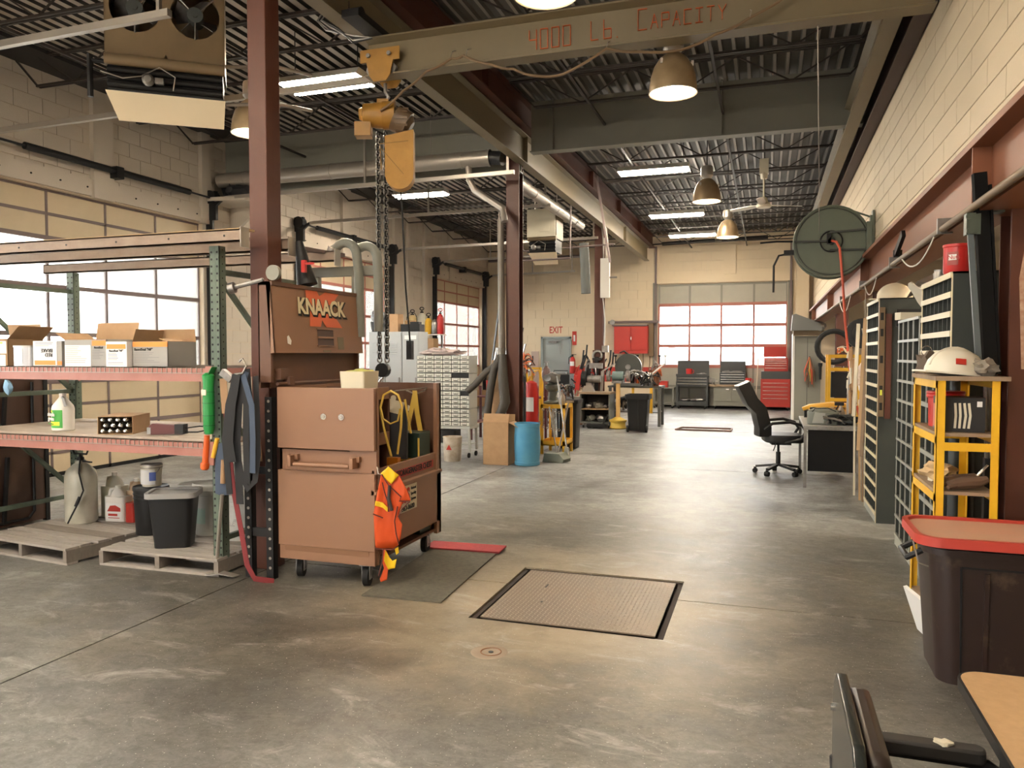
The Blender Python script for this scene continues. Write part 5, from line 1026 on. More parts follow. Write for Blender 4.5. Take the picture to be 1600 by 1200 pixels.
# sprayer shelf
t = thing('wall_shelf', 'thin pale shelf carrying five hand sprayers beside the far left door', 'shelf', (-8.2, 17.5, 2.10)); part(t, 'board', MB().box(-.56, -.2, -.02, .62, .2, .0), 'white')
for x in (-.5, .5): part(t, 'post', MB().box(x-.02, .14, -2.10, x+.02, .18, -.02), 'dull')
def hand_sprayer(x, h, r, m, label, hm='black'):
    t = thing('hand_sprayer', label, 'sprayer', (x, 17.48, 2.10), 0, 'hand sprayers on the shelf')
    part(t, 'tank', MB().lathe([(r*.9, 0), (r, .02), (r, h*.62), (r*.8, h*.72), (r*.35, h*.8), (r*.3, h*.84)], n=16), m); part(t, 'pump', MB().lathe([(r*.35, h*.8), (r*.35, h*.86), (.012, h*.87), (.012, h*.93)], n=10), 'black')
    part(t, 'handle', MB().at(0, 0, h*.97, rx=R(90)).torus((0, 0, 0), .045, .012, 14, 5, sx=1.2, sy=.8), hm); return t
YL = mat('sprayer_cream', (.62, .50, .26), .5)
t = hand_sprayer(-8.42, .60, .13, YL, 'cream hand sprayer with looped hose, leftmost on the shelf'); part(t, 'hose', MB().at(.05, -.14, .36, rx=R(90)).torus((0, 0, 0), .14, .008, 20, 5, sy=1.4), 'black')
hand_sprayer(-8.16, .66, .12, PW, 'tall tan hand sprayer, second from left on the shelf'); hand_sprayer(-7.98, .50, .09, 'yellow', 'yellow hand sprayer in the middle of the shelf'); hand_sprayer(-7.80, .46, .10, 'dull', 'grey metal hand sprayer, second from right on the shelf'); hand_sprayer(-7.66, .62, .085, 'redp', 'red hand sprayer at the right end of the shelf', 'redp')
for i, (x, z, w, h) in enumerate(((-7.95, 1.5, .36, .5), (-7.93, 1.02, .4, .44), (-7.55, 1.45, .12, .3))): carton(x-w/2, x+w/2, 17.3, .3, h, ('brown carton under the sprayer shelf', 'lower brown carton behind the pigeonhole drawers', 'narrow yellow box beside the brown carton')[i], z=z, m='card' if i < 2 else CY, group='cartons around the lockers')
# small parts drawer cabinet
DG = mat('drawer_cab_grey', (.40, .41, .38), .5); DF = mat('drawer_front', (.62, .62, .56), .45)
t = thing('drawer_cabinet', 'tall bank of small pale grey parts drawers on a wheeled stand', 'drawer cabinet', (-4.78, 11.0, 0))
HND = MB().box(-.024, -.012, -.012, .024, 0, .012).mesh('drawer_pull', 'chrome'); DRW = MB().box(-.066, 0, -.027, .066, .03, .027).mi(1).box(-.04, -.005, -.018, .04, 0, .018).mi(0).box(-.035, -.007, -.002, .035, -.005, .015).mi(2).box(-.022, -.018, -.012, .022, -.005, -.006).mesh('drawer', [DF, mat('drawer_frame', (.20, .20, .18), .4), 'chrome'])
for u in range(4):
    z0 = .49+u*.275; b = part(t, 'cabinet_box', MB().box(-.44, .01, z0, .44, .34, z0+.268).box(-.445, -.014, z0, -.437, .01, z0+.268).box(.437, -.014, z0, .445, .01, z0+.268), DG); part(b, 'recess', MB().box(-.437, .004, z0+.002, .437, .0105, z0+.266), 'black')
    for r_ in range(4):
        for c_ in range(6):
            if (u, r_, c_) in ((2, 3, 4), (2, 3, 5), (1, 3, 5)):
                part(b, 'empty_slot', MB().box(-.066, -.002, -.028, .066, 0, .028), 'black', loc=(-.365+c_*.146, .012, z0+.035+r_*.067)); continue
            d = link('drawer', DRW, b, (-.365+c_*.146, -.012, z0+.035+r_*.067))
for x in (-.42, .42):
    for y in (.03, .33):
        part(t, 'leg', MB().bar((x, y, .49), (x*.98+(.02 if x > 0 else -.02), y, .10), .035), DG); part(t, 'caster', MB().cyl((x-.012, y, .04), (x+.012, y, .04), .04, n=12), 'rubber')
part(t, 'stand_top', MB().box(-.46, -.02, .45, .46, .36, .488), DG); part(t, 'lower_shelf', MB().box(-.42, .03, .20, .42, .33, .215), DG)
single('cloth_pile', MB().blob((0, 0, .03), (.36, .14, .05), 8, .5, 3, 3).blob((-.1, 0, .07), (.16, .1, .04), 9, .6, 3, 3), mat('cloth_mauve', (.45, .37, .36), .9), 'crumpled pale cloth and cord lying on the drawer cabinet', 'cloth', (-4.86, 11.18, 1.60))
t = pail('bucket', (-4.48, 10.66, 0), .145, .37, mat('spattered_white', (.60, .57, .50), .6, c2=(.33, .25, .17), scale=9, contrast=.9), 'paint spattered white bucket in front of the drawer cabinet stand', rings=1, bail=False); part(t, 'symbol', MB().prism([(-.045, 0), (.045, 0), (0, .08)], .138, .141), 'red', loc=(0, 0, .18), rot=(R(90), 0, 0))
single('dark_bin', MB().rbox(.5, .25, 0, .2, .03), 'black', 'dark bin on the lower shelf of the drawer stand', 'bin', (-4.85, 11.18, .217))
b = carton(-3.91, -3.52, 10.45, .30, .62, 'tall open tan carton standing left of the blue drum', flaps=(('f', 20, .13), ('b', 5, .1), ('r', 115, .16), ('l', -100, .1)), z=0, group=None)
t = thing('drum', 'blue plastic drum standing right of the tall carton', 'drum', (-3.29, 10.62, 0)); BL = mat('drum_blue', (.06, .24, .42), .4, c2=(.09, .30, .46), scale=3)
part(t, 'shell', MB().lathe([(.175, 0), (.185, .01), (.185, .05), (.18, .055), (.187, .2), (.19, .4), (.182, .555), (.187, .56), (.187, .61), (.17, .61), (.17, .03)], n=32, caps=False).lathe([(.001, .02), (.18, .02)], n=32, caps=False), BL)
# flexible hoses coming down the second column
t = thing('extraction_hose', 'grey extraction pipe splitting into floppy hoses at the second red column', 'hose', (-3.76, 10.80, 0)); HG = mat('hose_brown_grey', (.055, .048, .040), .6, bump=.5, bscale=50)
part(t, 'pipe', MB().cyl((-.0, 0, 3.6), (0.02, 0, 1.55), .05, n=12), mat('pipe_dark_grey', (.16, .14, .12), .45, metal=.3)); part(t, 'hose', MB().tube([(0, 0, 1.6), (-.05, -.03, 1.45), (-.2, -.06, 1.35), (-.38, -.08, 1.15), (-.5, -.08, 1.05)], .05, 10), HG)
part(t, 'hose', MB().tube([(0, -.04, 1.55), (-.08, -.06, 1.40), (-.14, -.06, 1.1), (-.2, -.06, .66)], .06, 10), HG); part(t, 'hose', MB().tube([(.05, -.05, 1.6), (.06, -.08, 1.3), (.10, -.09, .9), (.04, -.1, .74), (-.04, -.1, .64)], [.06, .075, .08, .07, .06], 12), HG)
part(t, 'cuff', MB().cyl((0.0, 0, 1.6), (0, 0, 1.7), .075, n=12), 'dull')
single('cardboard_sheet', MB().cb((0, 0, .75), (.28, .02, 1.5), rx=R(-4), ry=R(4)), 'card', 'tall tan board leaning beside the second red column', 'board', (-3.89, 10.97, .01))
# yellow tool stand with spanners
YP = 'yellow'; t = thing('tool_stand', 'yellow two tier tool stand hung with spanners behind the blue drum', 'stand', (-3.42, 11.85, 0))
for x in (0, .36):
    for y in (0, .5): part(t, 'leg', MB().box(x-.02, y-.02, .0, x+.02, y+.02, .80), YP)
part(t, 'top_tray', MB().box(-.02, -.02, .74, .38, .52, .80), YP); part(t, 'bottom_tray', MB().box(-.02, -.02, .14, .38, .52, .155).box(-.02, -.02, .14, .38, -.005, .22).box(-.02, .505, .14, .38, .52, .22).box(-.02, -.02, .14, -.005, .52, .22).box(.365, -.02, .14, .38, .52, .22), YP)
for k in range(5): part(t, 'spanner', MB().box(-.008, -.004, 0, .008, 0, .26).at(0, -.002, .27, rx=R(90)).torus((0, 0, 0), .017, .006, 10, 4).pop().at(0, -.002, -.01, rx=R(90)).torus((0, 0, 0), .017, .006, 10, 4), 'chrome', loc=(.03+k*.065, -.03, .45-.01*k))
t = thing('machine_vise', 'dark cast machine with wires standing on the yellow tool stand', 'machine', (-3.30, 12.05, .80)); part(t, 'base', MB().lathe([(.14, 0), (.15, .03), (.08, .06), (.07, .2), (.12, .24), (.13, .3), (.05, .34)], n=14), mat('cast_green', (.12, .13, .11), .5)); part(t, 'head', MB().blob((0, 0, .42), (.13, .12, .10), 7, .5, 2), 'dull'); part(t, 'tag', MB().cb((.12, -.1, .15), (.05, .004, .08), ry=.4), 'paper')
t = thing('wheeled_bin', 'black wheeled bin partly hidden behind the yellow tool stand', 'bin', (-3.20, 12.72, 0)); part(t, 'body', MB().rbox(.36, .4, 0.02, .78, .05, taper=.85), 'blackplastic'); part(t, 'rim', MB().rbox(.42, .46, .78, .84, .05), 'blackplastic')
t = thing('dustpan', 'grey green lobby dustpan on the floor by the yellow stand', 'dustpan', (-2.98, 11.05, 0), R(-10)); part(t, 'pan', MB().prism([(-.17, 0), (.16, 0), (.18, .05), (.10, .13), (-.14, .13)], -.16, .10), mat('pan_grey', (.19, .21, .18), .5), rot=(R(90), 0, 0)); part(t, 'handle', MB().cyl((.0, .05, .12), (-.20, .2, .80), .012, n=8), 'dull')
t = thing('broom', 'broom leaning over the dustpan against the tool stand', 'broom', (-2.85, 11.2, 0)); part(t, 'handle', MB().cyl((.0, 0, .22), (-.32, .65, 1.25), .013, n=8), 'dull'); part(t, 'brush', MB().prism([(-.05, .0), (.06, 0), (.03, .20), (-.02, .22)], -.03, .03), mat('bristle', (.3, .3, .28), .9), rot=(R(90), 0, 0))
t = thing('push_pole', 'silver pole standing beside the broom', 'pole', (-3.02, 11.3, 0)); part(t, 'shaft', MB().cyl((0, 0, .02), (.10, .3, .86), .014, n=8), 'galv'); part(t, 'hook', MB().cb((.12, .3, .87), (.12, .03, .03)), 'wood')
# shelf with red boxes, behind the carton
t = thing('steel_shelf', 'dark maroon shelving with clutter behind the extraction hoses', 'shelf', (-5.15, 13.4, 0)); MR = mat('maroon_steel', (.10, .025, .03), .5)
for x in (-.1, 1.35):
    for y in (0, .5): part(t, 'post', MB().box(x-.02, y-.02, 0, x+.02, y+.02, 1.0), MR)
for z in (.35, .82): part(t, 'shelf_board', MB().box(-.1, 0, z-.02, 1.35, .5, z), MR)
o = thing('toolbox', 'red toolbox on the maroon shelving, left of the hoses', 'toolbox', (-4.72, 13.5, .82)); part(o, 'body', MB().rbox(.46, .25, 0, .30, .03), 'redp'); part(o, 'handle', MB().tube([(-.12, 0, .3), (-.1, 0, .35), (.1, 0, .35), (.12, 0, .3)], .012, 6), 'yellow'); part(o, 'clasp', MB().box(.1, -.13, .02, .14, -.124, .26), 'dull')
o = thing('fuel_can', 'red fuel can beside the red toolbox', 'can', (-4.28, 13.55, .82)); part(o, 'body', MB().rbox(.36, .2, 0, .26, .06), 'red'); part(o, 'spout', MB().cyl((.08, 0, .25), (.14, 0, .38), .02, n=8), 'yellow')
single('paper_bag', MB().cb((0, 0, .14), (.22, .15, .28), rz=.1), 'paper', 'white bag with red print on the lower maroon shelf', 'bag', (-4.55, 13.5, .35))
t = thing('wire_coil', 'coils of grey wire lying over the red toolbox', 'coil', (-4.6, 13.45, 1.17)); [part(t, 'loop', MB().torus((k*.05-.05, 0, .015+.02*k), .2-.02*k, .012, 20, 5), 'dull') for k in range(3)]
t = thing('yellow_crate_frame', 'yellow tubular frame standing behind the hoses', 'frame', (-4.5, 14.5, .0)); [part(t, 'upright', MB().bar((x, 0, 0), (x, 0, 1.35), .04), YP) for x in (0, .28)]; part(t, 'top_rail', MB().bar((0, 0, 1.33), (.28, 0, 1.33), .04), YP)
t = thing('orange_cone', 'orange curved shovel blade beyond the hoses', 'shovel', (-5.3, 16.0, .75)); part(t, 'blade', MB().sheet([[(-.1+.04*i, 0, .14*i), (0+.03*i, -.06, .14*i), (.08+.02*i, 0, .14*i)] for i in range(6)], .01), mat('blade_orange', (.75, .32, .06), .5)); part(t, 'shaft', MB().cyl((-.06, 0, -.74), (-.02, 0, .1), .02, n=8), 'wood')
# leaning stock in the far left corner
rnd = random.Random(5); SM = ['dull', 'wood', 'black', 'black', 'door_rail', 'dull', 'wood', 'red_steel2', 'dull', 'dull', 'card', 'dull']
NM = ['grey angle bar', 'wooden batten', 'dark pipe', 'black bar', 'brown bar', 'dull steel tube', 'long wooden pole', 'rusty bar', 'dull pipe', 'grey flat bar', 'tan batten', 'short steel rod']
LB = ['leftmost in the far corner', 'by the far left door', 'standing tall in the corner', 'leaning right in the corner', 'nearest the far wall', 'beside the tall pipe', 'leaning in the corner rack', 'at the back of the stock', 'crossing the others', 'left of the steel door', 'leaning by the dado', 'in front of the corner stock']
for i in range(12):
    x = -8.35+i*.13; h = (1.7, 1.3, 3.0, 2.6, 1.4, 2.9, 2.2, 1.2, 1.9, 1.5, 1.1, .9)[i]; lean = rnd.uniform(-.1, .35)
    single('leaning_bar', MB().bar((0, 0, 0), (lean, .45, h), .06, .03), SM[i], NM[i]+' '+LB[i], 'bar', (x, 22.6-(i % 3)*.35, .02), group='stock leaning in the far left corner')
single('tall_board', MB().cb((0, 0, .85), (.24, .03, 1.7)), mat('board_pink', (.45, .34, .29), .7), 'tall pinkish board beside the steel exit door', 'board', (-7.05, 23.6, .0))
single('corner_stain_box', MB().box(0, 0, 0, .5, .3, .5), 'card', 'carton standing in the far left corner', 'box', (-8.5, 22.2, 0))
# work area around the third column
t = thing('gas_cylinder', 'tall brown gas cylinder standing in front of the steel door', 'cylinder', (-5.26, 18.6, 0)); part(t, 'cylinder', MB().lathe([(.11, 0), (.12, .02), (.12, 1.12), (.09, 1.24), (.04, 1.29), (.04, 1.32)], n=20), mat('cyl_brown', (.13, .07, .06), .45)); part(t, 'valve', MB().cb((0, 0, 1.36), (.05, .05, .1)).cyl((-.06, 0, 1.41), (.06, 0, 1.41), .015), 'dull')
t = thing('welder', 'black welding machine on a blue grey cart right of the gas cylinder', 'welder', (-4.85, 18.7, 0)); part(t, 'cart', MB().box(-.2, -.2, .25, .22, .3, .72), mat('blue_grey', (.19, .23, .28), .5)); part(t, 'machine', MB().cb((-.02, .05, .93), (.46, .45, .36), rx=.05), 'blackplastic'); part(t, 'handle', MB().tube([(-.2, -.15, 1.1), (-.2, -.15, 1.2), (.16, -.15, 1.2), (.16, -.15, 1.1)], .012, 6), 'black'); part(t, 'cable', MB().tube([(.2, 0, 1.0), (.45, 0, .8), (.75, 0, .85), (.95, 0, 1.2), (1.1, 0, 1.5)], .018, 7), 'black'); cast4(t, .42, .5, .25, .08)
for x, lab_ in ((-5.86, 'red wall mounted fire extinguisher right of the steel door'),):
    t = thing('fire_extinguisher', lab_, 'extinguisher', (x, YF-.12, 1.0)); part(t, 'body', MB().lathe([(.085, 0), (.09, .02), (.09, .42), (.06, .5), (.03, .53)], n=18), 'redp'); part(t, 'label', wrap(R(220), R(320), .24, .38, .092), 'paper'); part(t, 'valve', MB().cb((0, 0, .56), (.05, .04, .06)).cb((.05, 0, .6), (.14, .02, .02)), 'black'); part(t, 'hose', MB().tube([(-.04, 0, .56), (-.12, -.02, .5), (-.12, -.02, .3)], .012, 6), 'black')
t = thing('red_drum', 'red upright cylinder below the fire extinguisher', 'drum', (-5.72, 23.3, 0)); part(t, 'shell', MB().lathe([(.16, 0), (.17, .02), (.17, .9), (.15, .95), (.05, .97)], n=20), 'redp'); single('yellow_post', MB().box(-.05, -.03, 0, .05, .03, 1.0), 'yellow', 'yellow post right of the red cylinder', 'post', (-5.35, 23.2, 0))
t = thing('tree_stump', 'dark wooden block standing left of the grey tool cart', 'block', (-4.12, 17.2, 0)); part(t, 'block', MB().box(-.2, -.2, 0, .2, .2, .56), mat('block_wood', (.14, .075, .045), .8, c2=(.09, .045, .03), scale=3, stretch=(4, 4, .6)), bev=.01); part(t, 'cap', MB().cb((-.02, 0, .6), (.26, .25, .08)), 'grey_steel')
CT = mat('cart_dark', (.10, .105, .10), .5)
t = thing('tool_cart', 'dark grey open shelf cart with wood top and machine parts inside', 'cart', (-3.52, 16.66, 0))
part(t, 'side_panel', MB().box(-.36, -.25, .10, -.33, .3, .74), CT); part(t, 'side_panel', MB().box(.28, -.25, .10, .31, .3, .74), CT); part(t, 'back_panel', MB().box(-.33, .28, .1, .28, .3, .74), 'black'); part(t, 'bottom', MB().box(-.33, -.25, .1, .28, .28, .13), CT); part(t, 'shelf', MB().box(-.33, -.25, .40, .28, .28, .415), 'card'); part(t, 'top', MB().box(-.38, -.28, .74, .33, .32, .78), 'wood'); cast4(t, .66, .55)
for i, (x, z, s_) in enumerate(((-.18, .48, .09), (.02, .49, .11), (.17, .46, .06), (-.15, .2, .1), (.08, .2, .11))): single('machine_part', MB().blob((0, 0, 0), (s_, s_, s_*.75), i, .7, 2), ('dull', 'grey_steel')[i % 2], ('grey machine part on the middle shelf of the dark cart, left', 'large machine part in the middle of the cart shelf', 'small machine part at the right of the cart shelf', 'machine part on the cart bottom, left', 'machine part on the cart bottom, right')[i], 'part', (-3.52+x, 16.6, z), group='machine parts in the dark cart')
t = thing('floor_jack', 'black low trolley jack in front of the dark cart', 'jack', (-3.45, 16.35, 0)); part(t, 'frame', MB().box(-.25, -.06, .03, .2, .06, .10).bar((.1, 0, .1), (.2, 0, .3), .03), 'black'); part(t, 'wheel', MB().cyl((-.2, -.08, .03), (-.2, .08, .03), .03), 'rubber')
t = thing('bench_grinder', 'red sanding machine with belt and round motor on the dark cart', 'grinder', (-3.75, 16.7, .78)); part(t, 'base', MB().prism([(-.14, 0), (.14, 0), (.05, .2), (-.05, .2)], -.08, .08), 'galv', rot=(R(90), 0, 0)); part(t, 'motor', MB().cyl((-.02, 0, .28), (.28, 0, .28), .08, n=14), 'dull'); part(t, 'wheel', MB().cyl((-.14, 0, .28), (-.04, 0, .28), .17, n=20), 'rubber'); part(t, 'guard', MB().prism([(-.3, .05), (-.2, .02), (-.14, .46), (-.18, .5), (-.24, .4)], -.06, .06), 'redp', rot=(R(90), 0, 0))
t = thing('pedestal_grinder', 'bench grinder on a yellow pedestal with a wheel rim foot', 'grinder', (-3.04, 16.45, 0)); part(t, 'rim_foot', MB().lathe([(.17, 0), (.19, .02), (.165, .05), (.16, .13), (.185, .16), (.19, .19), (.15, .2), (.06, .25), (.03, .25)], n=26), mat('rim_yellow', (.55, .38, .06), .5)); part(t, 'post', MB().box(-.04, -.04, .2, .04, .04, 1.0), mat('post_tan', (.58, .36, .12), .5)); part(t, 'bracket', MB().box(-.08, -.06, .98, .08, .06, 1.02), 'dull')
part(t, 'motor', MB().cyl((-.12, 0, 1.14), (.12, 0, 1.14), .10, n=18), mat('teal_grey', (.13, .19, .19), .45)); part(t, 'wheel', MB().cyl((-.24, 0, 1.14), (-.18, 0, 1.14), .12, n=20), 'dull'); part(t, 'wheel', MB().cyl((.18, 0, 1.14), (.24, 0, 1.14), .12, n=20), 'dull'); part(t, 'shaft', MB().cyl((-.18, 0, 1.14), (.18, 0, 1.14), .02), 'dull')
t = thing('chop_saw', 'large dark abrasive chop saw on the cluttered bench', 'saw', (-2.95, 17.2, .90)); part(t, 'guard', MB().prism([(.30*cos(a), .30*sin(a)) for a in [R(-20)+i*R(220)/16 for i in range(17)]]+[(-.1, -.1), (.1, -.1)], -.04, .04), mat('saw_dark', (.05, .055, .05), .4), loc=(0, 0, .42), rot=(R(90), 0, 0)); part(t, 'blade', MB().cyl((0, -.005, .40), (0, .005, .40), .24, n=28), 'dull'); part(t, 'hub', MB().cyl((0, -.07, .42), (0, .05, .42), .06), 'dull'); part(t, 'base', MB().box(-.3, -.2, 0, .3, .2, .06), CT); part(t, 'vise', MB().box(-.25, -.15, .06, -.1, .1, .18), 'dull'); part(t, 'handle', MB().tube([(.05, 0, .66), (-.1, 0, .78), (-.2, 0, .74)], .02, 7), 'black')
t = thing('workbench', 'dark steel workbench crowded with vises behind the grinder', 'bench', (-2.75, 17.4, 0)); part(t, 'top', MB().box(-.65, -.3, .86, .55, .35, .90), CT)
for x in (-.6, .5):
    for y in (-.25, .3): part(t, 'leg', MB().box(x-.03, y-.03, 0, x+.03, y+.03, .86), CT)
part(t, 'shelf', MB().box(-.6, -.25, .3, .5, .3, .32), CT); part(t, 'yellow_upright', MB().box(.3, -.33, .3, .36, -.28, .86), 'yellow'); part(t, 'yellow_upright', MB().box(-.1, -.33, .3, -.05, -.28, .86), 'yellow')
for i, (x, s_, m) in enumerate(((-.45, .12, 'dull'), (-.05, .1, 'black'), (.2, .12, 'dull'), (.42, .1, 'red_steel2'), (.33, .07, 'dull'))): 
    t = thing('vise', ('vise at the left end of the bench', 'black clamp block in the middle of the bench', 'grey vise right of the chop saw', 'brown vise at the right end of the bench', 'small vise on the bench front edge')[i], 'vise', (-2.75+x, 17.2 if i < 4 else 17.12, .90), R(20*i), 'vises on the dark bench'); part(t, 'base', MB().cyl((0, 0, 0), (0, 0, .05), s_*.6), m); part(t, 'jaw', MB().box(-s_, -s_*.4, .05, -.01, s_*.4, .22), m); part(t, 'jaw', MB().box(.01, -s_*.3, .05, s_*.7, s_*.3, .2), m); part(t, 'screw', MB().cyl((s_*.7, 0, .1), (s_*1.5, 0, .1), .012), 'chrome')
t = thing('bench_lamp_arm', 'bent pale steel arm standing left of the chop saw', 'arm', (-3.5, 16.9, .78)); part(t, 'arm', MB().bar((0, 0, 0), (.02, 0, .45), .06, .03).bar((.02, 0, .45), (.30, 0, .62), .05, .03), 'galv')
t = thing('wheeled_bin', 'black wheeled rubbish bin standing right of the pedestal grinder', 'bin', (-2.52, 15.95, 0)); part(t, 'body', MB().rbox(.44, .46, .03, .74, .05, taper=.82, shell=.01), 'blackplastic'); part(t, 'rim', MB().rbox(.50, .52, .68, .78, .05, shell=.03), 'blackplastic'); part(t, 'wheel', MB().cyl((-.21, -.18, .07), (-.17, -.18, .07), .07, n=16), 'rubber'); part(t, 'wheel', MB().cyl((.17, -.18, .07), (.21, -.18, .07), .07, n=16), 'rubber'); part(t, 'rib', MB().bar((0.02, -.20, .05), (.02, -.235, .70), .012), 'blackplastic')
# things hung on the third column
t = thing('tool_holder', 'cluster of clamps and hoses hung on the third red column', 'tool rack', (-3.60, 17.0, 1.2)); part(t, 'plate', MB().box(-.12, -.02, .0, .16, .0, .5), 'red_steel'); part(t, 'junction_box', MB().box(.1, -.08, .45, .24, 0, .60), 'dull'); part(t, 'clamp', MB().at(0, -.06, .38, rx=R(80)).torus((0, 0, 0), .10, .03, 14, 6), 'dull')
for x, h in ((-.32, .5), (-.24, .62), (.3, .5), (.36, .45)): part(t, 'hanging_tool', MB().tube([(x, -.05, h), (x-.02, -.06, h-.25), (x-.12, -.05, h-.55)], .02, 6), 'black')
single('vertical_conduit', MB().tube([(0, 0, 0), (.02, 0, 1.2), (-.05, 0, 1.9), (.0, 0, 3.0)], .012, 6), 'galv', 'thin conduit running up the third red column', 'conduit', (-3.47, 17.0, 1.2))
# ================================================================ FAR WALL
def dz(t, w, z0, hs, m, y=0, pm='chrome'):
    z = z0
    for h in hs:
        d = part(t, 'drawer', MB().box(-w/2, y-.015, z+.006, w/2, y, z+h-.006), m); part(d, 'pull', MB().box(-w/2, y-.028, z+h-.022, w/2, y-.014, z+h-.010), pm); z += h
TB = mat('toolbox_black', (.045, .048, .05), .4)
t = thing('wall_cabinet', 'red two door wall cabinet left of the far window door', 'cabinet', (-3.98, YF, 1.63)); part(t, 'body', MB().box(-.52, -.3, 0, .52, -.01, .84), 'red')
for s_ in (-1, 1): d = part(t, 'door', MB().box(.01*s_, -.32, .10, .51*s_, -.302, .83), 'red', bev=.004)
part(t, 'handle', MB().cyl((.02, -.35, .42), (.02, -.35, .52), .014), 'chrome'); part(t, 'top_ledge', MB().box(-.58, -.34, .85, .50, 0, .89), 'door_rail'); part(t, 'bottom_rail', MB().box(-.52, -.325, .0, .52, -.302, .08), 'red')
t = thing('pipe_rack', 'long pipe with fitting lying on brackets above the red wall cabinet', 'pipe', (-3.95, YF-.2, 2.60)); part(t, 'pipe', MB().cyl((-.75, 0, 0), (.8, 0, 0), .04, n=8), 'door_rail'); part(t, 'fitting', MB().cyl((-.62, -.05, 0), (-.62, .05, 0), .08), 'dull')
for i in range(8):
    x = -4.5+i*.17+(0.35 if i > 4 else 0); single('hand_tool', MB().bar((0, 0, 0), (.0, 0, -.28-.05*(i % 3)), .03, .02).cb((0, 0, -.02), (.09, .03, .05)), ('black', 'dull')[i % 2], ('short black tool hung ', 'steel tool hung ')[i % 2]+['at the left end of the row', 'second from the left', 'third from the left', 'left of the middle', 'right of the middle', 'third from the right', 'second from the right', 'at the right end of the row'][i]+' below the red cabinet', 'tool', (x, YF-.03, 1.58), group='hand tools hung below the red cabinet')
t = thing('steel_locker_strip', 'narrow brown locker strip between red cabinet and far door', 'panel', (-3.38, YF-.05, 1.45)); part(t, 'panel', MB().box(-.07, -.1, .1, .07, 0, 1.1), 'pipe_tan' if 'pipe_tan' in mt else MATS['pipe_tan'])
t = thing('utility_cart', 'grey open cart with a red toolbox on top by the far wall', 'cart', (-2.92, 23.35, 0))
for x in (-.29, .29):
    for y in (-.2, .2): part(t, 'leg', MB().box(x-.025, y-.025, .08, x+.025, y+.025, .60), 'grey_steel')
part(t, 'top', MB().box(-.32, -.23, .58, .32, .23, .62), 'grey_steel'); part(t, 'tray', MB().box(-.32, -.23, .12, .32, .23, .16), 'grey_steel'); part(t, 'back_panel', MB().box(-.29, .2, .16, .29, .22, .58), 'grey_steel'); cast4(t, .62, .46)
o = thing('toolbox', 'red toolbox on the grey cart below the far window door', 'toolbox', (-3.0, 23.3, .62)); part(o, 'body', MB().box(-.2, -.13, 0, .2, .13, .17), 'red', bev=.006); part(o, 'lid', MB().box(-.205, -.135, .17, .205, .135, .19), 'redp')
t = thing('tool_cart', 'black rolling tool cart with raised lid and three drawers by the far door', 'cart', (-2.08, 23.3, 0))
for x in (-.43, .43):
    for y in (-.24, .24): part(t, 'post', MB().box(x-.03, y-.03, .09, x+.03, y+.03, .80), TB)
part(t, 'bottom_tray', MB().box(-.43, -.26, .10, .43, .26, .22), TB); part(t, 'drawer_case', MB().box(-.45, -.26, .66, .45, .27, .98), TB); dz(t, .84, .67, (.085, .085, .085), TB, y=-.262); part(t, 'lid', MB().box(-.46, .2, .98, .46, .24, 1.42), TB); part(t, 'tray_rim', MB().box(-.46, -.28, .96, .46, -.25, 1.03), TB); cast4(t, .86, .5, .1, .05)
part(t, 'tray_contents', MB().blob((-.2, 0, .26), (.15, .1, .05), 2, .6, 2).blob((.2, 0, .26), (.18, .1, .06), 4, .6, 2).cyl((-.05, -.1, .25), (.08, -.1, .27), .03), 'dull'); part(t, 'open_tools', MB().blob((.25, 0, 1.0), (.14, .1, .06), 3, .6, 2), 'dull')
def mug(loc, label): t = thing('cup', label, 'cup', loc, 0); part(t, 'cup', MB().lathe([(.07, 0), (.085, .01), (.09, .2), (.08, .2), (.07, .02)], n=18, caps=False).lathe([(.001, .01), (.08, .01)], n=18, caps=False), 'redp'); part(t, 'handle', MB().tube([(.085, 0, .17), (.13, 0, .15), (.13, 0, .08), (.085, 0, .05)], .012, 6), 'redp'); return t
mug((-2.18, 23.2, .985), 'red plastic cup standing in the black tool cart'); 
t = thing('work_cabinet', 'grey two door cabinet bench with a wooden top at the far wall', 'cabinet', (-.98, 23.5, 0)); part(t, 'body', MB().box(-.5, -.25, .10, .5, .28, .66), 'grey_steel'); part(t, 'top', MB().box(-.66, -.3, .66, .58, .3, .72), 'wood')
for s_ in (-1, 1): d = part(t, 'door', MB().box(.01*s_, -.268, .24, .47*s_, -.252, .64), 'grey_steel', bev=.003); part(d, 'pull', MB().box(.06*s_, -.29, .57, .14*s_, -.27, .6), 'chrome')
cast4(t, 1.0, .5, .1, .045)
t = thing('top_chest', 'black top chest with open lid and four drawers on the grey cabinet', 'tool chest', (-.95, 23.5, .72)); part(t, 'case', MB().box(-.36, -.2, 0, .36, .22, .34), TB); dz(t, .66, .03, (.07, .07, .07, .07), TB, y=-.202); part(t, 'lid', MB().box(-.36, .2, .34, .36, .23, .68), TB); part(t, 'open_tools', MB().blob((.1, 0, .35), (.2, .12, .06), 5, .6, 2).cb((-.2, 0, .37), (.2, .1, .06), ry=-.15), 'dull')
mug((-.50, 23.3, .72), 'red plastic cup on the end of the grey cabinet bench')
t = thing('vise', 'grey bench vise on the left end of the grey cabinet bench', 'vise', (-1.52, 23.4, .72)); part(t, 'base', MB().cyl((0, 0, 0), (0, 0, .06), .07), 'dull'); part(t, 'jaw', MB().box(-.14, -.05, .06, -.01, .05, .2), 'dull'); part(t, 'jaw', MB().box(.01, -.05, .06, .08, .05, .18), 'dull'); part(t, 'screw', MB().cyl((.08, 0, .1), (.16, 0, .1), .012), 'chrome')
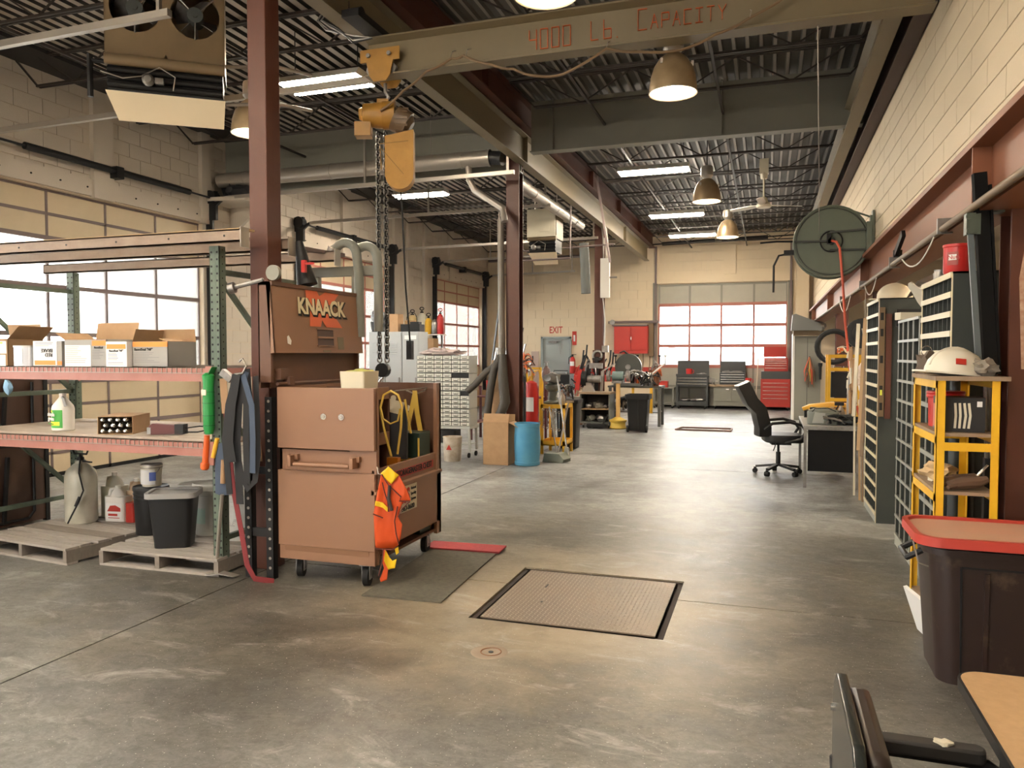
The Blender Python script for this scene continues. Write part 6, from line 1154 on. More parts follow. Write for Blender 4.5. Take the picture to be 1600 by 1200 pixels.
t = thing('tool_chest', 'tall red stacked tool chest in the far right corner', 'tool chest', (.24, 23.4, 0)); part(t, 'case', MB().box(-.40, -.25, .10, .40, .25, .90), 'red'); dz(t, .68, .24, (.12, .11, .11, .11, .11), 'red', y=-.252); part(t, 'side_strip', MB().box(-.40, -.262, .12, -.36, -.252, .90), 'red'); cast4(t, .8, .5, .1, .05)
part(t, 'riser', MB().box(-.39, -.24, .90, .40, .25, 1.12), TB); part(t, 'top_case', MB().box(-.31, -.2, 1.12, .33, .22, 1.5), 'red'); dz(t, .58, 1.14, (.09, .075, .06, .05, .05), 'red', y=-.202); part(t, 'lid', MB().box(-.33, .1, 1.53, .28, .14, 1.82), 'red')
t = thing('broom', 'broom standing between the grey cabinet and red tool chest', 'broom', (-.30, 23.6, 0)); part(t, 'handle', MB().cyl((0, 0, .2), (.06, .1, 1.5), .014, n=8), 'cream'); part(t, 'brush', MB().box(-.13, -.03, 0, .13, .03, .2), 'bristle' if 'bristle' in mt else MATS['bristle'])
single('folding_wedge', MB().prism([(-.12, 0), (.14, 0), (.14, .34), (.05, .2)], -.05, .05), 'black', 'black wedge shaped thing beside the red tool chest', 'wedge', (-.35, 23.1, .0), rot=(R(90), 0, 0)) if False else None
t = thing('floor_frame', 'thin brown steel frame lying flat on the floor in mid room', 'frame', (-1.24, 16.75, 0)); FM = mat('frame_brown', (.17, .09, .075), .6)
for a, b in (((-.58, -.25, .015), (.55, -.25, .015)), ((-.5, .28, .015), (.55, .28, .015)), ((-.58, -.25, .015), (-.5, .28, .015)), ((.55, -.25, .015), (.55, .28, .015))): part(t, 'bar', MB().bar(a, b, .03), FM)
# outside the far door
BO = mat('blue_container', (.025, .035, .07), .6, spec=.1); GO = mat('grey_container', (.045, .047, .05), .6, spec=.1)
for i, (x, y, z, w, h, a) in enumerate(((-3.15, 30, .6, 1.3, 2.5, 14), (-2.2, 31, .3, 1.3, 2.3, -16), (-.2, 33, .9, 1.0, 2.3, 6))):
    single('skip_container', MB().at(0, 0, h*.44, ry=R(a)).box(-w/2, -.5, -h*.4, w/2, .5, h*.4).box(-w/2, -.53, h*.3, w/2, -.5, h*.4).box(-w/2*.6, -.53, -h*.4, -w/2*.5, -.5, h*.4).box(w/2*.5, -.53, -h*.4, w/2*.6, -.5, h*.4), (BO, GO, GO)[i], ('blue tilted bin outside the far door', 'grey tipped container outside the far door', 'grey crate outside, beyond the tipped container')[i], 'container', (x, y, -.31+.02*i))
single('trailer_outside', MB().box(-1.5, -.6, 1.0, 1.2, .6, 2.6).box(-1.4, -.6, .0, -1.2, -.4, 1.0).box(.9, -.6, 0, 1.1, -.4, 1.0), GO, 'grey trailer box standing outside the nearest left door', 'trailer', (-14.5, 17.3, -.31))
# ================================================================ RIGHT SIDE
CB = mat('cabinet_slate', (.034, .040, .035), .5, c2=(.027, .032, .029), scale=2); LBR = mat('label_rail', (.62, .54, .36), .45); GRL = mat('grid_rail', (.30, .31, .28), .45)
def binrack(t, x, y0, y1, z0, z1, rows, cols, d=.42, rail=LBR, rt=.03, kick=.1, m=CB):
    """open fronted bins facing -x, one shelf rail per row, dividers between bins"""
    part(t, 'end_panel', MB().box(x, y0-.012, z0, x+d, y0, z1), m); part(t, 'end_panel', MB().box(x, y1, z0, x+d, y1+.012, z1), m); part(t, 'back_panel', MB().box(x+d-.01, y0, z0, x+d, y1, z1), m); part(t, 'top_panel', MB().box(x-.004, y0-.012, z1-.012, x+d, y1+.012, z1), m)
    part(t, 'edge_strip', MB().box(x-.006, y0-.012, z0, x, y0+.004, z1), rail); part(t, 'edge_strip', MB().box(x-.006, y1-.004, z0, x, y1+.012, z1), rail)
    zz = z0+kick; h = (z1-zz)/rows
    if kick: part(t, 'kick_plate', MB().box(x-.004, y0, z0, x+.01, y1, zz), GRL)
    for r_ in range(rows+1):
        z = zz+r_*h; part(t, 'label_rail', MB().box(x-.012, y0, z-rt, x-.004, y1, z), rail)
        if r_ < rows: part(t, 'shelf', MB().box(x, y0, z-.004, x+d-.01, y1, z), m)
    for c_ in range(1, cols):
        yy = y0+(y1-y0)*c_/cols; part(t, 'divider', MB().box(x, yy-.003, zz, x+d-.01, yy+.003, z1-.012), m)
        if rail is GRL: part(t, 'divider_strip', MB().box(x-.010, yy-.006, zz, x-.002, yy+.006, z1-.012), rail)
t = thing('bin_cabinet', 'tall slate bin cabinet with many label rails, its side panel facing the camera', 'cabinet', (0, 0, 0)); binrack(t, 1.0, 7.97, 8.84, 0, 2.13, 15, 5)
part(t, 'side_panel', MB().box(1.0, 7.952, 0, 1.42, 7.958, 2.12), CB); part(t, 'cord', MB().tube([(1.22, 7.94, 1.85), (1.21, 7.94, 1.3), (1.18, 7.94, .95)], .006, 5), 'black'); part(t, 'switch_box', MB().box(1.14, 7.92, 1.86, 1.34, 7.95, 2.02), 'black')
t = thing('spirit_level', 'long metal spirit level hanging on the corner of the tall cabinet', 'level', (.99, 7.90, 1.02)); part(t, 'level_body', MB().box(-.0, -.012, 0, .05, .012, 1.02), 'pipe_tan' if 0 else MATS['pipe_tan'])
for z in (.06, .22, .5, .75, .9): part(t, 'window', MB().box(.012, -.0135, z, .038, -.012, z+.07), 'black')
part(t, 'vial', MB().box(.016, -.016, .20, .034, -.0135, .25), mat('vial_green', (.7, .75, .1), .3))
single('red_straightedge', MB().box(0, -.01, 0, .05, .01, .98), 'red_steel', 'dark red straightedge hanging beside the spirit level', 'straightedge', (1.05, 7.91, 1.0))
t = thing('bin_cabinet', 'grey gridded bin cabinet between the tall cabinet and the yellow shelf', 'cabinet', (0, 0, 0)); binrack(t, 1.05, 6.22, 7.13, 0, 1.88, 11, 4, rail=GRL, rt=.02)
t = thing('bin_cabinet', 'louvred bin cabinet seen through the yellow shelf', 'cabinet', (0, 0, 0)); binrack(t, 1.06, 5.52, 6.18, 0, 1.60, 9, 3, rail=GRL, rt=.03)
t = thing('bin_cabinet', 'dark pigeonhole unit with cream rails on top of the louvred cabinet', 'cabinet', (0, 0, 0)); binrack(t, 1.06, 5.26, 6.19, 1.615, 2.10, 4, 7, kick=.012, rt=.035)
t = thing('coffee_can', 'red plastic coffee can on top of the dark pigeonhole unit', 'can', (1.115, 5.42, 2.10)); part(t, 'can', MB().lathe([(.072, 0), (.078, .01), (.078, .16), (.082, .165), (.082, .18), (.01, .182)], n=22), 'redp'); part(t, 'label', wrap(R(215), R(262), .05, .13, .0795), mat('label_dark', (.3, .05, .04), .5)); part(t, 'mark', wrap(R(222), R(255), .08, .115, .0805), 'white'); text(t, 'Nuts', .035, (-.035, -.0755, .097), (R(90), 0, R(-27)), 'redp')
single('glass_jar', MB().lathe([(.04, 0), (.042, .06), (.036, .07), (.038, .085), (.01, .087)], n=16), 'dull', 'small metal lidded jar behind the red coffee can', 'jar', (1.13, 6.0, 2.10))
WH = mat('helmet_white', (.66, .62, .52), .35); WH2 = mat('helmet_cream', (.60, .53, .40), .45)
def helmet(loc, rz, label, m, tilt=(0, 0), s=1.0):
    t = thing('hard_hat', label, 'hard hat', loc, rz, 'hard hats on the right side'); t.rotation_euler = (tilt[0], tilt[1], rz)
    P = [(.142, 0), (.14, .03), (.128, .07), (.10, .11), (.06, .135), (.02, .145), (.001, .146)]; P = [(a*s, b*s) for a, b in P]
    part(t, 'shell', MB().lathe(P+[(a*.96, b-.006) for a, b in reversed(P[1:-1])]+[(.136*s, 0)], n=30, caps=False, sx=1.12), m)
    part(t, 'brim', MB().prism([(a*s, b*s) for a, b in [(.16*cos(q)*1.12, .15*sin(q)) for q in [R(70)+i*R(220)/14 for i in range(15)]]+[(.165*cos(q)*1.12, .15*sin(q)) for q in (R(-60), R(-30))]+[(.215, -.06), (.23, 0), (.215, .06)]+[(.165*cos(q)*1.12, .15*sin(q)) for q in (R(30), R(60))]], -.006, .004), m)
    part(t, 'ridge', MB().tube([(.157*s*cos(a), 0, .147*s*sin(a)) for a in [R(15)+i*R(150)/12 for i in range(13)]], .009, 6), m); return t
# yellow shelf
SX0, SX1, SY0, SY1 = .885, 1.19, 4.71, 5.42
t = thing('yellow_shelf', 'narrow yellow steel shelf unit with plywood boards behind the brown tote', 'shelf', (0, 0, 0))
YS = mat('shelf_yellow', (.80, .47, .02), .45, c2=(.72, .40, .02), scale=6)
for x, sx in ((SX0, 1), (SX1, -1)):
    for y, sy in ((SY0, 1), (SY1, -1)): part(t, 'leg', MB().box(x, y, 0, x+sx*.042, y+sy*.004, 1.47).box(x, y, 0, x+sx*.004, y+sy*.042, 1.47), YS)
for z in (1.47, 1.165, .845, .55, .12):
    part(t, 'side_rail', MB().box(SX0, SY0, z-.055, SX0+.004, SY1, z-.012), YS); part(t, 'side_rail', MB().box(SX1-.004, SY0, z-.055, SX1, SY1, z-.012), YS)
    part(t, 'board', MB().box(SX0+.006 if z < 1.4 else SX0-.01, SY0+.008 if z < 1.4 else SY0-.02, z-.012, SX1-.006 if z < 1.4 else SX1+.04, SY1-.006, z+(.006 if z < 1.4 else .012)), 'wood')
part(t, 'cross_bar', MB().box(SX0+.04, SY0+.002, 1.075, SX1-.04, SY0+.008, 1.12), YS); part(t, 'cross_bar', MB().box(SX0+.04, SY1-.006, 1.075, SX1-.04, SY1, 1.12), YS)
h = helmet((1.00, 4.88, 1.49), R(205), 'white hard hat with red sticker on top of the yellow shelf', WH, tilt=(0, R(-6))); part(h, 'sticker', MB().box(-.025, -.002, 0, .025, .002, .035), 'red', loc=(.06, .127, .05), rot=(R(25), 0, R(-25)))
single('rock', MB().blob((0, 0, .045), (.075, .06, .05), 11, .5, 3, 2.5), mat('rock', (.26, .23, .19), .95, c2=(.18, .16, .14), scale=14, bump=.8), 'rough grey stone beside the white hard hat', 'rock', (1.125, 4.80, 1.482))
t = thing('lanyard', 'bundle of keys and cords behind the white hard hat', 'cords', (.93, 5.28, 1.482)); part(t, 'bundle', MB().blob((0, 0, .06), (.05, .05, .08), 3, .8, 2), mat('cord_dark', (.10, .07, .05), .7)); part(t, 'ring', MB().at(0, 0, .14, rx=R(90)).torus((0, 0, 0), .03, .003, 14, 4), 'chrome')
t = thing('glove_box', 'black glove dispenser box with grey striped print on the yellow shelf', 'box', (1.03, 4.90, 1.172), R(-4)); part(t, 'box_body', MB().box(-.115, -.1, 0, .115, .1, .19), mat('box_black', (.02, .02, .022), .4)); part(t, 'red_side', MB().box(-.117, -.1, .02, -.115, .08, .15), mat('faded_red', (.5, .15, .12), .6))
for k in range(4): part(t, 'printed_bar', MB().bar((-.03+k*.022, -.1015, .02), (-.022+k*.022-(.004 if k < 2 else -.0), -.1015, .09), .012, .002, up=(0, 1, 0)).bar((-.022+k*.022-(.004 if k < 2 else -.0), -.1015, .09), (-.03+k*.022, -.1015, .16), .012, .002, up=(0, 1, 0)), 'cream')
part(t, 'barcode', MB().box(.075, -.102, .14, .10, -.1, .17), 'paper'); 
t = thing('red_lid_tub', 'red ribbed tub lid behind the black glove box', 'tub', (1.02, 5.18, 1.172)); part(t, 'tub', MB().lathe([(.09, 0), (.095, .17)], n=20), 'red'); part(t, 'lid', MB().lathe([(.10, .17), (.105, .18), (.1, .19), (.105, .20), (.1, .21), (.01, .212)], n=22), 'redp')
t = thing('dust_brush', 'tan hand brush with bristles on the middle yellow shelf board', 'brush', (.97, 5.05, .852)); part(t, 'bristles', MB().blob((0, 0, .06), (.09, .12, .055), 2, .5, 3, 6), mat('bristle_tan', (.50, .36, .20), .95)); part(t, 'sole', MB().cb((.03, -.08, .02), (.14, .18, .02), rz=.3), 'cream')
t = thing('work_gloves', 'pair of brown leather gloves lying on the middle yellow shelf board', 'gloves', (1.06, 4.83, .852), R(20))
for dy in (-.035, .045): g = part(t, 'glove', MB().tube([(-.12, dy, .03), (-.04, dy, .04), (.04, dy*1.2, .045), (.09, dy*1.3, .06)], [.022, .035, .032, .02], 9).tube([(-.09, dy-.02, .03), (-.14, dy-.03, .02)], .012, 6).tube([(-.10, dy+.02, .03), (-.15, dy+.02, .025)], .012, 6), mat('glove_brown', (.12, .07, .045), .8))
single('trowel', MB().bar((0, 0, .02), (.08, 0, .12), .035, .005).cyl((-.06, 0, .015), (0, 0, .02), .012), 'chrome', 'small bright trowel standing behind the gloves', 'trowel', (1.12, 4.98, .852))
t = thing('scrap_fittings', 'heap of shiny metal fittings on the lower yellow shelf board', 'fittings', (1.0, 4.9, .558))
for k in range(14): rr2 = random.Random(k); part(t, 'fitting', MB().bar((rr2.uniform(-.08, .1), rr2.uniform(-.12, .12), .02+.01*(k//3)), (rr2.uniform(-.08, .1), rr2.uniform(-.12, .12), .05+.012*(k//3)), .02, .012), ('chrome', 'black')[k % 3 == 0])
single('bent_cardboard', MB().cb((0, 0, .13), (.02, .3, .26), ry=R(-18)), 'paper', 'pale folded card standing on the bottom yellow shelf board', 'card', (.84, 4.75, .01), rz=R(10))
# other helmets on the cabinets
helmet((1.16, 8.2, 2.135), R(180), 'cream hard hat on top of the tall slate cabinet', WH2); helmet((1.20, 6.75, 1.99), R(160), 'pale hard hat tipped on its side above the gridded cabinet', WH, tilt=(R(25), R(-50)), s=1.0)
single('cream_block', MB().box(-.15, -.05, 0, .15, .05, .06), 'cream', 'small cream box on the gridded cabinet under the tipped hard hat', 'box', (1.16, 7.05, 1.885), rz=.3)
t = thing('paper_bag', 'dark plastic sheet and boards stuffed above the gridded cabinet', 'sheet', (1.32, 7.3, 2.0)); part(t, 'sheet', MB().sheet([[(-.1, -1.0, .1), (.05, -.8, .2)], [(-.15, -.2, .2), (.05, -.2, .3)], [(-.1, .6, .12), (.05, .6, .22)]], .01), mat('sheet_dark', (.08, .06, .045), .5)); part(t, 'board', MB().cb((.05, -.9, .05), (.1, 1.2, .02), ry=.3), 'wood')
# leaning posts
t = thing('leaning_post', 'black steel channel post leaning behind the hard hat', 'post', (1.14, 4.97, 1.49)); part(t, 'channel', MB().bar((.06, .0, 0), (-.03, -.05, 1.12), .065, .06).bar((.10, .0, 0), (.02, -.05, 1.05), .012, .065), mat('post_black', (.007, .007, .007), .8, spec=.1))
part(t, 'bracket', MB().box(-.09, -.07, .78, -.02, .0, .90).cyl((-.07, -.08, .80), (-.07, -.06, .80), .02).cyl((-.08, -.08, .88), (-.08, -.06, .88), .016).box(.02, -.05, .90, .1, .03, .95), mat('bracket_green', (.06, .075, .06), .4)); part(t, 'bar', MB().bar((.0, -.02, .0), (-.07, -.06, .80), .03, .02), mat('bar_bluegrey', (.09, .11, .12), .4))
t = thing('folded_sheets', 'bent pale metal strips standing beside the red column', 'strips', (1.215, 5.08, 1.0)); [part(t, 'strip', MB().bar((.0+.02*k, 0, .0), (-.03+.025*k, .02, 1.02-.12*k), .012, .03), 'dull') for k in range(3)]; part(t, 'foot', MB().box(-.01, -.02, -1.0, .05, .03, 0), 'black')
t = thing('rolled_pipes', 'dark pipes and rolls standing behind the yellow shelf', 'pipes', (1.13, 5.46, 0)); part(t, 'pipe', MB().cyl((.0, 0, 0), (-.0, 0, 1.45), .035, n=12), mat('pipe_blue_black', (.05, .06, .065), .4)); part(t, 'pipe', MB().cyl((.09, -.0, 0), (.08, 0, 1.2), .03, n=12), 'black')
single('orange_patch', MB().prism([(0, 0), (.35, -.03), (.36, .9), (.30, 1.05), (.05, 1.0), (-.02, .5)], 0, .003), mat('bare_patch', (.50, .36, .26), .9, c2=(.30, .14, .09), scale=25, contrast=.7), 'patch of bare scraped paint on the near red column', 'paint patch', (1.33, 4.898, 1.52), rot=(R(90), 0, 0))
t = thing('wall_hook', 'dark hook hanging on the beam above the cabinets', 'hook', (1.08, 7.6, 2.50)); part(t, 'blade', MB().bar((0, 0, 0), (.02, -.25, .14), .03, .06), 'black'); part(t, 'clip', MB().box(-.02, .0, -.03, .05, .05, .03), 'black')
# brown tote with red lid
t = thing('storage_tote', 'big brown plastic tote with a red lid in the right foreground', 'tote', (1.285, 4.37, 0)); TT = mat('tote_brown', (.022, .011, .009), .42, c2=(.13, .085, .055), scale=3.5, contrast=.32)
part(t, 'tub', MB().rbox(1.04, .48, 0, .675, .09, n=6, taper=.91, shell=.008), TT); part(t, 'tub_rim', MB().rbox(1.09, .52, .635, .665, .10, n=6), TT)
part(t, 'lid', MB().rbox(1.17, .58, .68, .705, .12, n=6, taper=.98), mat('lid_red', (.45, .05, .035), .45), bev=.006); part(t, 'lid_inset', MB().rbox(1.11, .52, .706, .711, .10, n=6), mat('lid_dusty', (.50, .24, .17), .8, c2=(.42, .27, .18), scale=4, contrast=1.3), label='dusty faded centre of the red lid'); part(t, 'lid_lip', MB().rbox(1.172, .582, .679, .725, .12, n=6, shell=.027), MATS['lid_red'])
part(t, 'tape', MB().box(-.12, -.294, .682, .10, -.290, .712), 'grey_steel'); part(t, 'handle', MB().tube([(-.535, -.1, .62), (-.60, -.1, .58), (-.60, .1, .58), (-.535, .1, .62)], .016, 7), 'black'); part(t, 'latch_wire', MB().tube([(-.58, -.12, .67), (-.56, -.16, .57), (-.51, -.14, .55)], .004, 5), 'galv')
for x in (-.28, 0.05): part(t, 'rib', MB().bar((x, -.222, .05), (x, -.242, .56), .02, .012), TT)
part(t, 'recess_frame', MB().bar((-.38, -.222, .05), (-.39, -.242, .58), .008, .008).bar((-.39, -.242, .58), (.4, -.242, .58), .008, .008), 'black')
# folding table and arm chair, right foreground
t = thing('folding_table', 'tan laminate table with black edge in the right foreground', 'table', (1.10, 1.60, 0)); TP = mat('laminate_tan', (.48, .30, .155), .5, c2=(.43, .27, .135), scale=40)
part(t, 'tabletop', MB().rbox(1.2, 1.48, .715, .742, .06, n=6), TP); part(t, 'edge_band', MB().rbox(1.214, 1.494, .712, .7405, .066, n=6, shell=.008), 'black')
for x in (-.5, .5):
    for y in (-.62, .62): part(t, 'leg', MB().bar((x, y, .71), (x*1.04, y*1.02, 0), .028), 'black')
part(t, 'apron', MB().box(-.54, -.6, .66, -.52, .6, .712), 'black')
t = thing('arm_chair', 'black metal framed arm chair with padded arms tucked against the tan table', 'chair', (.335, 1.70, .0)); t.scale = (1, 1, 1.03)
part(t, 'seat', MB().rbox(.46, .46, .42, .48, .06), mat('vinyl_dark', (.022, .013, .010), .45), loc=(.03, 0, 0), bev=.01)
part(t, 'back_shell', MB().prism([(-.245, .50), (.245, .50), (.245, .74), (.225, .81), (.17, .85), (-.17, .85), (-.225, .81), (-.245, .74)], -.012, .012), mat('shell_black', (.012, .014, .013), .25, metal=.0), loc=(-.165, 0, 0), rot=(R(90), 0, R(90)), bev=.004)
part(t, 'back_cushion', MB().prism([(-.225, .50), (.225, .50), (.225, .73), (.205, .79), (.16, .83), (-.16, .83), (-.205, .79), (-.225, .73)], -.025, .025), MATS['vinyl_dark'], loc=(-.13, 0, 0), rot=(R(90), 0, R(90)), bev=.018)
for z in (.60, .76): part(t, 'rivet', MB().cyl((-.185, .20, z), (-.177, .20, z), .009, n=10), 'chrome')
for y in (-.25, .25):
    part(t, 'arm_frame', MB().tube([(-.16, y, .46), (-.17, y, .62), (-.12, y, .655), (.15, y, .655), (.19, y, .63), (.2, y, .5), (.2, y, .0)], .012, 8), 'black'); part(t, 'arm_pad', MB().rbox(.25, .045, .658, .69, .02), mat('pad_black', (.03, .028, .027), .5), loc=(.02, y, 0), bev=.006)
    part(t, 'rear_leg', MB().tube([(-.16, y, .46), (-.2, y, 0)], .012, 8), 'black'); part(t, 'side_rail', MB().tube([(-.17, y, .43), (.2, y, .43)], .012, 8), 'black')
part(t, 'torn_foam', MB().blob((.06, .25, .692), (.02, .018, .006), 3, .6, 2), 'cream')
# desk and office chair
t = thing('desk', 'black and grey steel desk with cluttered top beside the office chair', 'desk', (.45, 9.85, 0)); DK = mat('desk_black', (.008, .008, .009), .6, spec=.15)
part(t, 'desktop', MB().box(-.02, -.03, .715, .62, 1.5, .75), mat('desk_top_grey', (.38, .38, .36), .35), bev=.004); part(t, 'edge', MB().box(-.025, -.035, .70, .62, -.03, .745), 'dull'); part(t, 'modesty_panel', MB().box(.03, 0, .20, .60, .015, .70), DK)
for x, y in ((0, 0), (0, 1.45), (.58, 0), (.58, 1.45)): part(t, 'leg', MB().box(x-.017, y-.017, 0, x+.017, y+.017, .715), 'dull')
part(t, 'drawer_pedestal', MB().box(.2, .5, .2, .6, 1.44, .70), DK)
t = thing('office_chair', 'black leather office chair on casters facing the desk', 'chair', (.16, 10.85, 0), R(8)); LE = mat('leather_black', (.010, .010, .011), .4)
part(t, 'seat', MB().rbox(.50, .50, .44, .54, .1, n=5), LE, loc=(.05, 0, 0), bev=.02)
g = [[(-.20+.0*i-(.10 if i > 3 else .05)*max(0, i-1)*.55, y*(.24 if i < 6 else .20), .52+i*.115) for y in (-1, -.5, 0, .5, 1)] for i in range(7)]
g = [[(px-.03*(1-(2*abs(j-2)/4)**2), py, pz) for j, (px, py, pz) in enumerate(r_)] for r_ in g]
part(t, 'backrest', MB().sheet(g, .16), LE, ang=80); part(t, 'head_trim', MB().tube([(-.40, y, 1.215) for y in (-.18, 0, .18)], .035, 8), 'galv', label='shiny worn top edge of the backrest')
for y in (-.27, .27): part(t, 'armrest', MB().tube([(-.22, y, .62), (-.12, y, .70), (.1, y, .72), (.25, y, .68), (.30, y, .60), (.24, y, .50), (.05, y*.9, .44)], .020, 8), 'blackplastic')
part(t, 'gas_lift', MB().cyl((0, 0, .12), (0, 0, .30), .03).cyl((0, 0, .3), (0, 0, .44), .016), 'black'); part(t, 'tilt_mechanism', MB().box(-.1, -.1, .40, .15, .1, .44), 'black'); part(t, 'lever', MB().tube([(-.05, -.1, .42), (-.08, -.22, .38), (-.1, -.24, .34)], .007, 5), 'black')
for k in range(5):
    a = R(18+72*k); part(t, 'base_arm', MB().bar((0, 0, .13), (.29*cos(a), .29*sin(a), .09), .045, .03), 'blackplastic'); c = part(t, 'caster', MB().cyl((.30*cos(a), .30*sin(a), .03), (.30*cos(a), .30*sin(a), .08), .018), 'black'); part(c, 'wheel', MB().at(.30*cos(a), .30*sin(a), .032, rz=a).cyl((0, -.028, 0), (0, .028, 0), .032, n=12), 'rubber')
# on the desk
t = thing('duffel_bag', 'grey green soft case with cord handle on the desk corner', 'bag', (.66, 10.10, .752)); part(t, 'case', MB().rbox(.36, .26, 0, .15, .09, n=5).blob((0, 0, .15), (.17, .12, .05), 2, .2, 3), mat('case_olive', (.17, .18, .155), .6), bev=.01); part(t, 'grey_panel', MB().prism([(-.13, .02), (.0, .02), (.02, .14), (-.10, .15)], .131, .134), mat('case_light', (.33, .34, .32), .6), rot=(R(90), 0, 0)); part(t, 'cord', MB().tube([(-.16, -.06, .10), (-.1, -.1, .19), (.05, -.1, .20), (.14, -.08, .16)], .006, 6), 'black')
t = thing('black_jacket', 'black folded jacket and hose coils at the right of the desk', 'jacket', (.92, 10.12, .752)); part(t, 'jacket', MB().blob((0, 0, .05), (.14, .2, .06), 5, .5, 3, 3), mat('jacket', (.03, .035, .035), .6)); part(t, 'coil', MB().tube([(-.1, -.16, .03), (.1, -.18, .05), (.12, -.16, .09), (-.08, -.14, .11), (-.1, -.16, .08), (.1, -.17, .07)], .018, 8), 'rubber')
t = thing('spray_bottle', 'spray bottle with dark trigger head behind the grey case', 'spray bottle', (.90, 10.55, .752)); part(t, 'bottle', MB().lathe([(.045, 0), (.05, .02), (.05, .12), (.02, .18), (.015, .2)], n=16), 'galv'); part(t, 'trigger_head', MB().cb((-.02, 0, .22), (.11, .03, .04)).bar((-.03, 0, .2), (-.06, 0, .14), .015), 'blackplastic')
t = thing('yellow_tank', 'long yellow moulded plastic tank lying on the far end of the desk', 'tank', (.80, 10.95, .752)); part(t, 'tank', MB().sheet([[(x, y*w_, z_) for x, w_, z_ in ((-.34, .03, .12), (-.25, .10, .16), (0, .14, .19), (.22, .12, .18), (.38, .04, .10))] for y in (-1, -.5, 0, .5, 1)], .05).box(-.26, -.1, 0, .25, .1, .14), mat('tank_yellow', (.80, .42, .05), .4), bev=.01, ang=60); part(t, 'cap', MB().cyl((-.32, -.02, .06), (-.27, -.02, .06), .05), 'black')
carton(.95, 1.05, 10.35, .1, .07, 'tiny tan carton beside the spray bottle on the desk', z=.752, group=None)
# beyond the desk
t = thing('metal_locker', 'grey steel cupboard with pale edge standing beyond the desk', 'cupboard', (.64, 20.0, 0)); part(t, 'body', MB().box(0, 0, 0, .60, .5, 2.05), 'grey_steel'); part(t, 'pale_edge', MB().box(-.05, -.02, 0, 0, .5, 2.1), 'white'); part(t, 'door_seam', MB().box(.29, -.004, .05, .30, 0, 2.0), 'black')
t = thing('projector_housing', 'grey sloped machine housing on a tan beam on top of the cupboard', 'machine', (.80, 19.95, 2.06)); part(t, 'beam', MB().box(-.2, -.1, .0, .5, .1, .12), 'pipe_tan' if 0 else MATS['pipe_tan']); part(t, 'hood', MB().prism([(-.25, .12), (.45, .12), (.40, .30), (-.15, .52), (-.22, .50)], -.2, .2), mat('hood_grey', (.16, .165, .16), .5), rot=(R(90), 0, 0)); part(t, 'gear', MB().blob((.42, -.1, .22), (.12, .1, .12), 4, .6, 2), 'dull')
single('ring_light', MB().at(0, 0, 0, rx=R(90)).torus((0, 0, 0), .3, .05, 24, 8), 'rubber', 'dark tyre hanging behind the far red column', 'tyre', (1.22, 16.0, 1.75)); single('black_fan', MB().cyl((0, -.08, 0), (0, .08, 0), .27, n=24).cyl((0, -.1, 0), (0, -.08, 0), .16, n=20), 'black', 'round black machine beside the far red column', 'machine', (1.62, 15.2, 1.98)) 
t = thing('cord_bundle', 'bundle of red and yellow cords hanging on the grey cupboard', 'cords', (.98, 19.95, 1.55))
part(t, 'peg', MB().cyl((0, -.07, 0), (0, .06, 0), .012), 'black')
for k in range(7): part(t, 'cord', MB().tube([(0, -.05, 0), (-.12+.04*k, -.06, -.35), (-.1+.04*k, -.06, -.6-.07*(k % 3)), (-.02+.02*k, -.05, -.3)], .014, 6), ('hose_red', 'cable_brown', 'cord_yellow', 'cord_dark')[k % 4] if 0 else [MATS['hose_red'], MATS['cable_brown'], MATS['cord_dark'], CY][k % 4])
single('flashlight', MB().lathe([(.03, 0), (.035, .3), (.05, .34), (.05, .4)], n=14), 'blackplastic', 'black torch hanging right of the cord bundle', 'torch', (1.22, 19.85, 1.0))
t = thing('yellow_rack', 'yellow steel rack with tools standing beyond the desk', 'rack', (.90, 12.6, 0))
for x in (0, .42):
    for y in (0, .4): part(t, 'leg', MB().box(x-.022, y-.022, 0, x+.022, y+.022, 1.60), YS)
for z in (1.58, 1.38, .92): part(t, 'rail', MB().box(0, -.02, z-.03, .42, .0, z+.02), YS); part(t, 'shelf', MB().box(0, 0, z-.03, .42, .4, z-.015), YS)
part(t, 'drawer_box', MB().box(.03, .0, .95, .39, .35, 1.33), 'black')
for i, (x, w_) in enumerate(((.12, .12), (.27, .12))): single('small_tool', MB().cb((0, 0, .03), (w_, .1, .05)).cyl((-.05, -.06, .03), (.05, -.06, .03), .015), ('chrome', 'pipe_tan')[i] if 0 else ('chrome', MATS['pipe_tan'])[i], ('bright tool on the upper yellow rack shelf', 'tan tool box on the upper yellow rack shelf')[i], 'tool', (.90+x, 12.7, 1.367))
t = thing('paper_roll', 'crumpled pale paper and rags hanging at the right of the yellow rack', 'paper', (1.12, 9.9, 1.1)); part(t, 'rags', MB().blob((0, 0, .0), (.05, .12, .16), 6, .6, 3, 3).blob((-.05, 0, .25), (.07, .1, .13), 7, .5, 3, 3), mat('paper_pink', (.62, .50, .42), .9)); part(t, 'support', MB().box(.02, -.02, -1.1, .04, .02, 0), 'wood')
for i, (x0, y0, x1, z0, z1, m, l_) in enumerate(((.965, 9.15, 1.04, .55, 2.0, 'board_tan', 'tan wooden batten leaning beside the tall slate cabinet'), (.94, 9.45, 1.0, .9, 1.95, 'cream', 'pale thin batten leaning behind the tan one'), (.985, 9.05, 1.05, .5, 1.7, 'wood', 'dark plank leaning on the tall slate cabinet'))):
    single('leaning_board', MB().bar((x0, y0, z0), (x1, y0+.25, z1), .035, .05).bar((x0+.02, y0+.02, 0), (x0+.01, y0+.01, z0), .02), MATS.get(m, mt.get(m)) if m not in mt else m, l_, 'board', group='boards leaning by the slate cabinet')
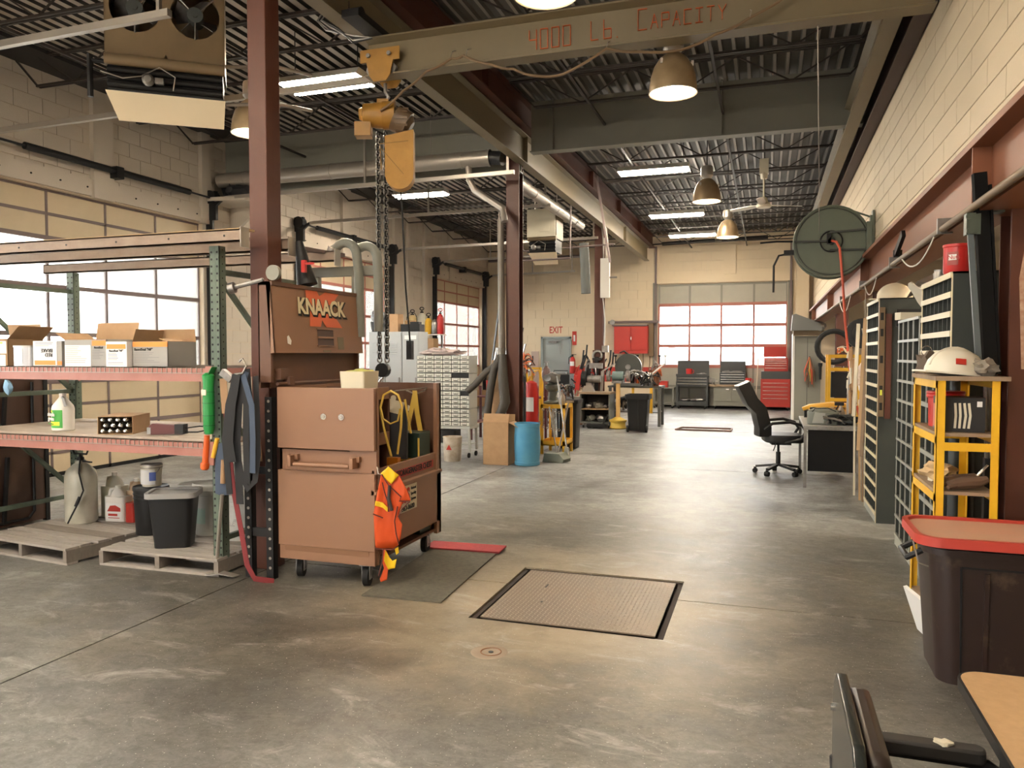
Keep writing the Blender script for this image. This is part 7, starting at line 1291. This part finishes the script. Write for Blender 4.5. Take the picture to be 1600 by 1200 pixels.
# side bay beyond the opening
part(w2, 'bright_wall', MB().box(2.9, 3.2, 0, 2.96, 9.5, 3.4), mat('side_wall_cream', (.72, .60, .42), .7))
fluor(2.1, 7.0, 1.2, 'fluorescent strip lighting the side bay beyond the red beam', z=4.1)
fluor(3.2, 14.0, 1.2, 'far fluorescent strip inside the side bay', z=4.1)
for i, (y, h, w_) in enumerate(((11.8, 1.9, .9), (14.2, 1.7, 1.2), (18.5, 2.0, 1.1))):
    t = thing('storage_shelf', ('dark shelving loaded with stores in the side bay, behind the desk', 'dark shelving in the side bay beyond the yellow rack', 'farthest dark shelving in the side bay')[i], 'shelf', (2.2, y, 0), 0, 'shelving in the side bay')
    for x in (0, .5): [part(t, 'post', MB().box(x-.02, yy-.02, 0, x+.02, yy+.02, h), 'black') for yy in (0, w_)]
    for z in (.3, .9, 1.5): part(t, 'board', MB().box(0, 0, z, .5, w_, z+.02), 'wood')
    for k in range(3): single('stored_box', MB().box(-.15, -.15, 0, .15, .15, .28+.05*k), ('card', 'grey_steel', 'black')[(i+k) % 3], 'box on the %s board of the %s shelving in the side bay' % (('low', 'middle', 'high')[k], ('nearest', 'second', 'farthest')[i]), 'box', (2.42, y+.3+.1*k, .32+.6*k), group='stores in the side bay')

# ================================================================ SMALL CLUTTER
def tangle(loc, sx, sy, sz, n, cols, label, seed, r=.012, name='wire_tangle', cat='cords'):
    rn = random.Random(seed); t = thing(name, label, cat, loc)
    for k in range(n):
        p = [(rn.uniform(-sx, sx), rn.uniform(-sy, sy), max(r, rn.uniform(0, sz))) for _ in range(4)]; q = []
        for i in range(3):
            for j in range(4): a = j/4; q.append(tuple(V(p[i]).lerp(V(p[i+1]), a)+V((0, 0, .25*sz*sin(pi*a)))))
        q.append(p[-1]); part(t, 'cord', MB().tube(q, r, 6), cols[k % len(cols)])
    return t
OC = mat('fitting_orange', (.62, .13, .03), .5)
tangle((-3.22, 12.7, .84), .16, .12, .25, 9, ['dull', 'black', 'red_steel2', 'black'], 'tangle of grey and orange wires above the black wheeled bin', 1)
tangle((-3.95, 12.6, 1.22), .16, .1, .35, 9, [OC, 'red_steel', 'dull', 'black'], 'orange and grey straps bundled high behind the second red column', 2); part(None, 'stand_post', MB().box(-3.97, 12.58, 0, -3.93, 12.62, 1.3), 'black'); o = bpy.data.objects['stand_post']; tag(o, 'thin black post under the orange strap bundle', 'post')
t = thing('red_tank', 'red tank with yellow handle behind the yellow tool stand', 'tank', (-3.95, 13.0, 0)); part(t, 'tank', MB().lathe([(.12, 0), (.13, .02), (.13, 1.0), (.10, 1.1), (.03, 1.14)], n=18), 'redp'); part(t, 'handle', MB().tube([(0, 0, 1.1), (.02, 0, 1.3), (.14, 0, 1.32), (.2, 0, 1.1), (.2, 0, .5)], .02, 7), 'yellow'); part(t, 'label', MB().box(-.06, -.135, .6, .08, -.13, .85), 'paper')
for i, (x, y, dx, h, m, l_) in enumerate(((-4.3, 13.6, -.25, 1.45, 'dull', 'wide grey channel leaning left of the steel door'), (-4.22, 13.7, -.2, 1.3, 'black', 'dark channel leaning beside the grey one'), (-3.6, 13.3, -.2, 1.2, 'dull', 'short grey angle leaning by the black bin'), (-4.75, 13.9, .25, 2.1, 'black', 'long dark pipe leaning behind the hoses'), (-5.3, 15.5, -.15, 1.9, 'dull', 'long thin grey rod leaning behind the yellow frame'))):
    single('leaning_channel', MB().bar((0, 0, 0), (dx, .3, h), .09 if i < 2 else .05, .04), m, l_, 'bar', (x, y, .02))
tangle((-4.6, 13.5, 1.12), .3, .12, .28, 10, ['dull', 'black', OC, 'galv'], 'heap of hoses and wire on top of the maroon shelving', 4, r=.016)
t = thing('green_bottle', 'pale round bottle on the tool stand top', 'bottle', (-3.12, 11.95, .80)); part(t, 'bottle', MB().lathe([(.05, 0), (.06, .05), (.05, .13), (.02, .17), (.02, .2)], n=14), 'galv')
tangle((-2.6, 17.1, .91), .35, .15, .30, 12, ['dull', 'chrome', 'black', 'dull'], 'tangle of steel rods and clamps heaped on the dark bench', 6, r=.018, name='clamp_heap', cat='clamps')
tangle((-2.35, 17.35, .91), .15, .15, .45, 7, ['red_steel2', 'dull', OC], 'upright brown and orange rods at the right end of the bench', 7, r=.016, name='rod_heap', cat='rods')
tangle((-3.1, 17.35, .33), .25, .2, .3, 8, ['black', 'dull', 'galv'], 'dark scrap piled on the lower shelf of the bench', 8, r=.03, name='scrap_heap', cat='scrap')
tangle((-3.85, 17.0, .80), .12, .1, .75, 7, ['black', 'red_steel', 'dull'], 'black hoses standing by the third red column', 9, r=.02, name='hose_bundle', cat='hoses')
t = thing('tool_post', 'dark post with brackets and a chain hook beside the third column', 'post', (-3.62, 16.93, .80)); part(t, 'post', MB().box(-.04, -.04, 0, .04, .04, .75), 'black'); part(t, 'bracket', MB().cb((0, -.05, .55), (.3, .08, .12)), 'dull'); part(t, 'bracket', MB().cb((.02, -.05, .7), (.2, .08, .05)), 'black'); part(t, 'chain_hook', MB().tube([(0, -.09, .5), (.02, -.1, .35), (-.02, -.1, .28)], .014, 6), 'chrome')
single('spray_can', MB().lathe([(.03, 0), (.033, .01), (.033, .18), (.02, .2), (.012, .23)], n=12), OC, 'orange capped spray can standing on the dark bench', 'can', (-2.72, 17.12, .90))
single('white_sheet', MB().bar((0, 0, 0), (.3, 0, .25), .05, .03), 'paper', 'white slanting sheet above the bench clutter', 'sheet', (-2.45, 17.2, 1.15))
# on the desk and the yellow rack
tangle((.80, 10.0, .755), .18, .12, .10, 8, ['black', 'rubber', 'dull'], 'loops of black cable lying on the desk front', 11, r=.014)
tangle((.72, 10.5, .755), .2, .1, .16, 6, ['black', 'dull', 'galv'], 'dark hoses and brackets behind the grey soft case', 12, r=.014)
tangle((1.12, 12.78, 1.60), .12, .12, .12, 8, [OC, 'cream', 'black', 'galv'], 'cords heaped on top of the yellow rack', 13, r=.01)
tangle((1.0, 10.3, .755), .05, .12, .85, 8, ['cream', 'card', 'dull'], 'cream straps and paper bundled behind the leaning boards', 14, r=.02)
for i, (z, r_) in enumerate(((.86, .0), (1.02, .0), (1.18, .0))): part(bpy.data.objects['paper_roll'], 'roll', MB().blob((-.02, .02*i, z-1.1), (.06, .09, .07), 20+i, .5, 2, 3), 'paper')
t = thing('white_tags', 'string of small white tags hanging from the red beam', 'tags', (1.10, 10.0, 1.95)); part(t, 'string', MB().tube([(0, 0, .45), (.0, 0, 0)], .004, 5), 'galv'); part(t, 'hook', MB().tube([(0, 0, 0), (.02, 0, -.06), (-.02, 0, -.1), (-.03, 0, -.04)], .008, 6), 'chrome')
# things hanging along the far wall
tangle((-5.2, 22.6, .0), .3, .2, 1.1, 10, ['black', 'dull', 'redp', 'wood'], 'brooms and rods jumbled below the far wall dado', 15, r=.018, name='rod_jumble', cat='rods')
for i, x in enumerate((-4.05, -3.75, -3.55)): single('hanging_rope', MB().tube([(0, 0, .9), (.02, 0, .5), (-.03, 0, .1), (.03, 0, 0)], .014, 6), ('cable_brown' in mt and 'cable_brown') or MATS['cable_brown'], ('brown cord hanging left of the narrow locker strip', 'brown cord hanging by the far door jamb', 'brown cord nearest the far door jamb')[i], 'cord', (x+.1, YF-.03, .85))
